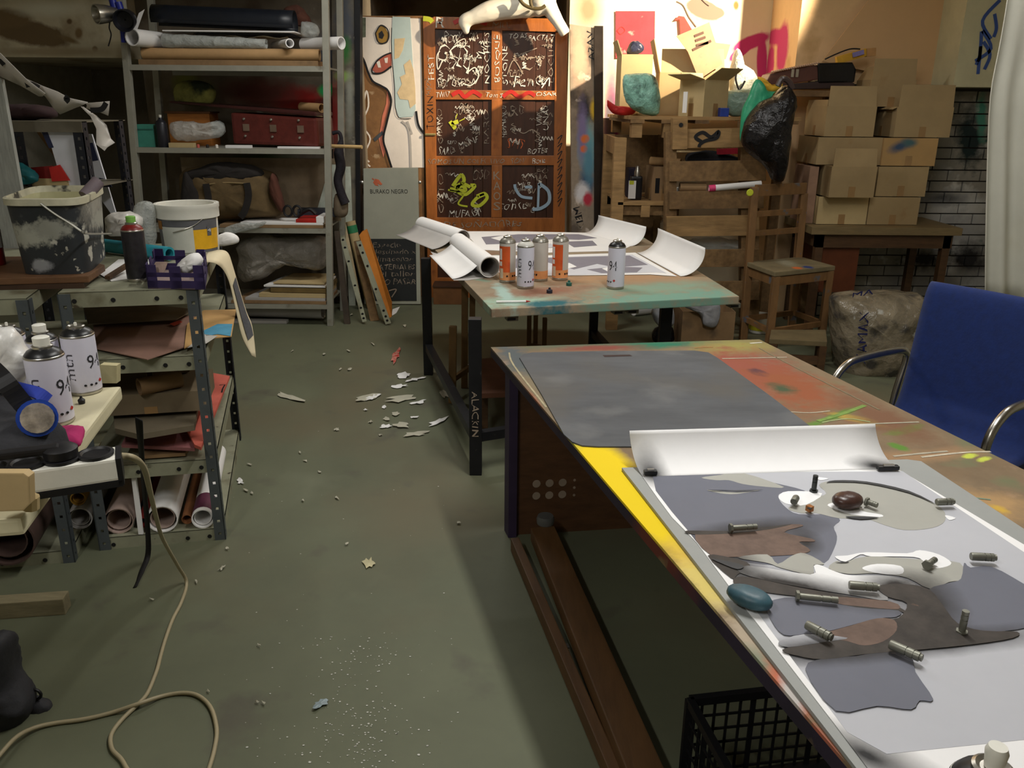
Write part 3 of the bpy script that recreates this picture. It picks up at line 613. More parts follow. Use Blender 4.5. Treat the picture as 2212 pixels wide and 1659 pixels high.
onrow('white_tube', 'white tube sticking out beside the right shelf upright', 'paper roll', (-1.42, 6.02, L2+.146), (-1.13, 5.85, L2+.146), .040, PAPER)
t = rest(bag('clear_bag', [(652, 56), (668, 54), (686, 62), (690, 82), (670, 88), (652, 82)], 5.96, .04, PLBAG, .008, 3), L2+.184); tag(t, 'clear plastic bag at the right end of the top shelf', 'plastic bag')
t = bag('brown_bundle', [(615, 20), (640, 10), (660, 26), (672, 50), (650, 58), (622, 44)], 6.12, .05, mat('rust_cloth', (84, 50, 38), .9, var=.3), .015, 4); tag(t, 'rusty brown bundle behind the black poster roll', 'cloth')
# clamp lamps on the upright
lamp = thing('clamp_lamp', 'pair of metal spot lamps clamped with blue grips to the shelf upright', 'lamp', tuple(Q(262, 30, 5.66)))
LM = mat('aluminium', (170, 166, 156), .3, .9); LD = mat('lamp_dark', (34, 34, 40), .4, .3); LB = mat('blue_grip', (32, 44, 140), .4)
def axisT(d):
    d = V(d).normalized(); return d.to_track_quat('Z', 'Y').to_matrix()
for (x, y), dv, r_ in (((224, 30), (-.6, -.7, -.1), .058), ((272, 42), (.1, -1, -.25), .066)):
    c = Q(x, y, 5.62); T_ = axisT(dv)
    MB().lathe([(.02, -.11), (.035, -.10), (.04, -.06), (r_*.9, -.02), (r_, .03), (r_, .05), (r_*.9, .05), (r_*.7, .02), (.005, .015)], c, 20, T_, cap=False).build('lamp_shade', LM if x < 240 else LD, lamp, smooth=True)
for px in ([(240, -10), (248, 20)], [(255, 5), (262, 26)]): MB().tube([Q(x, y, 5.68) for x, y in px], .022, 10).build('grip', LB, lamp, smooth=True)
MB().bar(Q(264, 52, 5.70), Q(268, 92, 5.70), .02, .03).build('clamp', LB, lamp)
MB().tube(smooth_line([Q(x, y, 5.66) for x, y in ((238, 44), (236, 60), (240, 76), (234, 100))]), .004, 6).build('cord', INK, lamp)
t = card('paper_scrap', [(288, 62), (300, 28), (312, 20), (306, 36), (296, 64)], 5.72, .003, PAPER); tag(t, 'upright white paper scrap beside the clamp lamps', 'paper')

# middle level
t = thing('teal_box', 'small teal green box at the left end of the shelf', 'box', tuple(Q(311, 312, 5.78))); MB().box(Q(294, 300, 5.78).x, Q(332, 300, 5.78).x, 5.79, 5.91, L3, L3+.145).build('body', mat('teal_board', (58, 128, 112), .7), t, bevel=.004); MB().box(Q(295, 300, 5.78).x, Q(331, 300, 5.78).x, 5.787, 5.79, L3+.11, L3+.118).build('lid_edge', mat('teal_dark', (40, 92, 82), .7), t)
t = thing('spray_can', 'black spray can without cap standing beside the teal box', 'spray can', tuple(Q(353, 312, 5.80)))
c_ = Q(353, 312, 5.80); c_.z = L3
MB().lathe([(.036, 0), (.038, .006), (.037, .15), (.03, .165), (.015, .178), (.012, .19)], c_, 18).build('body', mat('black_can', (40, 40, 46), .35, .3), t, smooth=True); MB().lathe([(.008, .19), (.009, .205), (.004, .207)], c_, 12).build('nozzle', PLASTW, t, smooth=True)
t = bag('plastic_bag', [(366, 268), (400, 262), (440, 266), (474, 264), (486, 282), (470, 296), (420, 304), (380, 300)], 5.85, .07, PLBAG, .022, 5); tag(t, 'crumpled translucent plastic bag lying before the suitcase', 'plastic bag')
t = thing('wooden_crate', 'orange brown wooden box behind the plastic bag', 'box', (-2.26, 6.10, L3)); MB().box(-2.39, -2.10, 6.02, 6.2, L3, L3+.215).build('body', mat('orange_wood', (158, 98, 40), .6, var=.25, stretch=(1, 6, 6)), t, bevel=.004); MB().box(-2.40, -2.09, 6.01, 6.21, L3+.215, L3+.227).build('lid', mat('orange_wood_dark', (96, 58, 28), .6), t)
SUIT = mat('maroon_leatherette', (92, 36, 30), .5, var=.2, scale=20, bump=.2)
st = thing('suitcase', 'old maroon suitcase with metal corner studs and latches', 'suitcase', (-1.58, 5.95, L3))
a, b = V((-1.92, 5.92, L3+.02)), V((-1.31, 5.78, L3+.012)); dd = (b-a).normalized(); nn = V((-dd.y, dd.x, 0))
def sq(u, v, z): return a+dd*u+nn*v+V((0, 0, z))
Ls = (b-a).length
MB().hexa([sq(0, 0, 0), sq(Ls, 0, 0), sq(Ls, .26, 0), sq(0, .26, 0), sq(0, 0, .205), sq(Ls, 0, .185), sq(Ls, .26, .185), sq(0, .26, .205)]).build('case_body', SUIT, st, bevel=.02)
MB().hexa([sq(-.45, -.01, .255), sq(Ls, -.01, .195), sq(Ls, .26, .195), sq(-.45, .26, .255), sq(-.45, -.01, .27), sq(Ls, -.01, .22), sq(Ls, .26, .22), sq(-.45, .26, .27)]).build('lid', mat('dark_maroon', (62, 26, 24), .5), st, bevel=.008)
STUD = mat('steel_stud', (200, 196, 186), .3, .9)
for u in (.1, .3, .5):
    lt = MB().obox(sq(u+.01, -.004, .11), .045, .006, .045, math.atan2(dd.y, dd.x)).build('latch', mat('latch_metal', (150, 128, 112), .4, .6), st)
    for z in (.055, .165): MB().lathe([(.009, -.004), (.008, .004), (.002, .007)], sq(u, -.006, z), 10, axisT(-nn)).build('stud', STUD, lt, smooth=True)
t = bag('beige_cushion', [(672, 260), (694, 250), (704, 270), (702, 300), (676, 304)], 6.13, .04, mat('beige_cloth', (180, 158, 116), .9), .008, 6); tag(t, 'beige cloth bundle tucked behind the right end of the suitcase', 'cloth')
onrow('stick', 'pale wooden stick poking out past the right shelf upright', 'stick', (-1.275, 5.905, L3+.012), (-1.02, 5.80, L3+.012), .012, mat('pale_wood', (196, 164, 112), .7), False)
for k, (x0, x1, h_, mt, lb) in enumerate([(366, 420, .03, CARDL, 'cream cardboard strip lying on the shelf before the plastic bag'), (488, 542, .018, PAPER, 'thin white box lying at the shelf front below the suitcase'), (600, 690, .012, PAPER, 'flat white sheet stack under the suitcase corner')]):
    xa, xb = Q(x0, 312, 5.77).x, Q(x1, 312, 5.77).x
    t = MB().box(xa, xb, 5.755, 5.80, L3, L3+h_).build(['cardboard_strip', 'white_box', 'sheet_stack'][k], mt); tag(t, lb, ['cardboard', 'box', 'paper'][k])
for k, (x, cc, lb) in enumerate([(428, (190, 90, 80), 'pink marker cap standing on the shelf front'), (448, (40, 36, 34), 'black marker cap standing on the shelf front'), (468, (220, 214, 204), 'white marker cap standing on the shelf front')]):
    c_ = Q(x, 314, 5.762); c_.z = L3; t = MB().lathe([(.010, 0), (.010, .018), (.006, .022)], c_, 10).build('marker_cap', mat('cap%d' % k, cc, .5), smooth=True); tag(t, lb, 'cap')
t = onrow('brown_cardboard_roll', 'brown cardboard tube above the suitcase right end', 'paper roll', (-1.45, 5.98, L3+.264), (-1.285, 5.85, L3+.257), .03, KRAFT)
t = rest(bag('yellow_cloth', [(376, 206), (380, 170), (410, 160), (450, 168), (466, 190), (452, 212), (410, 216)], 6.14, .05, mat('yellow_green_cloth', (132, 130, 66), .9, var=.5, scale=9, stain=[(7, .52, .1, (44, 52, 34))]), .012, 17), L3+.262); tag(t, 'yellow green cloth bundle heaped behind the suitcase', 'cloth')
# lower level: duffel bag
t = MB().box(-2.38, -1.26, 6.14, 6.16, L4, L4+.44).build('back_panel', mat('beige_back_panel', (150, 132, 108), .8)); tag(t, 'beige panel standing behind the duffel bag', 'panel')
t = flat('leaning_board', [(-1.42, 6.10, L4+.08), (-1.26, 6.10, L4+.08), (-1.26, 6.12, L4+.40), (-1.31, 6.12, L4+.40)], (0, .012, 0), mat('mint_board', (206, 214, 200), .7), None); tag(t, 'pale leaning board at the right of the beige panel', 'board')
df = thing('duffel_bag', 'brown and black canvas duffel bag with dark handles on the shelf', 'bag', tuple(Q(500, 474, 5.86)))
BRC = mat('brown_canvas', (98, 80, 52), .9, var=.25, scale=10, bump=.3); BLC = mat('black_canvas', (38, 34, 32), .9, var=.3, scale=10, bump=.3)
ol = [(392, 420), (400, 376), (440, 366), (500, 362), (560, 372), (594, 388), (606, 430), (612, 466), (590, 474), (500, 478), (420, 476), (394, 466)]
bag('body', ol, 5.93, .15, BRC, .018, 8, df)
bag('top_cover', [(398, 384), (440, 366), (470, 358), (520, 360), (562, 370), (570, 386), (540, 398), (470, 402), (420, 400)], 5.86, .07, BLC, .012, 9, df)
bag('end_cap', [(586, 384), (596, 388), (612, 440), (614, 464), (602, 458), (584, 420)], 5.83, .05, mat('russet_canvas', (84, 48, 36), .9), .008, 10, df)
bag('end_cap', [(394, 412), (402, 378), (420, 392), (440, 420), (440, 470), (398, 470)], 5.84, .06, BLC, .01, 11, df)
for px in ([(446, 404), (452, 440), (448, 476)], [(534, 402), (538, 430), (530, 462), (520, 476)]):
    ribbon(smooth_line([Q(x, y, 5.775) for x, y in px]), .045, (0, -1, 0), .006).build('handle', BLC, df, solid=.006)
MB().tube(smooth_line([Q(x, y, 5.78) for x, y in ((440, 408), (480, 402), (540, 404))]), .006, 6).build('zip', mat('tan_trim', (136, 116, 80), .8), df)
rest(df, L4+.037)
gl = thing('black_goggles', 'black coiled cable and goggles beside the duffel bag', 'goggles', tuple(Q(640, 468, 5.82)))
for x in (622, 642):
    c_ = Q(x, 456, 5.80); MB().tube([c_+V((.028*math.cos(k*PI/8), 0, .036*math.sin(k*PI/8))) for k in range(16)], .008, 8, closed=True).build('ring', INK, gl, smooth=True)
MB().tube(smooth_line([Q(x, y, 5.81) for x, y in ((648, 462), (668, 452), (682, 462))]), .014, 8).build('strap', INK, gl, smooth=True)
zz = L4
for k, (x0, x1, h_, mt, nm, lb) in enumerate([(475, 698, .022, CARDD, 'board_stack', 'brown board lying flat on the shelf under the white board'), (520, 698, .016, PAPER, 'white_board', 'white board lying flat below the duffel bag'), (640, 684, .022, REDP, 'red_book', 'red book lying on the white board beside the goggles'), (684, 700, .04, PAPER, 'white_booklet', 'white booklet at the right end of the shelf')]):
    xa, xb = Q(x0, 480, 5.76).x, Q(x1, 480, 5.76).x
    t = MB().box(xa, xb, 5.75, 6.0, zz, zz+h_).build(nm, mt, bevel=.002); tag(t, lb, 'book' if 'book' in nm else 'board')
    if k < 2: zz += h_
t = bag('plastic_scrap', [(484, 494), (520, 480), (560, 482), (575, 478), (565, 490), (530, 498), (490, 508)], 5.71, .02, PLBAG, .008, 12); tag(t, 'crumpled clear plastic hanging over the shelf front edge', 'plastic bag')
t = MB().box(-1.53, -1.25, 5.98, 6.1, L4+.05, L4+.10).build('dark_blue_box', mat('navy_board', (44, 48, 58), .7)); tag(t, 'dark blue box behind the goggles', 'box')
# bottom level
for k, (x0, x1, h_, mt, lb) in enumerate([(500, 706, .02, CARDD, 'lowest brown cardboard sheet of the bottom stack'), (530, 704, .018, PAPERG, 'grey board second from the bottom of the stack'), (560, 704, .028, CARDL, 'torn cream cardboard in the bottom stack'), (585, 706, .03, mat('olive_board', (112, 92, 52), .8), 'olive brown board pile in the bottom stack'), (570, 704, .012, PAPER, 'white board with a slanted end on the bottom stack'), (590, 702, .01, CARDL, 'thin tan sheet on top of the bottom stack')]):
    z0 = L5+[0, .022, .042, .075, .112, .132][k]; xa, xb = Q(x0, 640, 5.78).x, Q(x1, 640, 5.78).x
    t = MB().hexa([(xa, 5.76+.01*k, z0), (xb, 5.74+.01*k, z0), (xb, 6.15, z0), (xa+.06, 6.15, z0), (xa, 5.76+.01*k, z0+h_), (xb, 5.74+.01*k, z0+h_), (xb, 6.15, z0+h_), (xa+.06, 6.15, z0+h_)]).build('cardboard_sheet', mt); tag(t, lb, 'cardboard')
GPL = mat('grey_plastic_sheet', (140, 134, 126), .4, var=.15, bump=.3, crinkle=9)
t = bag('plastic_sheeting', [(516, 560), (520, 520), (560, 506), (620, 508), (700, 512), (706, 560), (690, 582), (620, 572), (560, 604), (520, 604)], 5.98, .13, GPL, .035, 14); tag(t, 'bunched grey plastic sheeting above the bottom cardboard stack', 'plastic sheet')
onrow('floor_tube', 'long grey cardboard tube lying on the floor under the shelf', 'tube', (-2.1, 5.95, .075), (-1.37, 5.88, .075), .055, PAPERG)
t = MB().box(-2.1, -1.62, 5.80, 5.86, 0, .02).build('floor_board', PAPERG); tag(t, 'flat grey strip on the floor before the cardboard tube', 'board')
# things hung and leaned at the right end
t = thing('hanging_rope', 'black speckled strap hanging beside the shelf upright', 'strap', tuple(Q(730, 440, 5.96)))
MB().tube(smooth_line([Q(x, y, 5.96) for x, y in ((718, 288), (732, 286), (737, 302), (732, 330), (736, 360), (730, 390), (738, 420), (746, 440))]), lerpr([.014, .012, .014, .035, .034, .03, .03, .034], 6), 10).build('strap', mat('speckled_black', (32, 28, 34), .8, var=.5, scale=60), t, smooth=True)
bag('pouch', [(724, 420), (748, 424), (752, 458), (740, 470), (722, 462)], 5.98, .03, mat('khaki_pouch', (110, 96, 78), .9), .004, 15, t)
def lean(name, label, cat, px, Yb, Yt, th, mt, **k):
    """board leaning back: first half of px at the foot (depth Yb), rest at the head (depth Yt)"""
    n = len(px)//2; pts = [Q(x, y, Yb) for x, y in px[:n]]+[Q(x, y, Yt) for x, y in px[n:]]
    o = flat(name, pts, (0, th, 0), mt, None, **k); tag(o, label, cat); return o
lean('white_stake', 'long white wooden stake leaning on the shelf end', 'stake', [(776, 672), (784, 672), (727, 388), (719, 390)], 6.25, 6.27, .02, mat('bare_pale_wood', (216, 196, 158), .7))
t = card('white_board', [(742, 360), (757, 360), (768, 661), (754, 661)], 6.386, .01, mat('mint_board2', (200, 206, 190), .7)); tag(t, 'narrow pale board standing behind the white stake', 'board')
lean('dark_plank', 'dark weathered plank leaning closest to the shelf', 'plank', [(744, 704), (756, 702), (732, 500), (722, 500)], 5.80, 5.92, .03, mat('weathered_wood', (66, 56, 46), .85, var=.3))
def holes_lean(name, label, px, Yb, Yt):
    o = lean(name, label, 'steel angle', px, Yb, Yt, .004, SHELFM)
    (x0, y0), (x1, y1), (x2, y2), (x3, y3) = px
    for f in (.04, .09, .16, .42, .7, .86, .95):
        x = (x0+x1)/2*(1-f)+(x2+x3)/2*f; y = (y0+y1)/2*(1-f)+(y2+y3)/2*f; Yc = Yb*(1-f)+Yt*f
        MB().lathe([(.009, -.001), (.009, .001)], Q(x, y, Yc-.002), 10, axisT((0, -1, 0))).build('painted_hole', INK, o)  # black disc paints the dark of a hole, nothing is cut
holes_lean('steel_strip', 'pale perforated steel strip leaning between the planks', [(783, 696), (792, 694), (744, 508), (733, 510)], 5.80, 6.07)
t = onrow('cardboard_tube', 'cardboard tube with green tape leaning among the boards', 'tube', Q(803, 664, 6.30), Q(757, 478, 6.336), .037, CARDL); MB().pipe(Q(763.2, 503, 6.331), Q(759.2, 487, 6.3345), .0385, .002).build('tape', mat('green_tape', (52, 140, 92), .5), t, smooth=True)
lean('brown_plank', 'brown plank leaning behind the orange board', 'plank', [(800, 694), (818, 692), (776, 520), (764, 522)], 5.9, 6.08, .025, WOODX)
lean('orange_board', 'bright orange board leaning at the front of the plank row', 'board', [(830, 694), (846, 684), (846, 654), (792, 495), (782, 500), (776, 508)], 5.80, 6.0, .02, mat('orange_board', (200, 122, 44), .6, var=.12))
holes_lean('steel_strip', 'perforated steel strip leaning against the orange board', [(833, 701), (845, 698), (780, 520), (769, 522)], 5.78, 5.98)
t = slab('paper_scrap', [(848, 668), (864, 662), (856, 676), (846, 682)], .002, .002, PAPER); tag(t, 'white paper corner on the floor behind the orange board', 'paper')

# notice board with chalkboard
NB = 6.42
nb = thing('notice_board', 'grey notice board with chalkboard lower half and orange emblem', 'sign', tuple(Q(845, 657, NB)))
card('frame', [(785, 364), (903, 362), (909, 657), (787, 657)], NB, .03, mat('board_grey_green', (168, 168, 152), .4, var=.06), nb, bevel=.003)
cbd = card('chalkboard', [(800, 516), (898, 516), (900, 650), (800, 650)], NB-.003, .004, mat('slate', (38, 40, 40), .7, var=.15), nb)
text_px('BURAKO NEGRO', (800, 418), (881, 418), 9, NB, mat('dark_print', (52, 52, 46), .6), nb, 0, 0, -.002)
ORG = mat('orange_print', (216, 112, 76), .6)
card('emblem', [(806, 394), (810, 386), (818, 388), (826, 398), (822, 400), (815, 396), (818, 402), (810, 400)], NB-.002, .002, ORG, nb); stroke('emblem', [(804, 385), (808, 388)], NB, .008, ORG, nb)
for s, x0, x1, y, hh in [('Espacio', 806, 866, 536, 12), ('destinado x', 806, 898, 548, 9), ('almacenar', 806, 892, 564, 10), ('MATERIALES', 806, 896, 582, 11), ('del taller', 806, 896, 597, 12), ('NO PASAR', 818, 898, 614, 12)]:
    text_px(s, (x0, y), (x1, y), hh, NB-.003, CHALKD, cbd, .1, 1, -.0015, .015)
stroke('chalk_stroke', [(840, 628), (856, 625), (846, 642)], NB-.003, .009, CHALKD, cbd)
for x in (782, 907):
    c_ = Q(x, 394, NB); MB().lathe([(.012, -.02), (.012, .0), (.004, .006)], c_, 10, axisT((0, -1, 0))).build('fixing', STUD, nb, smooth=True)
# small wooden crate-like base near the door foot
t = thing('wooden_box', 'low brown wooden box on the floor behind the long table', 'box', tuple(Q(962, 642, 6.5)))
MB().box(Q(936, 640, 6.45).x, Q(1000, 640, 6.45).x, 6.45, 6.62, 0, .14).build('body', mat('brown_stain_wood', (108, 70, 36), .6, var=.25), t, bevel=.004)
MB().box(Q(936, 640, 6.45).x-.004, Q(1000, 640, 6.45).x+.004, 6.44, 6.63, .14, .152).build('lid', mat('brown_stain_dark', (64, 40, 24), .6), t)
# ------------------------------------------------------------------ pallet racking in the back right
PY = 5.55
DZ = 1.44
pf = thing('pallet', 'wooden pallet stood on its side as the front of the rack', 'pallet', tuple(Q(1535, 690, PY)))
for y0, y1, x0, x1, mt in [(279, 320, 1484, 1610, WOOD), (349, 392, 1446, 1655, WOODX), (414, 452, 1446, 1650, WOODX), (468, 511, 1440, 1640, WOOD), (541, 578, 1440, 1640, WOODX), (610, 650, 1440, 1640, WOODX)]:
    sl_ = card('slat', [(x0, y0), (x1, y0-3), (x1, y1-2), (x0, y1)], PY, .022, mt, pf, bevel=.002)
card('block', [(1454, 255), (1486, 253), (1485, 322), (1453, 323)], PY-.01, .09, WOOD, pf, bevel=.003)
card('upright', [(1438, 286), (1462, 284), (1462, 690), (1436, 690)], PY+.024, .08, WOODX, pf, bevel=.003)
card('upright', [(1600, 262), (1640, 260), (1640, 690), (1602, 690)], PY+.024, .08, WOODX, pf, bevel=.003)
stroke('drawing', [(1515, 306), (1502, 296), (1518, 286), (1536, 296), (1552, 284), (1548, 298), (1524, 304), (1512, 312), (1510, 318)], PY, .022, INK, pf)
c_ = Q(1471, 270, PY-.012); MB().lathe([(.014, 0), (.014, .002)], c_, 12, axisT((0, -1, 0))).build('nail', INK, pf)
pt = thing('pallet', 'wooden pallet lying flat as the top of the rack', 'pallet', (1.2, 5.95, DZ-.12))
for k in range(9): MB().box(.74, 1.86, 5.67+k*.146, 5.79+k*.146, DZ-.022, DZ).build('deck_board', WOOD, pt, bevel=.002)
for x in (.80, 1.0, 1.22, 1.80):
    MB().box(x-.045, x+.045, 5.67, 6.96, DZ-.044, DZ-.022).build('stringer', WOODX, pt)
for x, y in ((.80, 5.68), (1.01, 5.68), (1.80, 6.80), (.80, 6.80)): MB().box(x-.035, x+.035, y, y+.1, DZ-.135, DZ-.045).build('block', WOOD, pt, bevel=.003)
pl = thing('pallet_rack', 'open wooden pallet rack with a lower deck beside the painted post', 'rack', (.95, 5.98, 0))
SZ = Q(1400, 436, 5.72).z
for k in range(4): MB().box(.70, 1.15, 5.70+k*.19, 5.82+k*.19, SZ-.022, SZ).build('deck_board', WOOD, pl, bevel=.002)
for y in (5.72, 6.36):
    MB().box(.70, 1.12, y, y+.05, SZ-.09, SZ-.023).build('bearer', WOODX, pl, bevel=.002)
for x in (.86,): MB().box(x, x+.06, 5.70, 5.80, SZ-.10, SZ-.023).build('block', WOOD, pl, bevel=.003)
for y in (5.70, 6.36): MB().box(.66, .74, y, y+.07, 0, DZ-.137).build('upright', WOOD, pl, bevel=.003)
MB().box(1.06, 1.11, 6.36, 6.42, 0, DZ-.137).build('upright', WOODX, pl, bevel=.003)
for z in (.35, 1.25): MB().box(.675, .70, 5.78, 6.36, z-.06, z+.05).build('side_board', WOOD, pl, bevel=.002)
MB().box(.74, 1.06, 6.40, 6.42, .3, 1.3).build('back_board', WOODX, pl)
# things on the lower deck
sbt = thing('spray_bottle', 'black bottle with white label and silver trigger on the rack deck', 'bottle', tuple(Q(1374, 428, 5.8)))
c_ = Q(1374, 424, 5.82); c_.z = SZ
MB().box(c_.x-.04, c_.x+.04, c_.y, c_.y+.07, SZ, SZ+.16).build('body', mat('black_bottle', (22, 20, 24), .3), sbt, bevel=.015)
MB().lathe([(.02, .155), (.022, .185), (.014, .205), (.012, .225)], c_+V((.005, .035, 0)), 12).build('cap', STUD, sbt, smooth=True)
MB().box(c_.x-.055, c_.x-.005, c_.y-.004, c_.y-.001, SZ+.01, SZ+.13).build('label', PAPER, sbt); MB().box(c_.x-.05, c_.x-.02, c_.y-.006, c_.y-.004, SZ+.105, SZ+.13).build('label_patch', LIME, sbt)
t = MB().box(.80, .88, 5.98, 6.12, SZ, SZ+.20).build('dark_box', mat('dark_purple_box', (34, 26, 44), .7), bevel=.004); tag(t, 'dark purple box standing behind the black bottle', 'box')
t = carton('small_carton', 'small brown carton with dark print beside the black bottle', (1.01, 5.90, SZ), .15, .2, .22, R(8), CARDD, open_top=False)
for dx in (-.035, .02): MB().obox((1.01+dx, 5.795, SZ+.10), .03, .003, .10, R(8)).build('print', INK, t)
onrow('kraft_tube', 'short kraft paper tube lying on the small carton', 'paper roll', (.94, 5.93, SZ+.255), (1.13, 5.83, SZ+.25), .028, KRAFT)
t = thing('glue_bottle', 'small white topped jar at the edge of the rack deck', 'jar', (1.10, 5.78, SZ)); MB().lathe([(.028, 0), (.03, .05), (.02, .06)], (1.10, 5.78, SZ), 14).build('body', mat('amber_jar', (150, 118, 84), .4), t, smooth=True); MB().lathe([(.021, .06), (.021, .09), (.018, .092)], (1.10, 5.78, SZ), 14).build('lid', PLASTW, t, smooth=True)
# rolled paper inside the front pallet
t = onrow('paper_roll', 'white paper roll with pink end slid into the pallet', 'paper roll', Q(1532, 407, 5.552), Q(1644, 397, 5.552), .020, PAPER); MB().pipe(Q(1531, 407.1, 5.552), Q(1545, 405.8, 5.552), .0212, .002).build('pink_end', mat('pink_paint', (206, 60, 110), .6), t, smooth=True)
onrow('wrapped_roll', 'plastic wrapped brown roll slid into the pallet', 'paper roll', Q(1468, 404, 5.592), Q(1524, 405, 5.592), .03, CARDD)
t = card('red_folder', [(1552, 322), (1606, 320), (1606, 332), (1552, 334)], 5.66, .05, mat('crimson_folder', (178, 40, 60), .5)); tag(t, 'crimson folder edge inside the front pallet', 'folder')
t = bag('dark_bundle', [(1486, 332), (1540, 326), (1594, 340), (1586, 354), (1492, 356)], 5.78, .06, DARKFAB, .01, 22); tag(t, 'dark cloth bundle in the gap behind the pallet slats', 'cloth')
t = bag('clear_wrap', [(1490, 520), (1540, 514), (1600, 520), (1606, 540), (1500, 545)], 5.72, .05, PLBAG, .02, 23); tag(t, 'clear plastic wrap stuffed behind the lower pallet slats', 'plastic bag')

# cartons and bags on top of the rack
t = carton('tall_carton', 'tall brown carton at the left end on top of the rack', (.82, 6.12, DZ), .21, .28, .385, 0, CARDL, [('l', 70, .1)], open_top=False)
cb = carton('open_carton', 'large open carton with raised printed flap on top of the rack', (1.22, 6.20, DZ), .44, .32, .28, R(-4), CARD, [('l', 76, .22), ('f', 115, .17)])
pp = [(1461, 78), (1532, 48), (1561, 138), (1510, 172), (1486, 112)]
pfl = card('printed_flap', pp, 6.0, .006, mat('printed_cardboard', (164, 130, 100), .85, var=.12, scale=9, stain=[(9, .58, .06, (150, 116, 96))]), cb)
for px in ([(1500, 78), (1520, 70)], [(1502, 88), (1524, 80)], [(1496, 108), (1536, 88)], [(1504, 98), (1530, 92)]): stroke('print', px, 6.0, .016, mat('brown_print', (84, 60, 50), .8), pfl)
card('flap', [(1546, 92), (1578, 96), (1568, 128), (1556, 130)], 6.1, .005, CARD, cb)
ca = carton('small_open_carton', 'small open carton turned corner on, on the front of the rack top', (1.25, 5.83, DZ), .24, .21, .225, R(38), CARDL, [('l', 12, .14), ('f', 30, .13), ('b', 82, .05)])
c_ = Q(1476, 232, 5.60)
MB().obox(Q(1480, 221, 5.728), .035, .004, .13, R(-52)).build('white_label', PAPER, ca)
TEALB = mat('teal_film', (128, 176, 160), .25, var=.5, scale=14, bump=.5, crinkle=14, stain=[(9, .56, .08, (34, 62, 54)), (12, .66, .05, (222, 236, 228))])
t = rest(bag('teal_plastic_bag', [(1347, 164), (1372, 158), (1404, 159), (1420, 178), (1424, 244), (1390, 246), (1362, 232), (1348, 204)], 5.78, .08, TEALB, .012, 31), DZ); tag(t, 'crinkled teal green plastic bag on the rack beside the small carton', 'plastic bag')
t = rest(bag('red_bag', [(1312, 214), (1322, 226), (1345, 228), (1372, 232), (1366, 246), (1330, 246), (1314, 232)], 5.93, .035, mat('red_film', (178, 34, 32), .4, bump=.4), .006, 32), DZ); tag(t, 'crumpled red plastic bag at the rack corner', 'plastic bag')
t = rest(bag('blue_black_bag', [(1354, 120), (1360, 98), (1372, 92), (1386, 98), (1390, 112), (1374, 122)], 6.12, .05, mat('navy_film', (36, 40, 62), .4, stain=[(9, .6, .05, (90, 150, 190))]), .008, 33), DZ+.389); tag(t, 'small dark blue bag lying on the big carton', 'plastic bag')
WB = mat('milky_film', (204, 206, 190), .3, var=.2, bump=.4, crinkle=12)
t = rest(bag('milky_bag', [(1576, 200), (1578, 136), (1594, 96), (1606, 130), (1634, 152), (1642, 200), (1618, 236), (1582, 238)], 6.14, .09, WB, .016, 34), DZ); tag(t, 'milky white plastic bag with black cord behind the green bag', 'plastic bag')
for px in ([(1590, 138), (1584, 160), (1592, 184), (1604, 166)],): MB().tube(smooth_line([Q(x+6, y, 6.03) for x, y in px]), .007, 6).build('cord', INK, t, smooth=True)
t = rest(bag('pale_teal_bag', [(1568, 190), (1600, 186), (1630, 180), (1640, 200), (1612, 236), (1580, 242), (1566, 226)], 5.90, .06, mat('pale_teal_film', (150, 178, 164), .3, var=.3, bump=.5, crinkle=12), .012, 35), DZ); tag(t, 'pale teal plastic bag at the right end of the rack top', 'plastic bag')
t = MB().box(Q(1557, 230, 5.68).x, Q(1576, 230, 5.68).x, 5.68, 5.75, DZ, DZ+.055).build('blue_tin', mat('blue_tin', (32, 52, 130), .4), bevel=.004); tag(t, 'small blue tin on the rack top edge', 'tin')
GRB = mat('green_film', (52, 152, 112), .35, var=.25, bump=.4)
t = bag('green_bag', [(1632, 172), (1648, 178), (1660, 196), (1690, 198), (1700, 214), (1656, 220), (1628, 254), (1606, 304), (1598, 296), (1602, 244), (1616, 208)], 5.45, .035, GRB, .008, 36); tag(t, 'bright green plastic bag slung over the black rubbish bag', 'plastic bag')
t = bag('rubbish_bag', [(1688, 186), (1706, 190), (1716, 214), (1708, 270), (1700, 330), (1692, 384), (1672, 394), (1652, 360), (1620, 334), (1602, 306), (1610, 264), (1640, 222), (1668, 208)], 5.33, .13, mat('black_film', (20, 18, 20), .25, var=.4, bump=.4, crinkle=9), .016, 37, back=.45); tag(t, 'black plastic rubbish bag hanging from the rack end', 'rubbish bag')
MB().tube(smooth_line([Q(x, y, 5.30) for x, y in ((1680, 186), (1690, 170), (1704, 176), (1712, 192))]), .018, 8).build('knot', mat('black_film_knot', (70, 56, 54), .3), t, smooth=True)
t = bag('yellow_cloth', [(1638, 166), (1654, 172), (1668, 186), (1690, 180), (1684, 194), (1660, 200), (1644, 186)], 5.5, .03, mat('yellow_cloth', (214, 164, 50), .8), .008, 38); tag(t, 'yellow cloth peeking out above the green bag', 'cloth')

DKY = 5.70
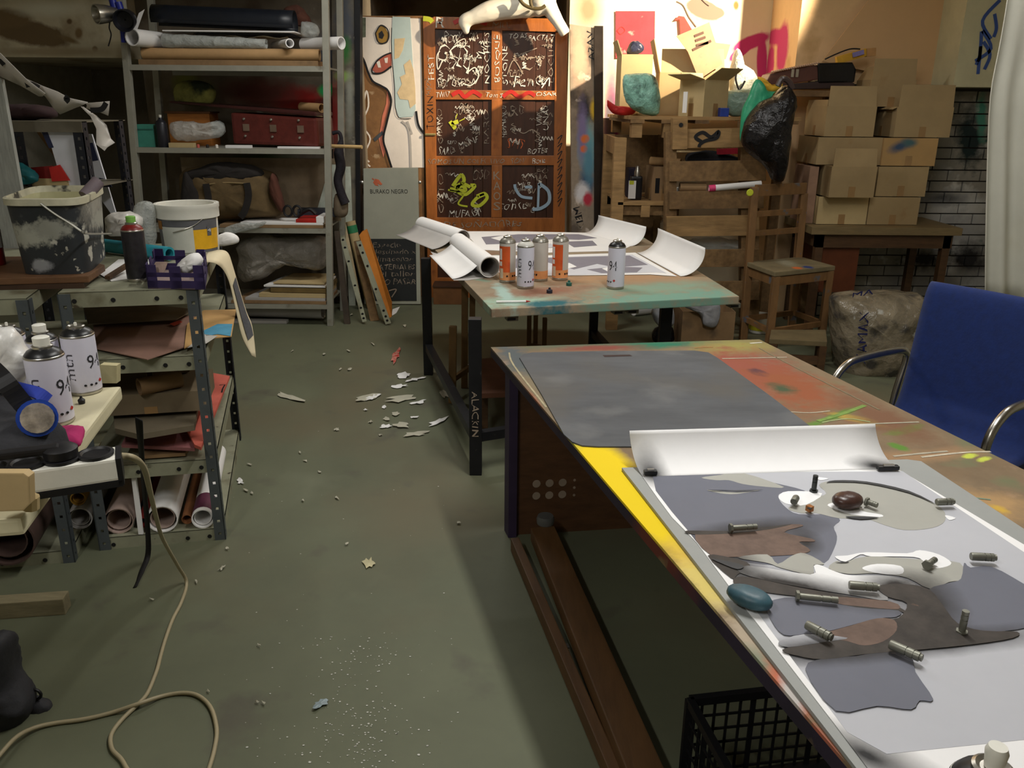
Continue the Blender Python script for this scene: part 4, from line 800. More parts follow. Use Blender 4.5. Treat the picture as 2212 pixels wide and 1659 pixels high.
# ------------------------------------------------------------------ desk with cartons
zs = [Q(1860, y, DKY).z for y in (485, 424, 358, 296, 230)]
DT = zs[0]-.002
desk = thing('desk', 'dark wooden desk carrying the stack of cartons', 'desk', (2.4, 5.85, 0))
DKW = mat('dark_desk_wood', (78, 54, 32), .6, var=.25, stretch=(1, 6, 6))
MB().box(1.98, 2.98, 5.57, 6.16, DT-.05, DT).build('top', mat('desk_top_wood', (122, 104, 72), .5, var=.15, stretch=(1, 6, 6)), desk, bevel=.004)
MB().box(2.03, 2.94, 5.60, 5.625, DT-.14, DT-.05).build('apron', DKW, desk); MB().box(2.03, 2.055, 5.625, 6.10, DT-.14, DT-.05).build('apron', DKW, desk)
for x, y in ((2.03, 5.60), (2.88, 5.60), (2.03, 6.05), (2.88, 6.05)): MB().box(x, x+.05, y, y+.05, 0, DT-.05).build('leg', DKW, desk)
MB().box(2.09, 2.34, 5.63, 6.04, .30, DT-.14).build('drawer_unit', mat('russet_wood', (94, 48, 24), .5, var=.2), desk, bevel=.004)
def cpx(label, x0, x1, lo, hi, Y, dp, flaps=(), rz=0, mt=CARD, **k):
    a = Q(x0, 400, Y).x; b = Q(x1, 400, Y).x
    return carton('carton', label, ((a+b)/2, Y+dp/2, lo+.001), b-a-.004, dp, hi-lo-.005, rz, mt, flaps, 'cartons stacked on the desk', open_top=not flaps, **k)
cpx('closed carton in the bottom row, left of the two', 1772, 1882, zs[0], zs[1], DKY, .42, mt=CARDL)
cpx('closed carton in the bottom row, right of the two', 1883, 1994, zs[0], zs[1], DKY, .42)
cpx('open carton jutting forward in the second row with a raised front flap', 1792, 1891, zs[1], zs[2], DKY-.10, .48, [('f', 97, .118)])
cpx('closed carton in the second row beside the bricks', 1893, 2002, zs[1], zs[2], DKY, .42)
cpx('closed carton in the third row behind the jutting carton', 1756, 1894, zs[2]+.002, zs[3], DKY+.03, .40)
t = cpx('closed carton with a blue spray smear in the third row', 1896, 2012, zs[2], zs[3], DKY+.01, .42, mt=blobs(mat('cardboard_sprayed', (172, 138, 90), .85, var=.1, scale=4), [blY(DKY+.01, (1945, 316), 22, 9, (60, 78, 104), .6, -20), blY(DKY+.01, (1965, 308), 14, 8, (70, 100, 104), .6)], 20, .5))
cpx('open carton on top at the left with light inner flaps', 1766, 1872, zs[3], zs[4], DKY+.03, .40, [('f', 96, .13), ('l', 96, .045)])
cpx('open carton on top at the right with one tall front flap', 1914, 2034, zs[3], zs[4], DKY+.01, .43, [('f', 91, .14), ('l', -25, .03)])
a = Q(1878, 200, DKY+.18).x; b = Q(1976, 200, DKY+.18).x
carton('carton', 'highest open carton standing on the top row', ((a+b)/2, DKY+.30, zs[4]+.0005), b-a, .24, .17, 0, CARD, [('f', 93, .13), ('l', 120, .1)], 'cartons stacked on the desk')
t = carton('carton', 'dusty pinkish carton standing behind the wooden chair', (2.012, DKY+.2, DT+.002), .06, .3, .37, 0, mat('pink_cardboard', (150, 118, 96), .85), group='cartons stacked on the desk', open_top=False, tape=False)
# instrument case and spirit level on the cartons
cs = thing('instrument_case', 'long dark brown instrument case resting above the cartons', 'case', tuple(Q(1750, 192, 6.0)))
YC = 6.0
MB().prism([Q(x, y, YC) for x, y in ((1658, 172), (1664, 160), (1690, 151), (1760, 140), (1772, 148), (1770, 172), (1700, 182), (1664, 184))], (0, .2, 0)).build('body', mat('maroon_case', (86, 50, 40), .5, var=.2), cs, bevel=.008)
MB().prism([Q(x, y, YC-.01) for x, y in ((1766, 136), (1842, 134), (1850, 150), (1846, 178), (1768, 180))], (0, .22, 0)).build('black_end', mat('black_gloss', (20, 20, 22), .2), cs, bevel=.012)
MB().prism([Q(x, y, YC-.005) for x, y in ((1664, 184), (1830, 172), (1846, 180), (1846, 190), (1664, 194))], (0, .21, 0)).build('base_rim', mat('dark_rim', (50, 34, 32), .5), cs, bevel=.004)
for k in range(22):
    f = k/21; c_ = Q(1668+f*98, 155-f*19, YC-.015); MB().lathe([(.002, -.008), (.008, -.004), (.008, .004), (.002, .008)], c_, 8).build('bead', mat('pale_bead', (190, 156, 130), .5), cs, smooth=True)
for x in (1712, 1722): MB().obox(Q(x, 158, YC-.006), .018, .006, .05).build('clasp', STUD, cs)
PZ = Q(1750, 195, YC).z
t = MB().box(1.79, 2.34, 5.98, 6.22, PZ-.04, PZ-.001).build('shelf_plank', WOODX); tag(t, 'rough plank under the instrument case behind the cartons', 'plank')
for x, lb in ((1.90, 'timber prop under the left end of the plank behind the desk'), (2.20, 'timber prop holding the plank behind the cartons')):
    t2 = thing('plank_prop', lb, 'post', (x, 6.2, 0)); MB().box(x-.03, x+.03, 6.16, 6.215, 0, PZ-.041).build('post', WOODX, t2); MB().box(x-.06, x+.06, 6.16, 6.225, 0, .03).build('foot', WOODX, t2)
lv = thing('spirit_level', 'yellow spirit level with a violet vial lying on the case', 'level', tuple(Q(1850, 126, 6.04)))
MB().bar(Q(1806, 131, 6.04), Q(1870, 113, 6.06), .03, .05).build('body', mat('yellow_level', (206, 158, 50), .5), lv, bevel=.004)
MB().bar(Q(1842, 119, 6.022), Q(1866, 112, 6.03), .006, .03).build('vial', mat('violet_vial', (132, 124, 180), .3), lv); MB().bar(Q(1870, 114, 6.06), Q(1890, 112, 6.06), .04, .052).build('end_block', mat('tan_end', (176, 132, 82), .6), lv, bevel=.003)
t = MB().tube(smooth_line([Q(x, y, 6.03) for x, y in ((1782, 128), (1808, 116), (1836, 106), (1858, 106))]), .005, 6).build('wire', INK, smooth=True); tag(t, 'thin black wire arching over the spirit level', 'wire')

# ------------------------------------------------------------------ wooden chair, step, bale
CHW = mat('worn_chair_wood', (116, 84, 50), .6, var=.25, scale=6, stretch=(3, 3, 1), stain=[(14, .62, .05, (92, 90, 92)), (22, .7, .03, (60, 80, 140))])
SH = .57
ch = thing('wooden_chair', 'paint splattered wooden chair with slatted back beside the pallet', 'chair', (1.75, 5.4, 0))
BL_, BR_, FL_, FR_ = P(1622, 566, SH), P(1728, 556, SH), P(1678, 586, SH), P(1794, 574, SH)
for nm, top, x, y in (('back_leg', 405, 1618, 0), ('back_leg', 418, 1728, 0)):
    b0 = BL_ if x < 1700 else BR_; hz = Q(x, top, b0.y).z
    MB().bar((b0.x, b0.y, 0), (b0.x-.015, b0.y+.03, hz), .045, .05, (0, 1, 0)).build('back_leg', CHW, ch, bevel=.004)
for b0 in (FL_, FR_): MB().bar((b0.x, b0.y, 0), (b0.x, b0.y, SH-.03), .042, .042, (0, 1, 0)).build('front_leg', CHW, ch, bevel=.004)
cen = (BL_+BR_+FL_+FR_)/4
seat = blobs(mat('worn_seat', (116, 104, 78), .6, var=.25, scale=8), [bl(SH, (1700, 568), (1720, 572), (1700, 574), (140, 134, 112), .5), (P(1722, 579, SH), V((.03, 0, 0)), V((0, .02, .02)), (196, 100, 50), .3), (P(1745, 577, SH), V((.03, 0, 0)), V((0, .02, .02)), (40, 56, 110), .3)], 20, .4)
MB().prism([cen+(p-cen)*1.12 for p in (BL_, BR_, FR_, FL_)], (0, 0, -.028)).build('seat', seat, ch, bevel=.005)
for p, q in ((BL_, BR_), (FL_, FR_), (BL_, FL_), (BR_, FR_)):
    MB().bar(p+V((0, 0, -.06)), q+V((0, 0, -.06)), .022, .055).build('apron', CHW, ch)
    MB().bar((p.x, p.y, .20), (q.x, q.y, .20), .022, .032).build('stretcher', CHW, ch)
def backz(y): return Q(1670, y, BL_.y+.02).z
for y, hh in ((412, .07), (463, .035), (505, .035)):
    z = backz(y); MB().bar((BL_.x-.01, BL_.y+.02, z), (BR_.x-.01, BR_.y+.02, z), .022, hh).build('back_slat', CHW, ch, bevel=.003)
c_ = Q(1620, 416, BL_.y-.012); MB().lathe([(.022, 0), (.018, .002)], c_, 12, axisT((0, -1, 0))).build('paint_drip', LIME, ch)
# paint bucket under the chair
pb = thing('paint_tub', 'small white paint tub with yellow label under the wooden chair', 'tub', tuple(P(1640, 722, 0)))
c_ = P(1640, 716, 0); MB().lathe([(.07, 0), (.075, .10), (.072, .102)], c_, 18).build('body', PLASTW, pb, smooth=True); MB().lathe([(.076, .10), (.078, .125), (.07, .125), (.068, .105)], c_, 18, cap=False).build('rim', PLASTW, pb, smooth=True); MB().lathe([(.0745, .02), (.0765, .06)], c_, 18, cap=False).build('label', mat('yellow_label', (196, 186, 40), .5), pb, smooth=True)
sp_ = thing('step_stool', 'low worn wooden step in front of the wooden chair', 'stool', (1.70, 4.92, 0))
s0, s1, s2, s3 = P(1666, 712, .22), P(1784, 712, .22), P(1787, 738, .22), P(1662, 732, .22)
MB().prism([s0, s1, s2, s3], (0, 0, -.03)).build('tread', mat('worn_tread', (104, 90, 62), .7, var=.2), sp_, bevel=.004)
for p in (s0, s1, s2, s3):
    q = p+((s0+s1+s2+s3)/4-p)*.14; MB().bar((q.x, q.y, 0), (q.x, q.y, .19), .04, .04, (0, 1, 0)).build('leg', DKW, sp_)
MB().bar(s3+V((.03, .02, -.12)), s2+V((-.03, .02, -.12)), .02, .05).build('rail', DKW, sp_)
# plastic wrapped bale
BALE = mat('wrapped_bale', (122, 112, 94), .2, var=.4, scale=7, bump=.5, crinkle=11, stain=[(8, .56, .1, (70, 66, 62)), (13, .66, .05, (170, 168, 160))])
bale = thing('wrapped_bale', 'bale of cardboard wrapped in clear plastic with dark blue lettering', 'bale', tuple(P(1885, 822, 0)))
ol = smooth_line([Q(x, y, 4.86) for x, y in ((1798, 664), (1802, 640), (1850, 632), (1900, 630), (1960, 632), (1990, 644), (1992, 740), (1990, 806), (1960, 824), (1870, 824), (1816, 812), (1800, 740))], 4, True)
pillow(ol, .22, (0, -1, 0), 7, .018, 41).build('bale_body', BALE, bale, smooth='all')
o_ = Q(1868, 786, 4.66); text('XAMAX', o_, Q(1876, 672, 4.66)-o_, V((-.055, 0, 0)), mat('navy_marker', (30, 34, 82), .5), bale, (0, -.012, 0), jit=4)
o_ = Q(1836, 648, 4.72); text('MA', o_, Q(1880, 640, 4.72)-o_, V((0, 0, .03)), MATS['navy_marker'], bale, (0, -.03, .02), jit=4)
# things under the tables near the rack
rb = carton('rubbish_carton', 'open brown carton full of rags under the far table', (Q(1520, 700, 5.36).x, 5.36, 0), .34, .26, .25, 0, CARDD, tape=False)
t = bag('grey_rag', [(1466, 650), (1500, 640), (1540, 645), (1556, 664), (1548, 704), (1522, 704), (1512, 680), (1490, 668)], 5.215, .03, mat('grey_rag', (150, 150, 154), .9, var=.3, bump=.3), .010, 51); tag(t, 'grey rag hanging over the front of the rag carton', 'rag')
t = bag('white_rag', [(1408, 670), (1428, 658), (1452, 662), (1456, 698), (1432, 708), (1414, 694)], 5.34, .05, mat('pale_rag', (166, 168, 174), .9, var=.3), .008, 52); tag(t, 'pale rag heaped beside the rag carton', 'rag')
t = rest(bag('black_sack', [(1408, 722), (1420, 704), (1450, 702), (1456, 726), (1446, 738), (1416, 738)], 5.36, .06, MATS['black_film'], .006, 53), 0); tag(t, 'small black sack on the floor under the far table', 'sack')
t = onrow('paper_tube', 'white paper tube lying on the floor under the far table', 'paper roll', P(1368, 668, .05), P(1402, 664, .05), .05, PAPER)
# ------------------------------------------------------------------ spray cans
CANW = mat('lilac_white_label', (206, 204, 218), .4, var=.04, bump=0); CANM = mat('can_tin', (176, 172, 164), .3, .9, var=.08); SHB = mat('black_shoulder', (26, 26, 28), .35, var=.2)
SHW = mat('white_shoulder', (216, 214, 206), .4); SHG = mat('grey_shoulder', (150, 146, 136), .35, .5)
def wrap(s, r_, a0, a1, z0, z1, mt, parent, vertical=False):
    tv, tf = text_mesh(s); pts = []
    for u, v in tv:
        if vertical: a = a0+(a1-a0)*(1-v); z = z0+(z1-z0)*u
        else: a = a0+(a1-a0)*u; z = z0+(z1-z0)*v
        pts.append((r_*math.cos(a), r_*math.sin(a), z))
    return MB().add(pts, tf).build('lettering', mt, parent, local=True)
def make_can(name, label, shoulder, cap, style, group=None):
    t = thing(name, label, 'spray can', (0, 0, 0), group)
    B = lambda prof, n, mt, par=None: MB().lathe(prof, (0, 0, 0), 24).build(n, mt, par or t, smooth=True, local=True)
    if style == 'orange':
        lab = B([(.033, .010), (.0335, .014), (.0335, .160), (.033, .163)], 'label', mat('can_silver_paint', (190, 184, 176), .4, var=.06))
        OR_ = mat('can_orange', (214, 92, 40), .45, stain=[(20, .6, .2, (190, 52, 30))])
        mb = MB(); n = 10; rows = [[(.0338*math.cos(R(-175+95*k/n)), .0338*math.sin(R(-175+95*k/n)), z) for k in range(n+1)] for z in (.045, .150)]; mb.grid(rows).build('band', OR_, t, local=True, smooth=True)
        B([(.0338, .012), (.0338, .045)], 'foot_band', mat('can_orange_pale', (222, 150, 96), .45))
        for a0, z0, z1 in ((-165, .095, .14), (-165, .07, .088)):
            MB().grid([[(.0341*math.cos(R(a0+26*k/4)), .0341*math.sin(R(a0+26*k/4)), z) for k in range(5)] for z in (z0, z1)]).build('print', PAPER, lab, local=True)
        MB().grid([[(.0341*math.cos(R(-160+30*k/4)), .0341*math.sin(R(-160+30*k/4)), z) for k in range(5)] for z in (.02, .06)]).build('print', mat('can_print', (216, 200, 176), .5), lab, local=True)
        for a in (-100, -60, -40): MB().lathe([(.004, 0), (.004, .001)], (.0342*math.cos(R(a)), .0342*math.sin(R(a)), .03), 8, axisT((math.cos(R(a)), math.sin(R(a)), 0))).build('symbol', INK, lab, local=True)
    else:
        lab = B([(.033, .010), (.0335, .014), (.0335, .160), (.033, .163)], 'label', CANW)
        wrap('94', .0338, R(-82), R(-25), .074, .112, mat('stencil_grey', (46, 46, 50), .6), lab)
        wrap('mtn', .0338, R(-158), R(-128), .045, .118, mat('stencil_grey2', (70, 68, 76), .6), lab, True)
        for a in (-100, -80, -62): MB().lathe([(.003, 0), (.003, .001)], (.0338*math.cos(R(a)), .0338*math.sin(R(a)), .03), 8, axisT((math.cos(R(a)), math.sin(R(a)), 0))).build('symbol', INK, lab, local=True)
        a = R(-40); MB().lathe([(.005, 0), (.005, .001)], (.0338*math.cos(a), .0338*math.sin(a), .036), 4, axisT((math.cos(a), math.sin(a), 0))).build('symbol', REDP, lab, local=True)
    B([(.031, 0), (.0335, .003), (.0335, .010), (.033, .011)], 'base_rim', CANM)
    B([(.0338, .161), (.0342, .163), (.0338, .165), (.033, .166)], 'top_rim', CANM)
    B([(.033, .164), (.032, .168), (.027, .176), (.0185, .181), (.0175, .182)], 'shoulder', shoulder)
    cup = B([(.0175, .181), (.018, .187), (.015, .189), (.011, .186), (.004, .187)], 'valve_cup', CANM)
    if cap == 'stem': B([(.003, .188), (.003, .196), (.001, .197)], 'valve', PLASTW, cup)
    if cap == 'fat': B([(.014, .188), (.0145, .206), (.012, .208), (.002, .208)], 'nozzle', PLASTW, cup)
    if cap == 'thin':
        B([(.008, .188), (.010, .206), (.008, .212), (.002, .212)], 'nozzle', PLASTW, cup)
    return t

# ------------------------------------------------------------------ far work table
FH = .72
FTM = mat('paint_worn_table', (146, 130, 108), .75, spec=.2, var=.16, scale=7, stain=[(3, .54, .14, (128, 100, 80)), (6, .6, .1, (118, 138, 118)), (11, .66, .06, (190, 178, 156))])
blobs(FTM, [bl(FH, (1460, 640), (1620, 630), (1460, 652), (112, 148, 132), .4), bl(FH, (1120, 648), (1200, 640), (1120, 660), (150, 176, 156), .5), bl(FH, (1190, 656), (1240, 652), (1190, 664), (40, 96, 104), .5), bl(FH, (1330, 600), (1500, 596), (1330, 612), (166, 132, 100), .6), bl(FH, (1180, 630), (1260, 625), (1180, 640), (140, 100, 80), .6), bl(FH, (1420, 622), (1540, 614), (1420, 632), (128, 150, 130), .6), bl(FH, (1090, 636), (1110, 660), (1100, 630), (160, 184, 174), .5)], 14, 1.5)
ft = thing('work_table', 'paint stained long table on black steel legs with posters on it', 'table', (.2, 4.3, 0))
fc = [V((-.085, 3.275, FH)), V((.985, 3.56, FH)), V((.80, 5.45, FH)), V((-.60, 5.35, FH))]
MB().prism(fc, (0, 0, -.035)).build('tabletop', FTM, ft, bevel=.004)
FEET = [P(1028, 1022, 0), P(926, 808, 0), V((.69, 3.66, 0)), V((.50, 5.0, 0))]
for p in FEET: MB().bar(p, (p.x, p.y, FH-.036), .052, .052, (0, 1, 0)).build('leg', BLACKST, ft, bevel=.003)
for i, j in ((0, 1), (2, 3), (0, 2)):
    for z in ((.17,) if (i, j) == (0, 1) else (.17,)): MB().bar(FEET[i]+V((0, 0, z)), FEET[j]+V((0, 0, z)), .04, .04).build('crossbar', BLACKST, ft)
for x in (1105, 1335, 1365, 1585):
    c_ = Q(x, 672-.05*(x-1105), 3.34+.27*(x-1105)/480); MB().obox((c_.x, c_.y, FH-.048), .045, .05, .02, R(14)).build('bracket', mat('bracket_steel', (130, 126, 112), .4, .6), ft)
    MB().obox((c_.x, c_.y-.027, FH-.049), .034, .004, .008, R(14)).build('slot', INK, ft)
o_ = FEET[0]+V((-.014, -.0275, .38)); text('ALACKIN', o_, V((0, 0, -.20)), V((.028, 0, 0)), CHALKD, ft, (0, 0, 0), jit=5)
# easel parts and low shelf seen under the table
es = thing('folded_easel', 'folded wooden easel standing under the far table', 'easel', tuple(P(985, 905, 0)))
e0 = P(985, 870, 0)
for dx, dy, h_, w_ in ((-.02, .0, .42, .04), (.03, .25, .66, .035), (.07, .28, .66, .03)): MB().bar((e0.x+dx, e0.y+dy, 0), (e0.x+dx+.01, e0.y+dy, h_), w_, .03, (0, 1, 0)).build('upright', mat('easel_wood', (112, 84, 46), .6, var=.2), es, bevel=.006)
MB().bar((e0.x-.03, e0.y+.0, .12), (e0.x+.08, e0.y+.29, .12), .02, .03).build('rail', MATS['easel_wood'], es)
es2 = thing('folded_easel', 'folded wooden easel further back under the far table', 'easel', tuple(P(1155, 800, 0)))
e0 = P(1150, 790, 0)
for dx, h_, dy in ((-.02, .66, .15), (.02, .66, .15), (.07, .30, 0)): MB().bar((e0.x+dx, e0.y+dy, 0), (e0.x+dx, e0.y+dy, h_), .028, .03, (0, 1, 0)).build('upright', MATS['easel_wood'], es2, bevel=.006)
MB().bar((e0.x-.03, e0.y+.1, .1), (e0.x+.08, e0.y+.05, .1), .02, .03).build('rail', MATS['easel_wood'], es2)
ls = thing('low_bench', 'low brown plank bench standing under the far table', 'bench', (.1, 3.75, 0))
MB().prism([P(1024, 775, .24), P(1130, 770, .24), P(1160, 845, .24), P(1034, 850, .24)], (0, 0, -.025)).build('plank', mat('bench_brown', (104, 66, 48), .6, var=.2), ls, bevel=.003)
for x, y in ((1034, 782), (1120, 778), (1145, 840), (1046, 842)):
    p = P(x, y, .215); MB().bar((p.x, p.y, 0), p, .035, .035, (0, 1, 0)).build('leg', DKW, ls)
# posters on the far table
GP1 = mat('print_mid_grey', (128, 124, 134), .75, var=.06, bump=0); GP2 = mat('print_dark_grey', (104, 104, 114), .75, var=.05, bump=0); GP3 = mat('print_light_grey', (200, 200, 206), .75, var=.03, bump=0)
def curled(name, label, flat_px, edge, r_, h, prints, sweep=115, mt=PAPER):
    """flat sheet whose far side edge (two photograph points) curls up"""
    t = thing(name, label, 'poster', tuple(P(*flat_px[0], h)))
    pts = [P(x, y, h) for x, y in flat_px]; a, b = P(*edge[0], h), P(*edge[1], h)
    MB().prism(pts, (0, 0, .0012)).build('sheet', mt, t)
    d = (b-a).normalized(); n_ = V((d.y, -d.x, 0)); c = sum(pts, V((0, 0, 0)))/len(pts)
    if n_.dot(a-c) < 0: n_ = -n_
    rows = []
    for i in range(13):
        th = R(sweep)*i/12; o_ = n_*(r_*math.sin(th))+V((0, 0, r_*(1-math.cos(th))+.0006)); rows.append([a+(b-a)*(k/6)+o_ for k in range(7)])
    MB().grid(rows).build('curl', mt, t, smooth='all', solid=.0012)
    for k, (px, pm) in enumerate(prints):
        MB().prism([P(x, y, h+.0018+.0004*k) for x, y in px], (0, 0, .0003)).build('print', pm, t)
    return t
curled('poster', 'stencil poster curling up at the side on the far table front', [(1082, 597), (1250, 595), (1404, 593), (1462, 597), (1372, 546), (1180, 552), (1060, 552)], [(1470, 597), (1376, 546)], .115, FH+.0022,
       [([(1090, 594), (1240, 594), (1420, 588), (1440, 590), (1366, 550), (1180, 556), (1080, 558)], GP3), ([(1082, 560), (1180, 557), (1360, 552), (1400, 572), (1330, 578), (1290, 570), (1240, 582), (1180, 566), (1110, 580)], GP1), ([(1268, 582), (1330, 576), (1388, 578), (1376, 588), (1300, 590)], GP1), ([(1190, 572), (1230, 568), (1246, 576), (1210, 584)], PAPER), ([(1300, 580), (1330, 574), (1340, 582), (1312, 586)], PAPER)], 100)
curled('poster', 'stencil poster with dark print at the back of the far table', [(1040, 540), (1180, 546), (1340, 542), (1362, 532), (1262, 503), (1120, 500), (1000, 500)], [(1362, 532), (1262, 503)], .10, FH+.0004,
       [([(1040, 512), (1120, 506), (1250, 506), (1290, 514), (1250, 518), (1200, 516), (1100, 526), (1050, 528)], GP1), ([(1220, 522), (1280, 520), (1290, 530), (1240, 534)], GP1), ([(1060, 514), (1090, 508), (1104, 512), (1080, 520)], PAPER), ([(1100, 532), (1190, 526), (1200, 534), (1110, 540)], GP3)], 95)
pr = thing('poster_roll', 'thick white rolled poster with open end at the front of the table', 'poster', tuple(P(1058, 604, FH)))
r_ = .050
a_, b_ = P(1058, 577, FH+r_+.004), P(990, 523, FH+r_+.004)
MB().pipe(a_, b_, r_, .004, 28).build('outer_turn', PAPER, pr, smooth=True); MB().pipe(a_+(b_-a_)*.01, b_, r_-.006, .003, 24).build('inner_turn', PAPERG, pr, smooth=True)
pr2 = thing('poster_roll', 'second white rolled poster lying behind at the table corner', 'poster', tuple(P(1000, 536, FH)))
a2, b2 = P(1000, 514, FH+.055), P(912, 484, FH+.055)
MB().pipe(a2, b2, .046, .004, 28).build('outer_turn', PAPER, pr2, smooth=True); MB().pipe(a2+(b2-a2)*.02, b2, .038, .003, 24).build('inner_turn', PAPERG, pr2, smooth=True)
def loose_turn(p, q, r_, f0, f1, reach, mt, label):
    """loose end of a rolled sheet: leaves the roll's side and comes down onto the table"""
    d = (q-p).normalized(); nl = V((-d.y, d.x, 0)).normalized()
    if nl.x > 0: nl = -nl
    zc = p.z; rows = []
    for i in range(9):
        s_ = i/8; o_ = nl*(r_+.0015+reach*s_); z = FH+.0055+(zc-FH-.0055)*(1-s_)**2.2
        rows.append([V((0, 0, z))+V(((p+(q-p)*(f0+(f1-f0)*j/6)).x, (p+(q-p)*(f0+(f1-f0)*j/6)).y, 0))+o_-d*(.05*s_) for j in range(7)])
    t = MB().grid(rows).build('paper_sheet', mt, smooth='all', solid=.0012); tag(t, label, 'paper'); return t
loose_turn(a2, b2, .046, .05, 1.0, .15, PAPERG, 'loose grey sheet end spreading off the rear poster roll')
t = MB().prism([P(x, y, FH+.0006) for x, y in ((930, 544), (985, 560), (1062, 598), (1010, 606), (980, 606))], (0, 0, .0012)).build('paper_sheet', PAPERG); tag(t, 'grey sheet corner hanging over the table edge', 'paper')
loose_turn(a_, b_, .050, .06, .92, .13, PAPER, 'loose white sheet flap beside the front poster roll')
# cans on the far table
S_ = 1.13
def put(tpl, x, y, h, label, rz=0, sc=1.0, first=False):
    p = P(x, y, h)+V((0, .03*sc, 0))
    if first: tpl.location = p; tpl.rotation_euler.z = rz; tpl.scale = (sc,)*3; tpl['label'] = label; return tpl
    return copy_tree(tpl, p, rz, sc, label)
cO = make_can('spray_can', '-', SHG, 'stem', 'orange', 'spray cans on the far table')
put(cO, 1096, 612, FH, 'orange and silver spray can next to the open poster roll', R(8), S_, True)
put(cO, 1166, 609, FH, 'silver spray can with orange foot band between white and orange cans', R(-75), S_)
put(cO, 1210, 607, FH, 'orange and silver spray can standing apart to the right of the white one', R(4), S_)
cW = make_can('spray_can', '-', SHW, 'stem', '94', 'spray cans on the far table')
put(cW, 1135, 625, FH, 'white labelled spray can with white top in front of the orange cans', R(8), S_+.02, True)
cB = make_can('spray_can', '-', SHB, 'stem', '94')
put(cB, 1331, 626, FH, 'white labelled spray can with black top standing alone on the far table', R(-68), S_+.02, True)
for x, y, cc, lb in ((1187, 633, (34, 36, 50), 'small black spray nozzle cap on the far table'), (1229, 617, (34, 92, 80), 'small dark green spray nozzle cap on the far table')):
    t = thing('nozzle_cap', lb, 'cap', tuple(P(x, y, FH))); c_ = P(x, y, FH); mt = mat('cap_'+lb.split()[1]+lb.split()[2], cc, .5)
    MB().lathe([(.013, 0), (.013, .014), (.009, .016)], c_, 12).build('body', mt, t, smooth=True); MB().lathe([(.006, .016), (.005, .024), (.002, .025)], c_, 10).build('tip', mt, t, smooth=True)
t = thing('pencil', 'thin white brush with red tip on the table front edge', 'brush', tuple(P(1105, 652, FH)))
MB().tube([P(1072, 652, FH+.006), P(1136, 651, FH+.006)], .005, 8).build('handle', PAPER, t, smooth=True); MB().tube([P(1136, 651, FH+.006), P(1146, 651, FH+.006)], [.005, .001], 8).build('tip', REDP, t, smooth=True)

# ------------------------------------------------------------------ near work table
NH = .70
NTM = mat('paint_spattered_top', (124, 106, 84), .78, spec=.2, var=.18, scale=6, bump=.2, stain=[(2.5, .52, .16, (120, 98, 74)), (6, .6, .1, (110, 112, 84)), (9, .63, .08, (150, 126, 104)), (30, .7, .03, (196, 184, 150))])
GRN = (90, 128, 54)
blobs(NTM, [bl(NH, (1330, 742), (1560, 738), (1330, 752), (92, 100, 82), .5), bl(NH, (1420, 745), (1500, 742), (1420, 752), (46, 110, 86), .5), bl(NH, (1300, 752), (1380, 750), (1300, 758), (128, 70, 60), .5), bl(NH, (1580, 750), (1650, 745), (1590, 765), (146, 138, 78), .6),
            bl(NH, (1625, 800), (1700, 850), (1700, 790), (142, 80, 66), .35), bl(NH, (1640, 804), (1662, 810), (1640, 812), (44, 42, 66), .2), bl(NH, (1720, 840), (1810, 890), (1780, 832), (140, 82, 56), .6), bl(NH, (1690, 840), (1720, 846), (1690, 850), (70, 82, 60), .4),
            bl(NH, (1818, 894), (1872, 874), (1824, 900), GRN, .3), bl(NH, (1950, 930), (1985, 922), (1954, 938), GRN, .3), bl(NH, (1942, 966), (1965, 972), (1945, 973), GRN, .3), bl(NH, (1860, 906), (1930, 920), (1866, 914), (164, 140, 70), .4), bl(NH, (1900, 900), (1990, 950), (1930, 890), (116, 84, 64), .6), bl(NH, (1990, 985), (2120, 975), (2000, 996), (150, 120, 90), .6), bl(NH, (2095, 985), (2110, 984), (2097, 990), (190, 200, 80), .3), bl(NH, (2125, 992), (2140, 990), (2127, 997), (190, 200, 80), .3), bl(NH, (2140, 1090), (2220, 1120), (2200, 1080), (168, 136, 96), .6), bl(NH, (2160, 1100), (2180, 1108), (2168, 1096), (196, 160, 70), .4),
            bl(NH, (1270, 975), (1330, 1020), (1300, 965), (150, 132, 40), .5), bl(NH, (1250, 965), (1280, 975), (1262, 958), (110, 140, 80), .5), bl(NH, (1480, 1200), (1540, 1260), (1500, 1190), (196, 158, 100), .5), bl(NH, (1535, 1265), (1600, 1340), (1570, 1255), (210, 190, 110), .5), bl(NH, (1610, 1370), (1660, 1430), (1640, 1360), (176, 160, 140), .5), bl(NH, (1640, 1440), (1680, 1480), (1660, 1425), (130, 140, 120), .6), bl(NH, (1700, 1490), (1740, 1560), (1725, 1480), (190, 110, 84), .5), bl(NH, (1710, 1500), (1730, 1540), (1725, 1495), (190, 184, 180), .4), bl(NH, (1760, 1600), (1790, 1640), (1785, 1590), (196, 80, 64), .4), bl(NH, (1775, 1640), (1800, 1680), (1795, 1630), (100, 150, 190), .4), bl(NH, (1180, 850), (1240, 930), (1195, 845), (126, 118, 96), .6), bl(NH, (1150, 870), (1170, 900), (1160, 866), (150, 80, 60), .5), bl(NH, (1110, 770), (1130, 800), (1135, 765), (84, 90, 92), .4)], 15, 1.2)
blobs(NTM, [bl(NH, (1345, 1050), (1465, 1190), (1400, 1035), (228, 198, 28), .22)], 12, .25)
nt_ = thing('work_table', 'paint splattered table on a purple edged base with the stencil poster', 'table', (.6, 1.7, 0))
nc = [P(1060, 750, NH), P(1640, 733, NH), V((1.60, .30, NH)), V((.585, .30, NH))]
MB().prism(nc, (0, 0, -.006)).build('tabletop', NTM, nt_)
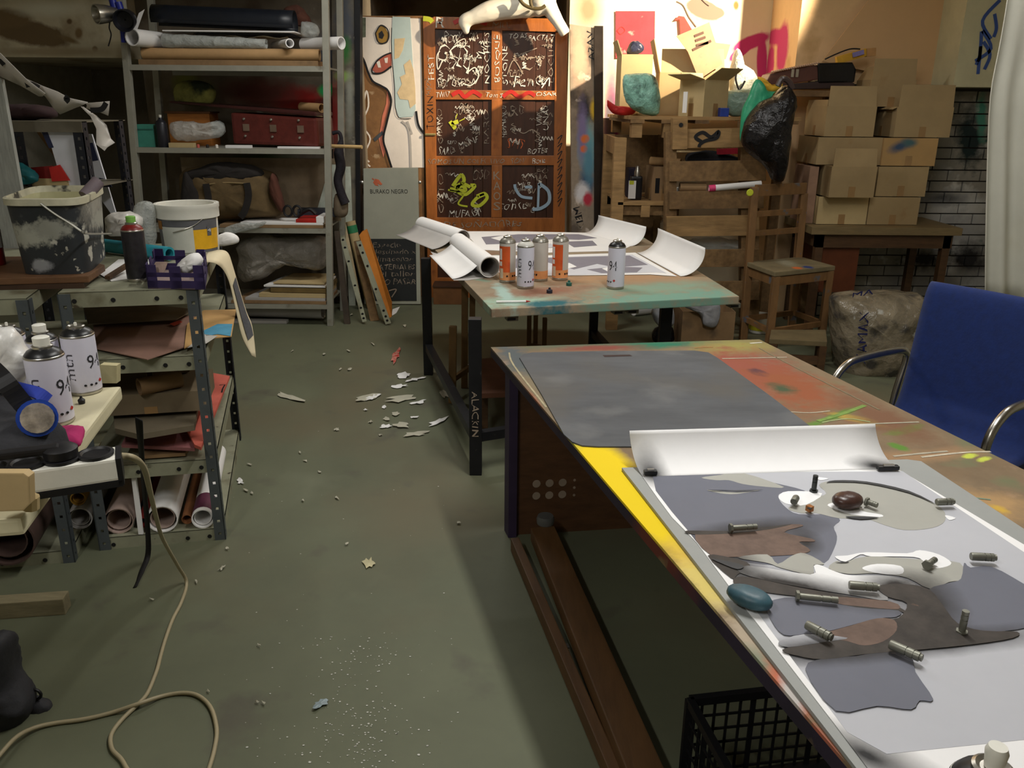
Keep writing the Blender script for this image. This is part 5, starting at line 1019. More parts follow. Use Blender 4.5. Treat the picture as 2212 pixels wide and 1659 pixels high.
EDG = mat('painted_edge', (38, 28, 48), .6, var=.35, scale=8, stain=[(2.2, .56, .1, (96, 40, 30)), (9, .64, .05, (110, 90, 60))])
MB().prism([p+V((0, 0, -.006)) for p in nc], (0, 0, -.026)).build('core_board', EDG, nt_)
PUR = mat('purple_post', (52, 40, 66), .6, var=.2)
BRB = mat('brown_base_board', (84, 56, 34), .6, var=.25, stretch=(1, 1, 4))
e0 = P(1098, 1162, 0); dirx = (nc[1]-nc[0]).normalized(); diry = (nc[0]-nc[3]).normalized()
ep = e0+V((.0, 0, 0)); zt = NH-.033
MB().prism([ep, ep+dirx*.03, ep+dirx*.03+diry*.06, ep+diry*.06], (0, 0, zt)).build('edge_post', PUR, nt_)
q0 = ep+dirx*.031+diry*.02
MB().prism([q0, q0+dirx*.80, q0+dirx*.80+diry*.02, q0+diry*.02], (0, 0, zt)).build('end_panel', BRB, nt_)
q1 = ep+dirx*.832; MB().prism([q1, q1+dirx*.03, q1+dirx*.03+diry*.06, q1+diry*.06], (0, 0, zt)).build('edge_post', PUR, nt_)
for i in range(3):
    for j in range(2):
        c_ = q0+dirx*(.075+.048*i)-diry*.001+V((0, 0, .155+.048*j)); MB().lathe([(.015, 0), (.015, .002)], c_, 14, axisT(-diry)).build('white_dot', CHALKD, nt_)
for i in range(3): MB().lathe([(.005, 0), (.005, .002)], q0+dirx*.215-diry*.001+V((0, 0, .15+.03*i)), 8, axisT(-diry)).build('white_dot', CHALKD, nt_)
ORW = mat('orange_stretcher', (92, 64, 36), .55, var=.25, scale=4, stretch=(6, 1, 6))
a0 = P(1172, 1135, .10); b0 = P(1395, 1659, .10); d_ = (b0-a0); 
MB().bar(a0+V((0, 0, -.03)), a0+d_*1.9+V((0, 0, -.03)), .085, .05).build('stretcher', ORW, nt_, bevel=.004)
a1 = P(1112, 1175, .03); b1 = P(1318, 1659, .03); MB().bar(a1, a1+(b1-a1)*1.9, .03, .05).build('outer_rail', ORW, nt_, bevel=.003)
f0 = a0+d_*1.9
MB().prism([V((.60, .45, 0)), V((1.45, .45, 0)), V((1.45, .47, 0)), V((.60, .47, 0))], (0, 0, zt)).build('end_panel', BRB, nt_)
MB().lathe([(.03, 0), (.032, .02), (.028, .03)], P(1178, 1128, .10)+V((0, 0, -.004)), 14).build('bolt_cap', mat('grey_cap', (90, 90, 88), .6), nt_, smooth=True)
t = thing('offcut', 'thin metal strip lying between the base rails of the near table', 'strip', tuple(P(1240, 1405, .05)))
MB().bar(P(1222, 1392, .004), P(1240, 1442, .004), .012, .006).build('strip', mat('dull_strip', (130, 124, 104), .4, .6), t); MB().bar(P(1222, 1392, .0045), P(1226, 1402, .0045), .014, .008).build('tip', CANM, t)
for px, wd, cc in [([(1708, 890), (1750, 892), (1793, 888)], .006, (170, 160, 140)), ([(1755, 922), (1880, 916), (1985, 912)], .007, (166, 160, 140)), ([(1766, 910), (1820, 894), (1868, 876)], .014, (112, 140, 66)), ([(1775, 913), (1830, 905), (1880, 912)], .006, (150, 160, 110)), ([(1990, 988), (2080, 978), (2140, 976)], .008, (190, 180, 160)), ([(1930, 986), (1990, 980), (2047, 975)], .008, (166, 158, 140)), ([(1480, 1150), (1492, 1156)], .006, (120, 110, 40)), ([(1560, 775), (1700, 772)], .008, (170, 160, 140)), ([(1640, 752), (1680, 774), (1760, 815), (1900, 886)], .005, (120, 112, 86)), ([(1100, 762), (1110, 790), (1180, 880)], .006, (160, 150, 120)), ([(1620, 742), (1646, 740)], .01, (200, 196, 180)), ([(1500, 752), (1540, 750)], .008, (150, 110, 60)), ([(2010, 1040), (2080, 1070), (2140, 1080)], .006, (110, 130, 110))]:
    ribbon(smooth_line([P(x, y, NH) for x, y in px], 4), wd, (0, 0, 1), .0008).build('paint_streak', mat('streak%d_%d_%d' % cc, cc, .7, var=.25, scale=40), nt_)
# cutting mat
MATM = mat('dark_mat', (84, 86, 90), .7, spec=.2, var=.2, scale=3.5, bump=.04, stretch=(.8, 2.2, 1), stain=[(4, .54, .2, (112, 112, 112)), (2, .56, .2, (92, 88, 82))])
cm = thing('cutting_mat', 'dark grey rounded plastic board with a hand slot on the near table', 'board', tuple(P(1450, 860, NH)))
ol = [(1122, 772), (1130, 765), (1150, 761), (1300, 758), (1500, 757), (1530, 761), (1552, 774), (1660, 852), (1800, 958), (1790, 966), (1500, 964), (1290, 964), (1258, 962), (1236, 954), (1218, 938), (1170, 852)]
MB().prism([P(x, y, NH+.004) for x, y in ol], (0, 0, -.0035)).build('sheet', MATM, cm, bevel=.0008)
MB().prism([P(x, y, NH+.0046) for x, y in ((1302, 767), (1360, 766), (1366, 769), (1306, 771))], (0, 0, -.0003)).build('hand_slot', mat('slot_brown', (44, 26, 26), .7), cm)
# grey backing board and stencil poster
bb = slab('backing_board', [(1343, 1010), (1600, 1002), (1960, 992), (1990, 996), (2300, 1200), (2600, 1560), (2700, 1800), (1960, 1800)], NH+.008, .007, mat('grey_backing_board', (150, 152, 150), .6, var=.04), bevel=.001)
tag(bb, 'smooth grey backing board under the stencil poster', 'board')
SH_ = NH+.0095
SPM = blobs(mat('stencil_paper', (236, 235, 236), .7, var=.02, bump=.03), [bl(SH_, (1408, 1024), (1434, 1026), (1414, 1042), (22, 22, 24), .8), bl(SH_, (1895, 1008), (1940, 1012), (1896, 1016), (24, 24, 26), .7), bl(SH_, (1870, 1630), (1990, 1690), (1900, 1610), (34, 34, 36), .9)], 12, .3)
K = lambda l: [(1300+.4577*x, 900+.4577*y) for x, y in l]
sp = thing('stencil_poster', 'large white stencil poster with grey shapes curled at its far edge', 'poster', tuple(P(1750, 1300, SH_)))
lf = [(1388, 1030), (1420, 1075), (1452, 1118), (1482, 1148), (1505, 1172), (1520, 1192), (1600, 1300), (1700, 1430), (1800, 1560), (1890, 1680)]
MB().prism([P(x, y, SH_) for x, y in lf+[(2700, 1700), (2260, 1205), (1938, 1012), (1700, 1018)]], (0, 0, -.0012)).build('sheet', SPM, sp)
ca_, cb_ = P(1389, 1030, SH_), P(1938, 1012, SH_); rows = []
for i in range(15):
    th = R(72)*i/14; r_ = .105; o_ = V((-.22, 1, 0)).normalized()*(r_*math.sin(th))+V((0, 0, r_*(1-math.cos(th))))
    rows.append([ca_+(cb_-ca_)*(k/8)+o_ for k in range(9)])
MB().grid(rows).build('curl', SPM, sp, smooth='all', solid=.0012)
C1 = mat('print_slate', (104, 106, 118), .7, var=.04, bump=0); C2 = mat('print_silver', (182, 183, 190), .7, var=.03, bump=0); C3 = mat('print_stone', (164, 163, 156), .7, var=.04, bump=0); C4 = mat('print_brown', (104, 84, 74), .7, var=.25, scale=30, bump=0); C5 = mat('print_soot', (58, 52, 48), .7, var=.4, scale=25, bump=0, stain=[(20, .66, .05, (130, 96, 76))]); C6 = mat('print_white', (236, 236, 238), .7, var=.02, bump=0); C7 = mat('print_outline', (60, 60, 62), .7, bump=0)
shapes = [(C2, [(240, 278), (660, 262), (1420, 258), (1993, 640), (2300, 850), (2900, 1400), (1993, 1525), (1345, 1592), (1160, 1490), (870, 1105), (620, 770), (410, 540)]),
 (C1, [(240, 278), (620, 264), (760, 300), (960, 350), (850, 360), (835, 385), (870, 430), (930, 460), (1080, 462), (1125, 490), (1095, 520), (1110, 565), (1098, 620), (1050, 692), (960, 650), (860, 700), (700, 690), (520, 650), (400, 530)]),
 (C3, [(470, 288), (560, 275), (660, 264), (860, 332), (760, 330), (665, 318), (600, 300), (540, 300)]), (C3, [(497, 345), (640, 358), (750, 345), (640, 365), (560, 362)]),
 (C3, [(1025, 322), (1090, 303), (1250, 311), (1450, 355), (1600, 430), (1620, 490), (1560, 525), (1430, 535), (1330, 510), (1240, 480), (1120, 480), (1010, 455), (940, 455), (880, 430), (1000, 385), (1060, 362)]),
 (C6, [(835, 375), (880, 352), (1040, 362), (965, 415), (890, 415), (850, 400)]), (C6, [(1065, 418), (1100, 408), (1180, 440), (1245, 425), (1225, 445), (1320, 462), (1310, 474), (1180, 462), (1110, 440)]), (C6, [(1010, 285), (1070, 292), (1030, 300)]), (C6, [(1620, 465), (1670, 478), (1640, 488)]),
 (C4, [(440, 552), (620, 548), (740, 528), (900, 508), (950, 516), (860, 545), (990, 576), (1000, 590), (930, 592), (985, 632), (900, 652), (640, 662), (510, 650)]), (C5, [(400, 538), (610, 540), (740, 526), (900, 506), (800, 530), (630, 550), (440, 556)]),
 (C5, [(500, 655), (620, 668), (700, 700), (640, 745), (610, 762)]), (C3, [(640, 665), (780, 650), (830, 695), (900, 655), (960, 645), (1050, 695), (1000, 700), (990, 745), (850, 715), (780, 690)]),
 (C6, [(690, 703), (985, 745), (1000, 705), (1030, 700), (1100, 730), (1180, 750), (1350, 752), (1480, 790), (1430, 800), (1320, 800), (1350, 866), (1180, 842), (860, 790), (655, 738)]),
 (C3, [(1070, 715), (1110, 680), (1140, 690), (1250, 660), (1480, 672), (1690, 690), (1700, 766), (1640, 780), (1548, 812), (1440, 760), (1300, 740), (1160, 742)]),
 (C6, [(1100, 660), (1160, 655), (1250, 640), (1440, 645), (1500, 630), (1590, 650), (1650, 690), (1610, 712), (1545, 712), (1500, 668), (1400, 660), (1270, 660), (1220, 650), (1150, 685)]), (C6, [(1230, 712), (1300, 695), (1410, 705), (1420, 740), (1350, 745), (1260, 730)]),
 (C1, [(1710, 690), (1740, 712), (1840, 708), (1993, 790), (2120, 870), (2080, 960), (1960, 1005), (1740, 1015), (1660, 960), (1600, 880), (1545, 815), (1640, 785), (1695, 765)]),
 (C5, [(625, 762), (700, 758), (900, 800), (1180, 850), (1360, 880), (1500, 960), (1470, 960), (1400, 915), (1200, 900), (1000, 858), (780, 830), (640, 800)]), (C4, [(1080, 850), (1360, 872), (1400, 908), (1250, 898), (1100, 880)]),
 (C1, [(780, 880), (930, 852), (1200, 900), (1400, 915), (1390, 945), (1290, 955), (1060, 1015), (960, 1025), (860, 1030), (800, 960)]),
 (C1, [(960, 1190), (1060, 1140), (1200, 1130), (1440, 1098), (1480, 1205), (1565, 1335), (1500, 1340), (1460, 1382), (1300, 1365), (1105, 1388)]),
 (C5, [(850, 1100), (1000, 1060), (1080, 1020), (1290, 958), (1400, 950), (1440, 880), (1350, 850), (1300, 800), (1430, 790), (1545, 815), (1610, 890), (1680, 975), (1800, 1010), (1960, 1015), (1940, 1045), (1750, 1075), (1500, 1100), (1250, 1120), (1050, 1145), (930, 1130)]),
 (C4, [(1040, 1030), (1180, 985), (1300, 952), (1380, 960), (1390, 1010), (1330, 1060), (1240, 1080), (1160, 1060)]), (C2, [(835, 1062), (960, 1026), (1160, 1044), (1060, 1062), (880, 1088)]),
 (C7, [(1060, 312), (1100, 300), (1250, 306), (1450, 350), (1580, 415), (1450, 360), (1250, 315), (1100, 308)]), (C7, [(500, 345), (560, 350), (760, 344), (640, 352)]), (C7, [(1150, 470), (1310, 474), (1220, 484)]), (C7, [(1100, 688), (1165, 684), (1150, 690)]), (C7, [(1260, 735), (1460, 758), (1400, 752)]), (C7, [(560, 690), (640, 720), (665, 700), (520, 668)])]
SOOT = [bl(SH_, *[(1300+.4577*x, 900+.4577*y) for x, y in t3], (38, 34, 33), .75) for t3 in (((1500, 1075), (1960, 1035), (1500, 1120)), ((1050, 1110), (1330, 1105), (1050, 1160)), ((1560, 900), (1640, 1000), (1640, 850)), ((1380, 800), (1520, 800), (1380, 860)), ((720, 540), (960, 520), (720, 580)), ((900, 800), (1330, 880), (900, 850)), ((620, 690), (700, 750), (680, 660)), ((960, 590), (1010, 620), (985, 560)))]
for mt in (C1, C2, C3, C6): blobs(mt, SOOT, 14, .35)
for k, (mt, l) in enumerate(shapes):
    ol = smooth_line([V((x, y, 0)) for x, y in K(l)], 3, True) if k else [V((x, y, 0)) for x, y in K(l)]
    MB().prism([P(q.x, q.y, SH_+.0002+.00011*k) for q in ol], (0, 0, .0001)).build('stencil_shape', mt, sp)
TOPZ = SH_+.00011*len(shapes)+.0004
# weights on the poster: stones, bolts, plugs
ST1 = mat('brown_stone', (70, 48, 42), .3, var=.4, scale=18); ST2 = mat('blue_stone', (56, 88, 100), .45, var=.4, scale=16, stain=[(20, .58, .1, (60, 40, 44))])
for x, y, rx, ry, rz, mt, lb in ((1831, 1080, .034, .026, R(20), ST1, 'smooth dark brown pebble on the stencil poster'), (1619, 1290, .040, .024, R(-40), ST2, 'smooth teal pebble at the edge of the stencil poster')):
    c_ = P(x, y, TOPZ+.014); ol = [c_+Matrix.Rotation(rz, 3, 'Z') @ V((rx*math.cos(a), ry*math.sin(a), 0)) for a in [2*PI*k/18 for k in range(18)]]
    t = pillow(ol, .0145, (0, 0, 1), 6, .001, 3).build('pebble', mt, smooth='all'); tag(t, lb, 'stone')
GZ = mat('galvanised_grey', (128, 128, 118), .45, .5, var=.15)
def bolt(x, y, ang, ln, lb, stand=False, mt=GZ, plug=False):
    t = thing('bolt' if not plug else 'wall_plug', lb, 'bolt' if not plug else 'plug', tuple(P(x, y, TOPZ)), 'weights on the stencil poster')
    r_ = .0055 if not plug else .0075
    d = V((math.cos(ang), math.sin(ang), 0)) if not stand else V((0, 0, 1)); c0 = P(x, y, TOPZ+(.0012 if stand else r_+.003))
    if not stand: c0 -= d*ln/2
    T_ = axisT(d)
    MB().lathe([(r_*.9, 0), (r_, .002), (r_, ln*.55), (r_*.85, ln*.55), (r_*.85, ln*.6), (r_, ln*.6), (r_, ln*.8), (r_*.85, ln*.8), (r_*.85, ln*.84), (r_, ln*.84), (r_, ln)], c0, 12, T_).build('shank', mt, t, smooth=True)
    if not plug: MB().lathe([(r_*1.7, -.005), (r_*1.7, 0)], c0, 6, T_).build('head', mt, t)
    else: MB().lathe([(r_*.7, ln), (r_*.8, ln+.004), (r_*.3, ln+.005)], c0, 10, T_).build('tip', mt, t, smooth=True)
for a in [(1758, 1058, 0, .034, 'upright dark bolt beside the pebble in the egg shape', True, mat('dark_bolt', (60, 62, 62), .4, .5)), (1608, 1139, R(8), .05, 'long bolt lying above the brown hand shape'), (1768, 1292, R(-10), .062, 'long bolt lying below the white bar shape'), (1885, 1088, R(-50), .02, 'tiny screw beside the brown pebble'), (2012, 1214, R(40), .028, 'short bolt on the white oval shape'), (2078, 1362, 0, .036, 'upright pale bolt in the dark shape', True)]: bolt(*a)
for a in [(1717, 1080, R(60), .022, 'small grey plug on the white leaf shape'), (2040, 1084, R(5), .034, 'grey plug on the white border beside the round shape'), (2122, 1203, R(-5), .04, 'grey plug near the white oval shape'), (1864, 1266, R(-8), .045, 'large grey plug at the end of the white bar'), (1767, 1362, R(-50), .040, 'grey plug lying on the white fin shape'), (1954, 1405, R(-45), .044, 'grey plug below the dark fish shape')]: bolt(*a, plug=True)
t = thing('copper_cube', 'tiny copper cube on the stencil poster', 'cube', tuple(P(1749, 1099, TOPZ))); MB().obox(P(1749, 1098, TOPZ+.007), .012, .012, .012, R(30)).build('body', mat('copper', (176, 118, 70), .35, .7), t, bevel=.001); MB().obox(P(1749, 1098, TOPZ+.0135), .007, .007, .001, R(30)).build('face', INK, t)
for x, y, ln, lb in ((1405, 1020, .03, 'black clip under the spray mark at the poster corner'), (1918, 1010, .05, 'black clip on the far right poster corner')):
    t = thing('clip', lb, 'clip', tuple(P(x, y, SH_))); c_ = P(x, y, SH_+.008); MB().obox(c_, ln, .014, .010, R(4)).build('body', mat('black_clip', (30, 30, 32), .4), t, bevel=.003); MB().obox(c_+V((0, -.002, .007)), ln*.5, .006, .004, R(4)).build('lever', CANM, t)
# near spray can at the frame corner
cN = make_can('spray_can', 'white labelled spray can with nozzle standing on the stencil poster', SHB, 'thin', '94')
d_ = ray(2152, 1632); pz = CP+d_*.80; cN.location = (pz.x, pz.y, SH_+.001); cN.rotation_euler.z = R(-30); cN.scale = (1.06, 1.06, 1.0)
# black crate under the table
cr = thing('plastic_crate', 'black plastic lattice crate on the floor under the near table', 'crate', tuple(P(1560, 1590, .0)))
A = P(1490, 1514, .24); dy_ = V((d_.x, d_.y, 0)); dy_ = (f0-a0); dy_.z = 0; dy_.normalize(); dx_ = V((-dy_.y, dy_.x, 0)); off_ = (A-a0).dot(dx_); A = A+dx_*max(0, .062-off_); BK = mat('black_crate', (22, 22, 24), .45, var=.2)
def cpt(u, v, z): return V((A.x, A.y, 0))+dx_*u+dy_*v+V((0, 0, z))
Wc, Dc, Hc = .40, .24, .24
cor = [(0, 0), (Wc, 0), (Wc, Dc), (0, Dc)]
for i in range(4):
    (u0, v0), (u1, v1) = cor[i], cor[(i+1) % 4]
    for z in (Hc, .01): MB().bar(cpt(u0, v0, z), cpt(u1, v1, z), .016, .02).build('rim', BK, cr)
    MB().bar(cpt(u0, v0, 0), cpt(u0, v0, Hc), .018, .018, (0, 1, 0)).build('corner_post', BK, cr)
    mb = MB(); L_ = ((u1-u0)**2+(v1-v0)**2)**.5; n = int(L_/.03)
    for k in range(1, n): f = k/n; mb.bar(cpt(u0+(u1-u0)*f, v0+(v1-v0)*f, .01), cpt(u0+(u1-u0)*f, v0+(v1-v0)*f, Hc-.01), .006 if k % 5 else .012, .004, (0, 1, 0))
    for k in range(1, 6): mb.bar(cpt(u0, v0, k*.039), cpt(u1, v1, k*.0375), .004, .005)
    mb.build('lattice', BK, cr)
MB().prism([cpt(u, v, .002) for u, v in cor], (0, 0, .004)).build('base', BK, cr)
t = thing('metal_can', 'pale cylindrical tin behind the black crate', 'tin', tuple(cpt(.34, .32, 0))); MB().lathe([(.06, 0), (.062, .005), (.062, .17), (.058, .175), (.05, .17)], cpt(.37, .32, 0), 20).build('body', mat('pale_tin', (140, 132, 112), .4, .4), t, smooth=True); MB().lathe([(.064, .165), (.064, .178), (.058, .178)], cpt(.37, .32, 0), 20, cap=False).build('rim', CANM, t, smooth=True)
# ------------------------------------------------------------------ blue chair and white curtain
bc = thing('armchair', 'blue fabric chair with chrome tube arms beside the near table', 'chair', (1.45, 2.55, 0))
BLU = mat('blue_fabric', (5, 32, 88), .85, var=.18, scale=40, bump=.15, sheen=.1); CHR = mat('chrome_tube', (176, 172, 164), .28, 1.0, var=.1, stain=[(16, .66, .06, (120, 108, 88))])
B0 = V((1.49, 2.95, 0)); s_ = V((.52, -.86, 0)).normalized(); f_ = V((-.86, -.52, 0)).normalized(); WD = .50
prof = [(-.02, .90), (-.012, .895), (0, .86), (.015, .76), (.03, .64), (.045, .53), (.065, .46), (.10, .425), (.16, .415), (.26, .42), (.36, .425), (.42, .42), (.45, .40), (.46, .38)]
ends = [V((a, b, 0)) for a, b in prof]; pf_ = smooth_line(ends, 3)
rows = [[B0+s_*(WD*k/8)+f_*(q.x+.018*math.sin(PI*k/8)*(-1 if q.y > .5 else 0))+V((0, 0, q.y)) for k in range(9)] for q in pf_]
MB().grid(rows).build('seat_shell', BLU, bc, smooth='all', solid=.028, sub=1)
for k in (-.03, WD+.03):
    b0 = B0+s_*k
    pts = smooth_line([b0+f_*.43+V((0, 0, 0)), b0+f_*.43+V((0, 0, .45)), b0+f_*.42+V((0, 0, .58)), b0+f_*.36+V((0, 0, .645)), b0+f_*.27+V((0, 0, .66)), b0+f_*.08+V((0, 0, .66)), b0+f_*.02+V((0, 0, .645)), b0+f_*.015+V((0, 0, .60)), b0+f_*.05+V((0, 0, .45)), b0+f_*.04+V((0, 0, .2)), b0+f_*-.02], 5)
    MB().tube(pts, .0135, 12).build('arm_frame', CHR, bc, smooth=True)
    for ff in (.43, -.02): MB().lathe([(.017, 0), (.017, .03)], b0+f_*ff, 12).build('foot_cap', INK, bc)
for ff, zz in ((.40, .37), (.08, .39)): MB().tube([B0+s_*-.03+f_*ff+V((0, 0, zz)), B0+s_*(WD+.03)+f_*ff+V((0, 0, zz))], .012, 10).build('cross_tube', CHR, bc, smooth=True)
CLO = mat('white_cloth', (206, 204, 192), .85, var=.07, scale=3, bump=.15, stain=[(1.5, .58, .2, (188, 182, 160))])
rows = []
edge = [(-60, 2172), (0, 2164), (80, 2152), (150, 2138), (200, 2128), (300, 2124), (450, 2122), (560, 2120), (655, 2120)]
for y, x0 in edge:
    row = []
    for k in range(25):
        x = x0+k*11; amp = .03*min(1, max(0, (y+60)/500)); p = Q(x, y+(.05*(x-x0) if y > 600 else 0), 4.15); row.append(p+V((0, amp*math.sin(k*1.3)+.4*amp*math.sin(k*2.9+1)-.05*(k == 0), 0)))
    rows.append(row)
t = MB().grid(rows).build('hanging_cloth', CLO, smooth='all', solid=.003, sub=1); tag(t, 'white cloth curtain hanging beside the brick wall', 'curtain')

# ------------------------------------------------------------------ slotted steel shelves on the left
FR, FL, RR = V((-1.03, 2.68, 0)), V((-1.447, 2.592, 0)), V((-1.276, 3.65, 0))
u_ = (FL-FR); v_ = (RR-FR); un, vn = u_.normalized(), v_.normalized()
T0 = Q(430, 624, 2.68).z; T1 = Q(430, 768, 2.68).z; T2 = Q(445, 992, 2.68).z; T3 = .045
def steel_shelf(label, fr, wd, dp, posts, lev_, topz):
    t = thing('slotted_shelf', label, 'shelf', tuple(fr+un*wd/2+vn*dp/2))
    cor = {'fr': fr, 'fl': fr+un*wd, 'rr': fr+vn*dp, 'rl': fr+un*wd+vn*dp}
    for k, c in cor.items():
        if k in posts:
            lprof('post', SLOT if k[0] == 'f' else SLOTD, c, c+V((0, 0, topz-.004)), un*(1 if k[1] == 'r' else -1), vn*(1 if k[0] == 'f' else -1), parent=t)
    for z in lev_:
        a, b, c, d = [x+V((0, 0, z)) for x in (cor['fr']+(un+vn)*.006, cor['fl']+(-un+vn)*.006, cor['rl']-(un+vn)*.006, cor['rr']+(un-vn)*.006)]
        mb = MB().prism([a, b, c, d], (0, 0, -.003))
        for p, q in ((a, b), (a, d), (b, c), (c, d)):
            mb.prism([p, q, q+V((0, 0, -.05)), p+V((0, 0, -.05))], (vn if (p-q).cross(vn).length > .05 else un)*.003)
        mb.build('shelf_tray', SHELFM, t)
        for f in (.12, .3, .62, .9):
            p = a.lerp(b, f)+V((0, 0, -.028))-vn*.002; MB().lathe([(.0075, 0), (.0075, .001)], p, 10, axisT(-vn)).build('painted_hole', INK, t)  # hole shade painted as a black disc on the lip
    return t
steel_shelf('slotted steel shelf with the white bucket on top, papers and rolls below', FR, u_.length, v_.length, ('fr', 'fl', 'rr', 'rl'), (T0, T1, T2, T3), T0)
FRl = V((-1.492, 2.513, 0))
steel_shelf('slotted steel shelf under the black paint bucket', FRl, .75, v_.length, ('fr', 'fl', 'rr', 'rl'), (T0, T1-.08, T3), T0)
# things on the shelf top
t = slab('wooden_board', [(-120, 604), (190, 596), (226, 572), (150, 552), (-120, 556)], T0+.04, .022, mat('brown_board', (104, 72, 46), .6, var=.2, stretch=(1, 5, 5)), bevel=.003); tag(t, 'brown wooden board under the black paint bucket', 'board')
t = MB().prism([P(x, y, T0+.017) for x, y in ((-120, 618), (180, 612), (210, 590), (-120, 580))], (0, 0, -.0165)).build('lower_board', mat('dark_board_wood', (62, 42, 28), .6)); tag(t, 'dark plank beneath the brown board on the shelf top', 'plank')
bz = T0+.0405
b_fr, b_fl, b_br = P(192, 592, bz), P(42, 594, bz), P(236, 548, bz); b_bl = b_fl+(b_br-b_fr)
rimz = Q(195, 428, b_fr.y).z; ctr = (b_fr+b_fl+b_br+b_bl)/4
def sring(k, z, n=36, ex=5):
    out = []
    for i in range(n):
        a = 2*PI*i/n; cx, cy = math.cos(a), math.sin(a); x = math.copysign(abs(cx)**(2/ex), cx); y = math.copysign(abs(cy)**(2/ex), cy)
        p = b_fl.lerp(b_fr, (x+1)/2).lerp(b_bl.lerp(b_br, (x+1)/2), (y+1)/2); q = ctr+(p-ctr)*k; q.z = z; out.append(q)
    return out
BKM = mat('black_bucket', (44, 47, 50), .6, var=.25, scale=8, stain=[(16, .60, .03, (190, 188, 176)), (7, .62, .06, (96, 96, 92)), (30, .66, .03, (176, 172, 158))])
blobs(BKM, [(b_fr.lerp(b_br, .5)+V((.03, 0, .22)), V((.05, .10, 0)), V((0, 0, .08)), (150, 148, 138), .7), (b_fl.lerp(b_fr, .25)+V((0, -.04, .13)), V((.07, 0, 0)), V((0, 0, .035)), (168, 168, 156), .3), (b_fl.lerp(b_fr, .6)+V((0, -.04, .15)), V((.06, 0, 0)), V((0, 0, .03)), (150, 150, 140), .25), (b_fl.lerp(b_fr, .35)+V((0, -.02, .03)), V((.03, 0, 0)), V((0, 0, .018)), (150, 152, 156), .4)], 34, 1.3)
bk = thing('paint_bucket', 'square black plastic bucket splattered with white paint', 'bucket', tuple(ctr))
rr_ = [sring(1, bz), sring(1.14, rimz-.02), sring(1.15, rimz-.02), sring(1.12, rimz-.03), sring(.98, bz+.02)]
mb = MB(); n = 36
for r0, r1 in zip([sring(.97, bz)]+rr_[:2], rr_[:1]+rr_[1:3]): mb.add(r0+r1, [(k, (k+1) % n, n+(k+1) % n, n+k) for k in range(n)])
mb.add(sring(.97, bz), [tuple(range(n))]); mb.build('body', BKM, bk, smooth=True)
mb = MB(); seq = [sring(1.15, rimz-.022), sring(1.2, rimz-.02), sring(1.2, rimz), sring(1.12, rimz+.002), sring(1.10, rimz-.02)]
for r0, r1 in zip(seq, seq[1:]): mb.add(r0+r1, [(k, (k+1) % n, n+(k+1) % n, n+k) for k in range(n)])
RIMM = mat('painted_rim', (186, 182, 158), .6, var=.2, scale=14, stain=[(12, .56, .06, (60, 58, 52))])
mb.build('rim', RIMM, bk, smooth=True)
mb = MB(); seq = [sring(1.10, rimz-.02), sring(1.0, bz+.02)]
mb.add(seq[0]+seq[1], [(k, (k+1) % n, n+(k+1) % n, n+k) for k in range(n)]); mb.add(sring(1.0, bz+.02), [tuple(range(n))]); mb.build('inner_lining', mat('dried_paint', (176, 172, 134), .7, var=.15), bk, smooth=True)
hp = [Q(x, y, b_fr.y-.055) for x, y in ((88, 440), (118, 462), (150, 482), (176, 500), (188, 505))]+[b_fr+V((.02, .03, 0))*1+V((0, 0, Q(205, 505, b_fr.y).z-bz)), Q(240, 505, b_br.y)]
MB().tube(smooth_line(hp[:5]+[hp[6]], 4), .0035, 6).build('handle', mat('wire_grey', (150, 148, 138), .4, .5), bk, smooth=True)
t = onrow('paint_roller', 'dried purple grey roller sleeve resting on the bucket rim', 'roller', Q(183, 424, ctr.y), Q(212, 392, ctr.y+.05), .022, mat('purple_grey', (116, 104, 110), .7), False)
t = bag('white_bag', [(232, 470), (255, 458), (285, 460), (300, 474), (304, 490), (280, 504), (240, 506)], 3.25, .06, mat('white_film', (206, 202, 196), .35, bump=.4), .012, 61); tag(t, 'white plastic bag lying between the two buckets', 'plastic bag')
t = rest(bag('clear_bag', [(288, 470), (298, 448), (318, 442), (334, 460), (336, 540), (316, 556), (294, 548), (286, 510)], 3.33, .04, PLBAG, .006, 62), T0); tag(t, 'clear plastic bag standing left of the white bucket', 'plastic bag')
wbk = thing('white_bucket', 'white plastic paint bucket with yellow and grey label', 'bucket', tuple(P(415, 552, T0)))
c_ = P(414, 540, T0); r_ = 60*mpp(c_); hb = Q(414, 438, c_.y).z-T0
MB().lathe([(r_*.94, 0), (r_*.95, .004), (r_, hb*.7), (r_*1.0, hb-.002), (r_*.93, hb-.002), (r_*.9, .02)], c_, 40, cap=True).build('body', PLASTW, wbk, smooth=True)
MB().lathe([(r_*1.0, hb*.72), (r_*1.07, hb*.72), (r_*1.07, hb*.90), (r_*1.09, hb*.92), (r_*1.09, hb), (r_*1.0, hb), (r_*.96, hb*.94), (r_*.95, hb*.8)], c_, 40, cap=False).build('rim', PLASTW, wbk, smooth=True)
wlab = None
def patch(a0, a1, z0, z1, k, mt, nm):
    mb = MB(); rr2 = lambda z: r_*(.95+.05*min(1, z/(hb*.7)))+.0012*k
    return mb.grid([[c_+V((rr2(z)*math.cos(R(a)), rr2(z)*math.sin(R(a)), z)) for a in [a0+(a1-a0)*i/16 for i in range(17)]] for z in [z0+(z1-z0)*j/3 for j in range(4)]]).build(nm, mt, wlab or wbk, smooth='all')
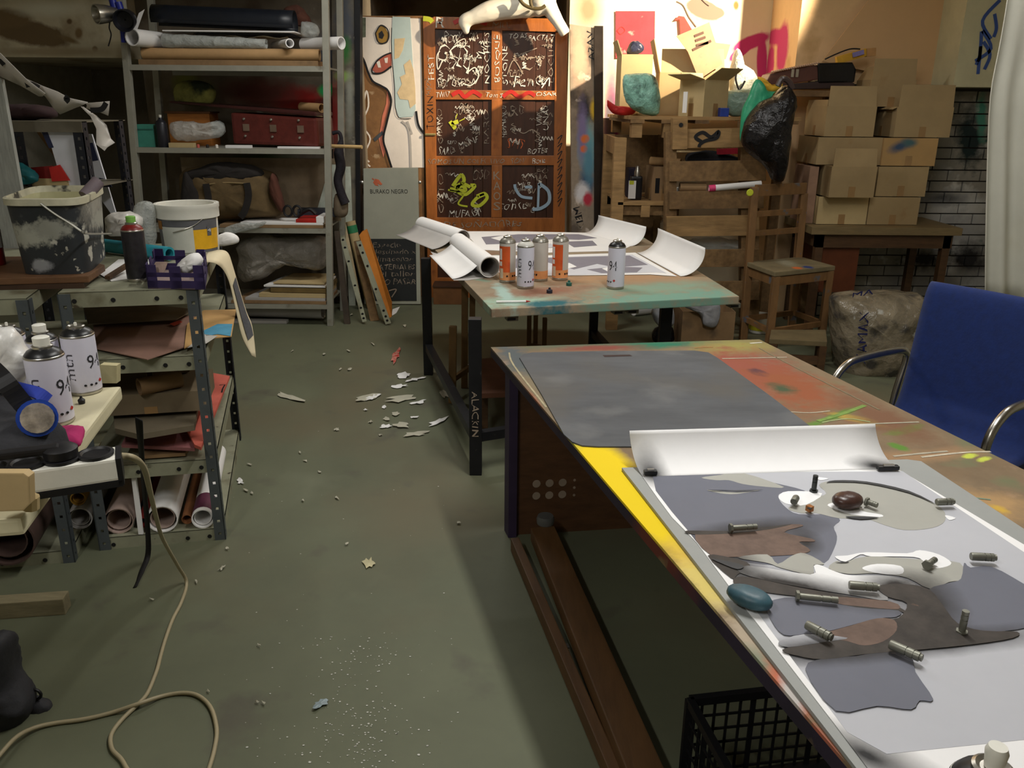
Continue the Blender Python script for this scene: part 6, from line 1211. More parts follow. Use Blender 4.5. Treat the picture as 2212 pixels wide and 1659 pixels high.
wlab = patch(-178, -2, hb*.02, hb*.70, 1, mat('label_grey', (98, 98, 102), .5), 'label'); patch(-62, -2, hb*.08, hb*.50, 2, mat('label_yellow', (232, 176, 34), .5), 'label_field'); patch(-130, -62, hb*.03, hb*.56, 2, mat('label_white', (206, 206, 196), .5, var=.1), 'label_field'); patch(-150, -128, hb*.50, hb*.68, 2, mat('label_ochre', (150, 100, 40), .5), 'label_field'); patch(-34, -24, hb*.36, hb*.56, 3, MATS['label_grey'], 'label_field')
tv, tf = text_mesh('4'); MB().add([c_+V(((r_+.002)*math.cos(R(-33+8*a)), (r_+.002)*math.sin(R(-33+8*a)), hb*(.44+.08*b))) for a, b in tv], tf).build('lettering', PAPER, wlab)
MB().tube(smooth_line([c_+V((r_*1.05*math.cos(R(a)), r_*1.05*math.sin(R(a)), z)) for a, z in ((-42, hb*.72), (-60, hb*.60), (-80, hb*.52), (-100, hb*.46))]), .002, 6).build('handle', CANM, wbk)
t = onrow('blue_roll', 'turquoise rolled mat lying behind the dark spray can', 'roll', P(225, 530, T0+.03), P(366, 548, T0+.03), .026, mat('turquoise_foam', (36, 132, 148), .6), t=.008)
cR = make_can('spray_can', 'black spray can with red shoulder and green nozzle on the shelf', mat('red_shoulder', (122, 28, 26), .4), 'fat', '94')
for ch_ in list(cR.children_recursive):
    if ch_.name.startswith(('lettering', 'symbol')): bpy.data.objects.remove(ch_)
    elif ch_.name.startswith('label'): ch_.data.materials[0] = mat('black_can_print', (36, 34, 38), .35, var=.4, scale=40)
    elif ch_.name.startswith('nozzle'): ch_.data.materials[0] = mat('green_nozzle', (120, 176, 80), .5)
c_ = P(300, 606, T0); cR.location = c_; k_ = 23*mpp(c_)/.0335; cR.scale = (k_, k_, 130*1.06*mpp(c_)/.208)
# purple cardboard tray
tr = thing('purple_tray', 'purple cut out cardboard tray with paper scraps on the shelf edge', 'tray', tuple(P(385, 612, T0)))
TRM = mat('purple_cardboard', (52, 40, 84), .6, var=.2); TRI = mat('tray_inner', (150, 130, 124), .8, var=.2)
t0, t1, t2 = P(320, 624, T0), P(444, 626, T0), P(449, 586, T0); tx, ty = (t1-t0), (t2-t1); t3 = t0+ty
zt_ = Q(330, 572, t0.y).z-T0
MB().prism([t0, t1, t2, t3], (0, 0, .004)).build('floor', TRI, tr)
for p, q, d in ((t0, t1, ty), (t1, t2, -tx), (t2, t3, -ty), (t3, t0, tx)):
    d = d.normalized()*.004; H_ = zt_
    for a, b, z0, z1 in ((0, 1, 0, .35), (0, 1, .5, .68), (0, .18, 0, 1), (.40, .60, 0, .95), (.82, 1, 0, 1)):
        p0, p1 = p.lerp(q, a), p.lerp(q, b); MB().prism([p0+V((0, 0, z0*H_)), p1+V((0, 0, z0*H_)), p1+V((0, 0, z1*H_)), p0+V((0, 0, z1*H_))], d).build('side_panel', TRM, tr)
t = bag('white_cloth_ball', [(380, 584), (392, 562), (418, 546), (436, 556), (430, 578), (404, 592)], t0.y+.05, .035, PAPER, .006, 63); tag(t, 'white crumpled cloth lying in the purple tray', 'cloth')
t = card('printed_scrap', [(325, 585), (336, 566), (362, 566), (352, 596), (332, 600)], t0.y+.02, .003, mat('scrap_print', (190, 164, 152), .8, var=.3, scale=30)); tag(t, 'pink printed paper scrap standing in the purple tray', 'paper')
t = slab('paper_sheets', [(215, 592), (256, 560), (330, 560), (290, 600), (240, 606)], T0+.004, .003, PAPER); tag(t, 'white paper sheets flat on the shelf beside the black bucket', 'paper')
t = MB().bar(P(232, 600, T0+.012), P(276, 572, T0+.03), .018, .012).build('dark_stick', DKW); tag(t, 'dark wooden stick lying on the white paper sheets', 'stick')
t = rest(bag('white_paper_lump', [(446, 526), (468, 516), (492, 508), (514, 518), (512, 532), (480, 538), (450, 538)], 3.52, .03, PAPER, .005, 64), T0); tag(t, 'white paper lump poking out behind the white bucket', 'paper')
# cream strip hanging off the shelf end
le = [(440, 566, 3.02), (462, 568, 3.04), (480, 580, 3.1), (494, 606, 3.13), (504, 645, 3.14), (514, 690, 3.13), (524, 730, 3.12), (544, 768, 3.11)]
re_ = [(446, 546, 3.16), (474, 540, 3.2), (492, 546, 3.22), (502, 572, 3.22), (516, 620, 3.22), (532, 672, 3.2), (545, 706, 3.18), (553, 772, 3.12)]
L_ = smooth_line([Q(*p) for p in le], 4); R__ = smooth_line([Q(*p) for p in re_], 4)
t = MB().grid([[a.lerp(b, k/4) for k in range(5)] for a, b in zip(L_, R__)]).build('paper_strip', mat('cream_strip', (226, 212, 178), .75, var=.05), smooth='all', solid=.0015); tag(t, 'cream paper strip with grey spray hanging off the shelf corner', 'paper')
MB().grid([[a.lerp(b, k)+V((.004, -.004, 0)) for k in (.32, .6, .9)] for a, b in list(zip(L_, R__))[14:26]]).build('spray_mark', mat('grey_spray', (84, 84, 88), .7), t)
# second level: cards and paintings
def sheet_on(name, label, px, h, mt, cat='cardboard', th=.003, bend=0):
    pts = [P(x, y, h) for x, y in px]; o = MB().prism(pts, (0, 0, -th)).build(name, mt); tag(o, label, cat); return o
sheet_on('painting_sheet', 'pinkish brown sheet sticking out of the shelf corner first', [(206, 752), (318, 776), (420, 742), (470, 690), (300, 668), (200, 690)], T1+.012, mat('pink_brown_sheet', (150, 116, 102), .8, var=.2, scale=5, stain=[(6, .58, .15, (110, 92, 80))]))
o = sheet_on('painting_sheet', 'tan painted sheet with a blue patch on the shelf', [(398, 752), (440, 732), (500, 726), (510, 668), (440, 670), (404, 700)], T1+.018, mat('tan_painted', (192, 152, 96), .8, var=.1), 'painting')
for px, cc in (([(436, 716), (470, 700), (502, 700), (498, 726), (470, 722), (446, 726)], (76, 150, 184)), ([(404, 752), (440, 722), (470, 726), (446, 742)], (190, 186, 178)), ([(366, 700), (388, 692), (394, 696), (376, 704)], (176, 60, 40))):
    MB().prism([P(x, y, T1+.0192) for x, y in px], (0, 0, .0006)).build('paint_patch', mat('patch%d' % cc[0], cc, .7), o)
sheet_on('shade_sheet', 'added brown sheet standing in for shade deep on the middle shelf', [(190, 700), (380, 690), (420, 668), (260, 650), (180, 664)], T1+.03, mat('shade_sheet', (112, 98, 80), .8))  # invented sheet, put in for the dark of this shelf gap
t = onrow('cardboard_curl', 'curled brown cardboard offcut on the third shelf', 'cardboard', P(300, 836, T2+.253), P(390, 818, T2+.253), .03, CARDD)
for k, (px, h, mt, lb) in enumerate([([(300, 985), (400, 978), (420, 950), (300, 950)], T2+.02, CARDD, 'torn brown cardboard at the bottom of the third shelf pile'), ([(262, 960), (420, 968), (440, 890), (300, 890)], T2+.05, mat('dusky_pink', (146, 92, 92), .8, var=.3), 'dusky pink sheet in the third shelf pile'), ([(420, 960), (434, 966), (496, 812), (430, 800), (380, 880)], T2+.07, mat('coral_card', (196, 96, 80), .75, var=.15), 'coral red sheet sticking out of the third shelf pile'), ([(248, 925), (300, 938), (420, 918), (432, 850), (380, 830), (240, 850)], T2+.13, mat('grey_board', (104, 94, 76), .8, var=.15), 'grey brown board on the third shelf pile')]):
    o = sheet_on('pile_sheet', lb, px, h, mt, th=.012 if k != 3 else .02)
    if k == 2: ribbon([P(474, 832, h), P(486, 831, h), P(481, 840, h), P(479, 848, h)], .006, (0, 0, 1), .001).build('mark', INK, o)
pts = [P(x, y, T2+.148) for x, y in ((252, 900), (424, 892), (430, 838), (262, 842))]
t = carton('flat_carton', 'flat grey brown carton on top of the third shelf pile', tuple(sum(pts, V((0, 0, 0)))/4), .36, .26, .07, R(12), mat('greyed_cardboard', (116, 102, 80), .85, var=.12), open_top=False)
onrow('brown_tube', 'brown paper tube on top of the flat carton', 'paper roll', P(322, 804, T2+.255), P(402, 786, T2+.255), .032, mat('tube_brown', (104, 84, 56), .8))
# bottom paper rolls
def roll_end(label, c0, r2, mt, inner=None, ln=.62):
    t = thing('paper_roll', label, 'paper roll', tuple(c0), 'paper rolls on the bottom shelf'); q = c0+vn*ln
    MB().pipe(c0, q, r2, .004, 22).build('outer_turn', mt, t, smooth=True); MB().pipe(c0+vn*.012, q, r2*.8, .003, 18).build('inner_turn', inner or mt, t, smooth=True); return t
def on_tray(s_, r2, d=.03): return FR+un*s_+vn*d+V((0, 0, T3+r2))
PKW = mat('pinkish_paper', (172, 150, 140), .8, var=.1)
roll_end('wide grey pink paper roll beside the shelf post', on_tray(.357, .050), .050, PKW)
roll_end('white paper roll with a loose open turn', on_tray(.208, .052, .01), .052, PAPER, PKW)
roll_end('slim orange brown paper roll', on_tray(.134, .0195, .06), .0195, mat('orange_paper', (142, 92, 56), .8))
c0 = on_tray(.074, .038, .015)
t = roll_end('white paper roll with a purple band', c0, .038, PAPER); MB().pipe(c0+vn*.02, c0+vn*.14, .0385, .0012, 22).build('band', mat('plum_band', (92, 44, 66), .6), t, smooth=True)
roll_end('red paper roll between two pale rolls', on_tray(.284, .0205, .06), .0205, mat('red_roll', (132, 40, 36), .7), ln=.5)
c0 = P(172, 1120, T3+.042)
roll_end('pale crumpled roll behind the slotted post', c0, .042, PAPERG)
roll_end('ochre paper roll behind the slotted posts', c0+vn*.02+V((0, 0, .042+.026)), .026, mat('ochre_roll', (150, 112, 36), .7), ln=.5)
ws_ = FR+un*.285+vn*.012; t = MB().bar(ws_+V((0, 0, T3+.001)), ws_+vn*.02+V((0, 0, T3+.22)), .015, .01).build('white_strip', PAPER); tag(t, 'narrow white strip standing between the paper rolls', 'strip')
br = thing('dark_roll', 'big dark brown roll lying on the floor by the left shelf', 'roll', tuple(P(20, 1200, 0))); c0 = P(14, 1172, .135); MB().pipe(c0, c0+vn*.5, .085, .006, 24).build('outer_turn', mat('dark_brown_roll', (70, 52, 46), .7), br, smooth=True); MB().pipe(c0+vn*.01, c0+vn*.5, .06, .004, 20).build('inner_turn', MATS['dark_brown_roll'], br, smooth=True)
# tall dark shelf behind
YB = 3.75
ts = thing('slotted_shelf', 'tall dark slotted shelf with white panel in the left corner', 'shelf', tuple(Q(110, 500, YB)))
zt2 = Q(110, 262, YB).z; xl, xr = Q(34, 330, YB).x, Q(186, 330, YB).x
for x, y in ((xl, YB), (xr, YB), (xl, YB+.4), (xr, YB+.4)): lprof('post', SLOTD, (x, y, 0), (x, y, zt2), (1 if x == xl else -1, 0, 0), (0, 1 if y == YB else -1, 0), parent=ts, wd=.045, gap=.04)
for z in (zt2, Q(110, 404, YB).z, .4): MB().box(xl-.15, xr, YB, YB+.42, z-.004, z).box(xl-.15, xr, YB-.003, YB, z-.045, z).build('shelf_tray', mat('dim_shelf', (104, 98, 84), .5), ts)
zs2 = Q(110, 404, YB).z
t = card('white_board', [(100, 280), (176, 276), (190, 402), (136, 404)], YB+.03, .01, mat('white_panel', (214, 216, 224), .6, var=.02)); rest(t, zs2+.0005); tag(t, 'white panel standing inside the tall dark shelf', 'panel')
card('blue_corner', [(88, 282), (100, 281), (116, 320), (106, 322)], YB+.028, .012, mat('navy_corner', (38, 44, 74), .6), t)
t = flat('white_board', [Q(x, y, YB+.4215) for x, y in ((186, 290), (198, 290), (226, 380), (250, 460), (240, 462), (196, 400))], (0, .01, 0), MATS['white_panel'], None); tag(t, 'slim white panel with navy blocks leaning right of the dark shelf', 'panel')
card('navy_block', [(188, 310), (200, 308), (212, 346), (200, 348)], YB+.4185, .003, MATS['navy_corner'], t); card('navy_block', [(214, 384), (232, 388), (242, 404), (224, 404)], YB+.4185, .003, MATS['navy_corner'], t)
for k, (px, mt, lb) in enumerate([([(66, 362), (112, 358), (110, 392), (80, 392)], mat('dark_red', (130, 28, 26), .6), 'dark red folder standing on the tall dark shelf'), ([(106, 362), (128, 356), (150, 390), (112, 392)], mat('bright_red', (196, 42, 36), .6), 'bright red folded card leaning on the dark red folder')]):
    t = card('folder', px, YB+.02-.012*k, .008, mt); tag(t, lb, 'folder')
t = MB().box(Q(60, 400, YB).x, Q(142, 400, YB).x, YB+.015, YB+.2, zs2+.001, zs2+.035).build('cream_box', CARDL, bevel=.003); tag(t, 'flat cream box under the red folders', 'box')
t = bag('teal_wrap', [(28, 356), (44, 352), (66, 366), (84, 388), (60, 398), (30, 392)], YB-.03, .03, mat('teal_wrap', (40, 120, 130), .4), .01, 66); tag(t, 'crumpled teal wrap around the dark shelf post', 'plastic bag')
t = MB().hexa([(xl+.1, YB+.24, zs2+.001), (xl+.13, YB+.24, zs2+.001), (xl+.13, YB+.26, zs2+.001), (xl+.1, YB+.26, zs2+.001), Q(78, 284, YB+.24), Q(86, 284, YB+.24), Q(86, 284, YB+.26), Q(78, 284, YB+.26)]).build('thin_lath', WOODX); tag(t, 'thin slanted lath inside the tall dark shelf', 'lath')
for px, mt, lb in (([(10, 236), (60, 232), (110, 238), (112, 262), (10, 262)], mat('dark_maroon_cloth', (52, 34, 36), .9), 'dark maroon cloth bundle on top of the tall dark shelf'),):
    t = bag('cloth_bundle', px, YB+.2, .08, mt, .012, 67); rest(t, zt2-.001); tag(t, lb, 'cloth')
# crumpled painted paper draped over the dark shelf
dp = thing('torn_banner', 'torn white paper banner with black strokes draped over the dark shelf', 'banner', tuple(Q(120, 225, 3.55)))
def tornsheet(rows_px, Y, seed):
    rows = [[Q(x, y, Y+.05*noise.noise(V((x*.05, y*.05, seed)))+.02*k) for k, (x, y) in enumerate(r2)] for r2 in rows_px]
    return MB().grid(rows).build('paper_piece', mat('banner_paper', (196, 190, 182), .8, var=.06), dp, smooth='all', solid=.002)
tornsheet([[(-34, 88), (-36, 120), (-34, 166)], [(2, 116), (2, 138), (0, 165)], [(28, 142), (24, 156), (20, 174)], [(58, 172), (54, 180), (46, 186)], [(98, 202), (92, 208), (84, 208)]], 3.42, 1)
tornsheet([[(56, 170), (58, 178), (60, 186)], [(92, 186), (96, 198), (98, 208)], [(124, 198), (116, 218), (116, 234)], [(150, 212), (140, 228), (130, 247)], [(190, 221), (176, 228), (160, 234)]], 3.47, 2)
tornsheet([[(186, 223), (188, 228), (186, 234)], [(212, 221), (212, 232), (210, 240)], [(237, 219), (236, 234), (234, 250)]], 3.5, 3)
tornsheet([[(174, 230), (180, 231), (184, 234)], [(196, 252), (202, 248), (208, 250)], [(208, 278), (222, 272), (230, 270)], [(208, 312), (224, 318), (240, 300)], [(226, 326), (232, 318), (248, 308)]], 3.45, 4)
for px in ([(56, 184), (70, 182), (86, 190)], [(140, 208), (147, 214), (142, 220)], [(196, 238), (220, 236), (230, 222)], [(0, 128), (10, 140)]): stroke('brush_stroke', px, 3.43, .02, INK, dp)
t = flat('pale_plank', [Q(-40, 150, 3.44), Q(3, 172, 3.44), V((Q(30, 410, 3.44).x+.03, 3.44, T0+.001)), V((Q(-40, 424, 3.44).x, 3.44, T0+.001))], (0, .02, 0), mat('pale_streaked', (150, 152, 146), .7, var=.2, scale=12, stretch=(8, 8, 1)), None); tag(t, 'pale streaked plank standing behind the black bucket', 'plank')
t = thing('red_tin', 'red tin partly hidden left of the black bucket', 'tin', tuple(P(4, 572, bz))); c_ = P(-16, 572, bz); MB().lathe([(.04, 0), (.042, .004), (.042, .12), (.038, .125)], c_, 18).build('body', mat('red_tin', (120, 26, 24), .4), t, smooth=True); MB().lathe([(.043, .06), (.043, .12)], c_, 18, cap=False).build('label', PAPERG, t, smooth=True)

# ------------------------------------------------------------------ white worktop at the left edge
WH = .93
wt = thing('white_worktop', 'cream white worktop at the left with spray cans on it', 'table', (-1.15, 1.3, 0))
k0, k1 = P(66, 1092, WH), P(262, 834, WH); dv = (k1-k0).normalized(); dn = V((-dv.y, dv.x, 0))
k0 = k0-dv*.04; sl = [k0, k1, k1+dn*.75, k0+dn*.75]
MB().prism(sl, (0, 0, -.028)).build('top', mat('cream_laminate', (206, 198, 166), .5, var=.06, stain=[(12, .7, .04, (150, 136, 104))]), wt, bevel=.006)
for f, g in ((.1, .55), (.9, .55), (.1, .72), (.9, .72)):
    p = k0.lerp(k1, f)+dn*g; MB().bar((p.x, p.y, 0), (p.x, p.y, WH-.03), .04, .04, (0, 1, 0)).build('leg', GREYST, wt)
cA = make_can('spray_can', '-', SHB, 'fat', '94', 'spray cans on the white worktop')
def can_at(tpl, x, y, wpx, hpx, rz, label, first=False):
    p = P(x, y, WH); k_ = wpx/2*mpp(p)/.0335; kz = hpx*1.02*mpp(p)/.19
    if first: tpl.location = p; tpl.rotation_euler.z = rz; tpl.scale = (k_, k_, kz); tpl['label'] = label
    else: copy_tree(tpl, p, rz, (k_, k_, kz), label)
can_at(cA, 120, 912, 78, 172, R(42), 'white labelled spray can with cap standing in front on the worktop', True)
cA2 = make_can('spray_can', '-', SHB, 'stem', '94', 'spray cans on the white worktop')
can_at(cA2, 186, 846, 67, 146, R(40), 'uncapped white labelled spray can at the far worktop corner', True)
can_at(cA, 110, 852, 62, 140, R(30), 'capped white labelled spray can hidden behind the front one')
can_at(cA2, 42, 850, 62, 150, R(10), 'uncapped white labelled spray can beside the plastic bag')
can_at(cA2, 62, 890, 60, 130, R(-160), 'white labelled spray can tucked behind the black strap')
c_ = P(177, 872, WH); t = thing('nozzle_cap', 'tiny black nozzle on the white worktop', 'cap', tuple(c_)); MB().lathe([(.006, 0), (.007, .008), (.003, .012)], c_, 10).build('body', INK, t, smooth=True); MB().lathe([(.003, .012), (.002, .016)], c_, 8).build('tip', INK, t)
t = card('cream_block', [(216, 788), (252, 790), (252, 828), (214, 828)], P(240, 830, WH).y+.12, .02, mat('cream_block', (190, 180, 140), .7)); tag(t, 'cream board standing behind the far spray can', 'board')
YW = 1.36
t = bag('plastic_bag', [(-60, 720), (0, 708), (30, 716), (44, 744), (70, 774), (64, 800), (46, 832), (10, 856), (-60, 868)], 1.47, .03, mat('white_bag_film', (222, 220, 216), .3, bump=.5, trans=.1), .006, 71); tag(t, 'white plastic bag at the left edge of the worktop', 'plastic bag')
ol = smooth_line([P(x, y, WH+.02) for x, y in ((-60, 880), (0, 872), (60, 900), (110, 938), (150, 952), (130, 968), (60, 990), (0, 1004), (-60, 1000))], 4, True)
t = pillow(ol, .045, (0, 0, 1), 5, .008, 72, back=.4).build('dark_garment', DARKFAB, smooth='all'); tag(t, 'dark grey garment heaped on the worktop by the power strip', 'garment')
hl = thing('headlamp', 'headlamp with blue strap and clear lens on the dark garment', 'headlamp', tuple(P(80, 935, WH+.04)))
c_ = P(84, 922, WH+.06); MB().lathe([(.022, -.02), (.03, -.005), (.031, .006)], c_, 20, axisT((.5, -.8, .25))).build('body', mat('blue_plastic', (28, 62, 150), .35), hl, smooth=True)
MB().lathe([(.025, .006), (.025, .010), (.012, .013), (.002, .014)], c_, 18, axisT((.5, -.8, .25))).build('lens', mat('lens', (190, 180, 170), .15, .6, var=.4, scale=60), hl, smooth=True)
ribbon(smooth_line([P(x, y, WH+z) for x, y, z in ((-40, 830, .07), (0, 842, .08), (40, 856, .09), (84, 868, .085), (108, 884, .07))]), .022, (0, -.5, .8), 0).build('strap', mat('blue_strap', (30, 52, 150), .7), hl, solid=.003)
ribbon(smooth_line([P(x, y, WH+z) for x, y, z in ((-30, 800, .13), (10, 840, .12), (46, 884, .085), (70, 912, .06))]), .03, (0, -.5, .8), .004).build('strap', INK, hl, solid=.003)
hl.location.z += .016
ol = smooth_line([P(x, y, WH+.006) for x, y in ((92, 952), (110, 930), (150, 924), (182, 926), (178, 950), (168, 962), (120, 962))], 4, True)
t = pillow(ol, .010, (0, 0, 1), 4, .002, 73).build('pink_cloth', mat('magenta_cloth', (168, 36, 96), .9, var=.15), smooth='all'); tag(t, 'magenta cloth beside the power strip', 'cloth')
# power strip
ps = thing('power_strip', 'white power strip with black round sockets hanging over the worktop edge', 'power strip', tuple(P(150, 985, WH)))
pa, pb = P(254, 972, WH+.05), P(-60, 1016, WH+.05); dx = (pb-pa).normalized(); dyv = V((-dx.y, dx.x, 0)); T_ = Matrix((dx, dyv, V((0, 0, 1)))).transposed(); mid = (pa+pb)/2; Lp = (pb-pa).length
psb = MB().obox(mid+V((0, 0, -.022)), Lp, .056, .036, M_=T_).build('body', PLASTW, ps, bevel=.004); MB().obox(mid+V((0, 0, -.0455)), Lp+.004, .058, .010, M_=T_).build('base', INK, ps)
MB().obox(pa+V((0, 0, -.026)), .008, .058, .045, M_=T_).build('end_cap', INK, ps)
for f in (.16, .40, .64, .88):
    c_ = pa.lerp(pb, f)+V((0, 0, -.004)); MB().lathe([(.026, 0), (.027, .005), (.022, .006), (.019, .003), (.004, .002)], c_, 20).build('socket', INK, psb, smooth=True)
pg = thing('plug', 'flat black plug pushed into the power strip', 'plug', tuple(pa.lerp(pb, .40))); c_ = pa.lerp(pb, .40); MB().lathe([(.024, .003), (.025, .016), (.018, .021)], c_, 18).build('body', INK, pg, smooth=True); MB().bar(c_+V((0, 0, .016)), c_+dx*.09+V((0, 0, .018)), .02, .012).build('grip', INK, pg, bevel=.004)
t = thing('tan_board', 'rounded tan board end leaning on the front of the worktop', 'board', tuple(P(30, 1100, WH-.10)))
MB().prism([Q(x, y, P(40, 1095, WH).y-.05) for x, y in ((-80, 1022), (50, 1022), (62, 1030), (64, 1090), (50, 1104), (-80, 1108))], (0, .016, 0)).build('panel', mat('tan_panel', (178, 154, 112), .7, var=.06), t, bevel=.002); MB().tube([Q(66, 1072, P(40, 1095, WH).y-.02), Q(66, 1098, P(40, 1095, WH).y-.02)], .012, 10).build('peg', CARDL, t)
# cable
CRM = mat('cream_cable', (162, 150, 120), .5, var=.1)
cp = [P(258, 984, WH+.02), P(290, 990, WH+.012), P(312, 1014, .86), P(326, 1070, .70), P(338, 1120, .5), P(352, 1165, .3), P(384, 1222, .10), P(403, 1258, .006), P(392, 1300, .006), P(372, 1340, .006), P(356, 1385, .006), P(346, 1420, .006), P(338, 1450, .006), P(318, 1498, .006), P(295, 1524, .009), P(262, 1556, .007), P(240, 1588, .006), P(242, 1618, .006), P(262, 1640, .006), P(280, 1668, .006), P(330, 1720, .006), P(430, 1720, .006), P(452, 1659, .006), P(464, 1615, .006), P(468, 1575, .006), P(456, 1530, .006), P(430, 1504, .006), P(396, 1497, .006), P(350, 1504, .006), P(300, 1520, .017), P(240, 1540, .006), P(180, 1554, .006), P(120, 1562, .006), P(75, 1572, .012), P(36, 1592, .03), P(0, 1630, .04), P(-40, 1680, .03)]
t = MB().tube(smooth_line(cp, 5), .0055, 8).build('extension_cable', CRM, smooth='all'); tag(t, 'cream extension cable looping from the power strip across the floor', 'cable')
t = ribbon(smooth_line([P(300, 905, .80), P(304, 960, .70), P(312, 1060, .40), P(318, 1130, .2), P(320, 1195, .04), P(306, 1235, .006), P(292, 1268, .004)], 6), .018, (0, -1, .3), 0).build('black_strap', mat('black_webbing', (26, 24, 24), .8), smooth='all', solid=.003); tag(t, 'black webbing strap trailing from the shelf to the floor', 'strap')
# wood block and black bag on the floor
b0, b1 = P(-80, 1344, 0), P(142, 1328, 0); bd = (b1-b0).normalized(); bn = V((-bd.y, bd.x, 0))
t = MB().prism([b0, b1, b1+bn*.05, b0+bn*.05], (0, 0, .055)).build('wood_block', mat('pale_block', (136, 126, 98), .75, var=.2, stretch=(1, 6, 6)), bevel=.003); tag(t, 'pale wooden block lying on the floor by the left edge', 'wood block')
bbk = thing('black_tool_bag', 'black bag with a strap loop on the floor beside the cable', 'bag', tuple(P(20, 1560, 0)))
bmt = mat('black_nylon', (40, 40, 44), .7, var=.35, scale=16, bump=.3)
Yb_ = P(30, 1560, 0).y+.02
bag('body', [(-120, 1400), (-20, 1370), (18, 1380), (24, 1420), (30, 1470), (56, 1500), (70, 1530), (40, 1580), (0, 1610), (-120, 1620)], Yb_, .06, bmt, .012, 81, bbk)
bag('side_pocket', [(40, 1520), (60, 1505), (96, 1515), (113, 1532), (96, 1556), (62, 1570), (44, 1556)], Yb_+.035, .025, bmt, .004, 82, bbk)
c_ = Q(72, 1500, Yb_+.03); MB().tube([c_+V((.020*math.cos(a), 0, .016*math.sin(a))) for a in [2*PI*k/16 for k in range(16)]], .004, 8, closed=True).build('strap_loop', INK, bbk, smooth=True)

# ------------------------------------------------------------------ litter on the floor
def scrap(x, y, sx, sy, ang, label, mt=PAPER, name='paper_scrap', group=None, n=14, seed=0, h=.004):
    rg = random.Random(seed+int(x*7+y)); c0 = P(x, y, h); m_ = mpp(c0); pts = []
    for k in range(n):
        a = 2*PI*k/n; rr3 = rg.uniform(.4, 1.2); px = sx*math.cos(a)*rr3; py = sy*math.sin(a)*rr3; ca, sa = math.cos(R(ang)), math.sin(R(ang))
        q = P(x+px*ca-py*sa, y+px*sa+py*ca, h); q.z += rg.uniform(0, .006); pts.append(q)
    mb = MB(); mb.add([c0+V((0, 0, .004))]+pts, [(0, k+1, (k+1) % n+1) for k in range(n)])
    o = mb.build(name, mt, solid=.0012); tag(o, label, 'paper', group); return o
DPAP = mat('dirty_paper', (178, 174, 156), .8, var=.12)
scrap(625, 859, 34, 7, 17, 'lone twisted white paper strip on the open floor', DPAP)
scrap(855, 768, 8, 18, 20, 'red and white candy wrapper on the floor', mat('red_white_wrapper', (196, 130, 116), .5, var=.5, scale=60, stain=[(40, .52, .04, (190, 40, 40))]), 'wrapper')
scrap(797, 1216, 15, 12, 10, 'heart shaped cream paper scrap on the open floor', mat('cream_scrap', (190, 182, 146), .8))
scrap(692, 1521, 20, 9, -25, 'bluish plastic wrapper on the foreground floor', mat('bluish_film', (140, 154, 158), .3, var=.4, scale=40, bump=.4), 'wrapper')
scrap(520, 1040, 9, 8, 40, 'white scrap beside the slotted shelf foot', PAPER)
scrap(480, 1228, 10, 3, -30, 'thin pale splinter on the floor by the shelf', DPAP)
LB_ = 'torn white paper scrap in the litter patch beside the far table leg'
for x, y, sx, sy, a in [(790, 861, 30, 7, -14), (870, 862, 38, 7, -4), (872, 812, 17, 6, -6), (895, 820, 26, 4, -10), (862, 835, 22, 4, -4), (855, 894, 9, 6, 0), (868, 920, 20, 6, -4), (898, 938, 32, 5, -8), (946, 912, 26, 6, -22), (956, 850, 14, 6, 35), (832, 922, 14, 5, -4), (835, 906, 8, 4, 0), (728, 928, 7, 3, -10), (806, 858, 18, 5, -20), (902, 870, 18, 4, -10), (893, 902, 12, 3, 0), (1010, 790, 12, 3, -20), (830, 880, 6, 3, 0), (790, 886, 5, 2, 0), (800, 912, 6, 3, 0), (822, 940, 5, 2, 0)]:
    lb = ('long torn white paper strip' if sx > 25 else 'middling torn white paper scrap' if sx > 12 else 'small torn white paper flake')+' in the litter patch beside the far table leg'
    scrap(x, y, sx, sy, a, lb, DPAP if rnd.random() < .6 else PAPER, group='torn paper by the table leg')
LB2 = 'tiny pale paper crumb scattered on the open concrete floor'
for x, y in [(632, 758), (752, 758), (806, 744), (755, 798), (735, 798), (648, 978), (660, 996), (540, 1004), (532, 1060), (545, 1066), (655, 1082), (728, 1076), (748, 1176), (490, 1186), (425, 1258), (328, 1295), (560, 1395), (834, 690), (874, 704), (1046, 658), (690, 1020), (450, 1494), (555, 1517), (570, 1520), (990, 1130), (700, 765), (760, 680)]:
    scrap(x, y, rnd.uniform(4, 7), rnd.uniform(2, 3.2), rnd.uniform(-40, 40), LB2, DPAP, group='tiny crumbs on the floor', n=6)
mb = MB()
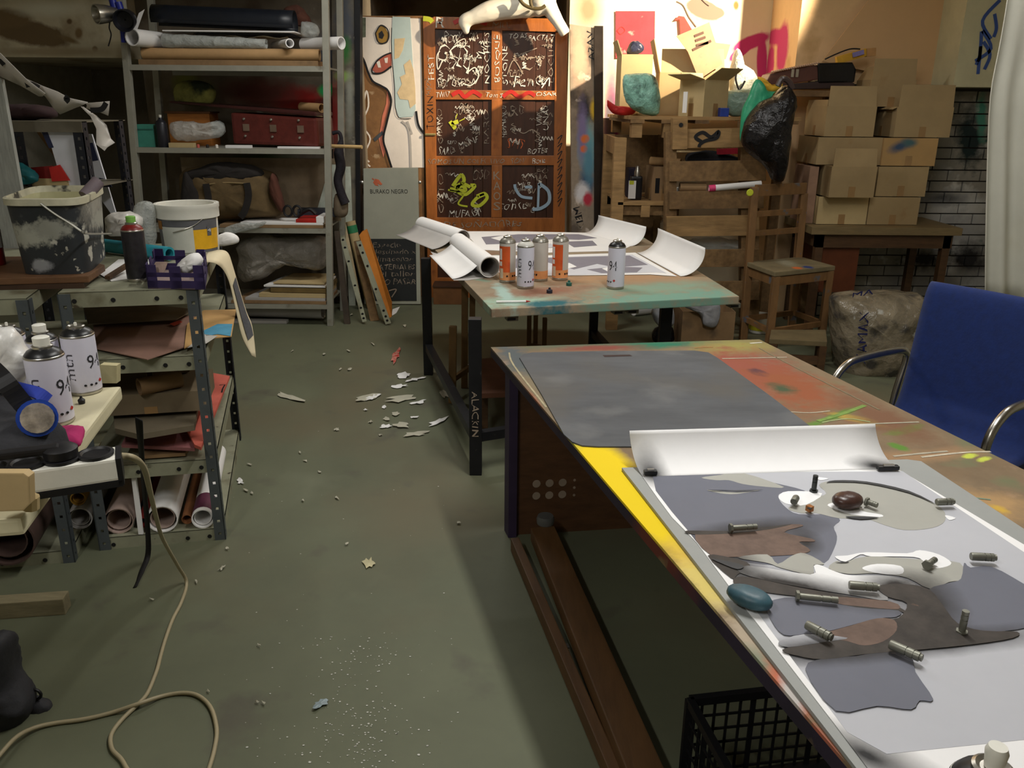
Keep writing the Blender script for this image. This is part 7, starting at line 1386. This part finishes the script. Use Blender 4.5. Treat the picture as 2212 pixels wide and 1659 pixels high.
for k in range(300):
    x = rnd.gauss(760, 90); y = rnd.uniform(1370, 1680)
    if k < 110: x = rnd.choice((720, 790, 830))+rnd.gauss(0, 22); y = rnd.choice((1420, 1540, 1620))+rnd.gauss(0, 30)
    if k > 240: x = rnd.uniform(500, 1000); y = rnd.uniform(900, 1650)
    p = P(x, y, .0012); r_ = rnd.uniform(.0008, .0030)*(1.3 if rnd.random() < .1 else 1); mb.add([p+V((r_*math.cos(a), r_*math.sin(a)*rnd.uniform(.6, 1), 0)) for a in [2*PI*j/6 for j in range(6)]], [tuple(range(6))])
t = mb.build('paint_specks', mat('speck_white', (196, 194, 184), .6)); t['kind'] = 'stuff'; tag(t, 'white paint specks dried on the foreground concrete floor', 'paint')

# ------------------------------------------------------------------ lamps (above the picture)
TUBEM = mat('tube_glass', (240, 238, 230), .4, bump=0, var=0)
for i, (loc, rz, en) in enumerate(LAMPS):
    t = thing('ceiling_lamp', 'white fluorescent batten lamp under the ceiling number %s' % ['over the near table', 'over the blue chair', 'over the aisle', 'over the room entrance'][i], 'lamp', loc)
    t['label'] = 'white fluorescent batten lamp '+['over the near table', 'over the blue chair', 'over the aisle', 'over the room entrance'][i]
    MB().obox(V(loc)+V((0, 0, .03)), 1.35, .13, .06, rz).build('housing', PLASTW, t); d = V((math.cos(rz), math.sin(rz), 0))
    MB().tube([V(loc)-d*.62+V((0, 0, -.02)), V(loc)+d*.62+V((0, 0, -.02))], .014, 10).build('tube', TUBEM, t, smooth=True)
    for k in (-.5, .5): MB().tube([V(loc)+d*k+V((0, 0, .06)), V(loc)+d*k+V((0, 0, .25))], .006, 6).build('hanger', CANM, t)
wl = thing('work_lamp', 'metal work lamp clamped above the rack', 'lamp', tuple(SPOT_LOC))
aim = (SPOT_AIM-SPOT_LOC).normalized()
MB().lathe([(.03, -.14), (.04, -.12), (.09, -.03), (.10, -.025)], SPOT_LOC, 20, axisT(aim), cap=False).build('shade', LM, wl, smooth=True)
MB().lathe([(.004, -.10), (.03, -.06), (.032, -.04), (.02, -.028), (.004, -.026)], SPOT_LOC, 14, axisT(aim)).build('bulb', mat('bulb_glass', (236, 230, 214), .4, var=0, bump=0), wl, smooth=True)
MB().tube([SPOT_LOC-aim*.13, V((SPOT_LOC.x+.03, SPOT_LOC.y-.1, 3.2))], .008, 8).build('stem', BLACKST, wl, smooth=True)
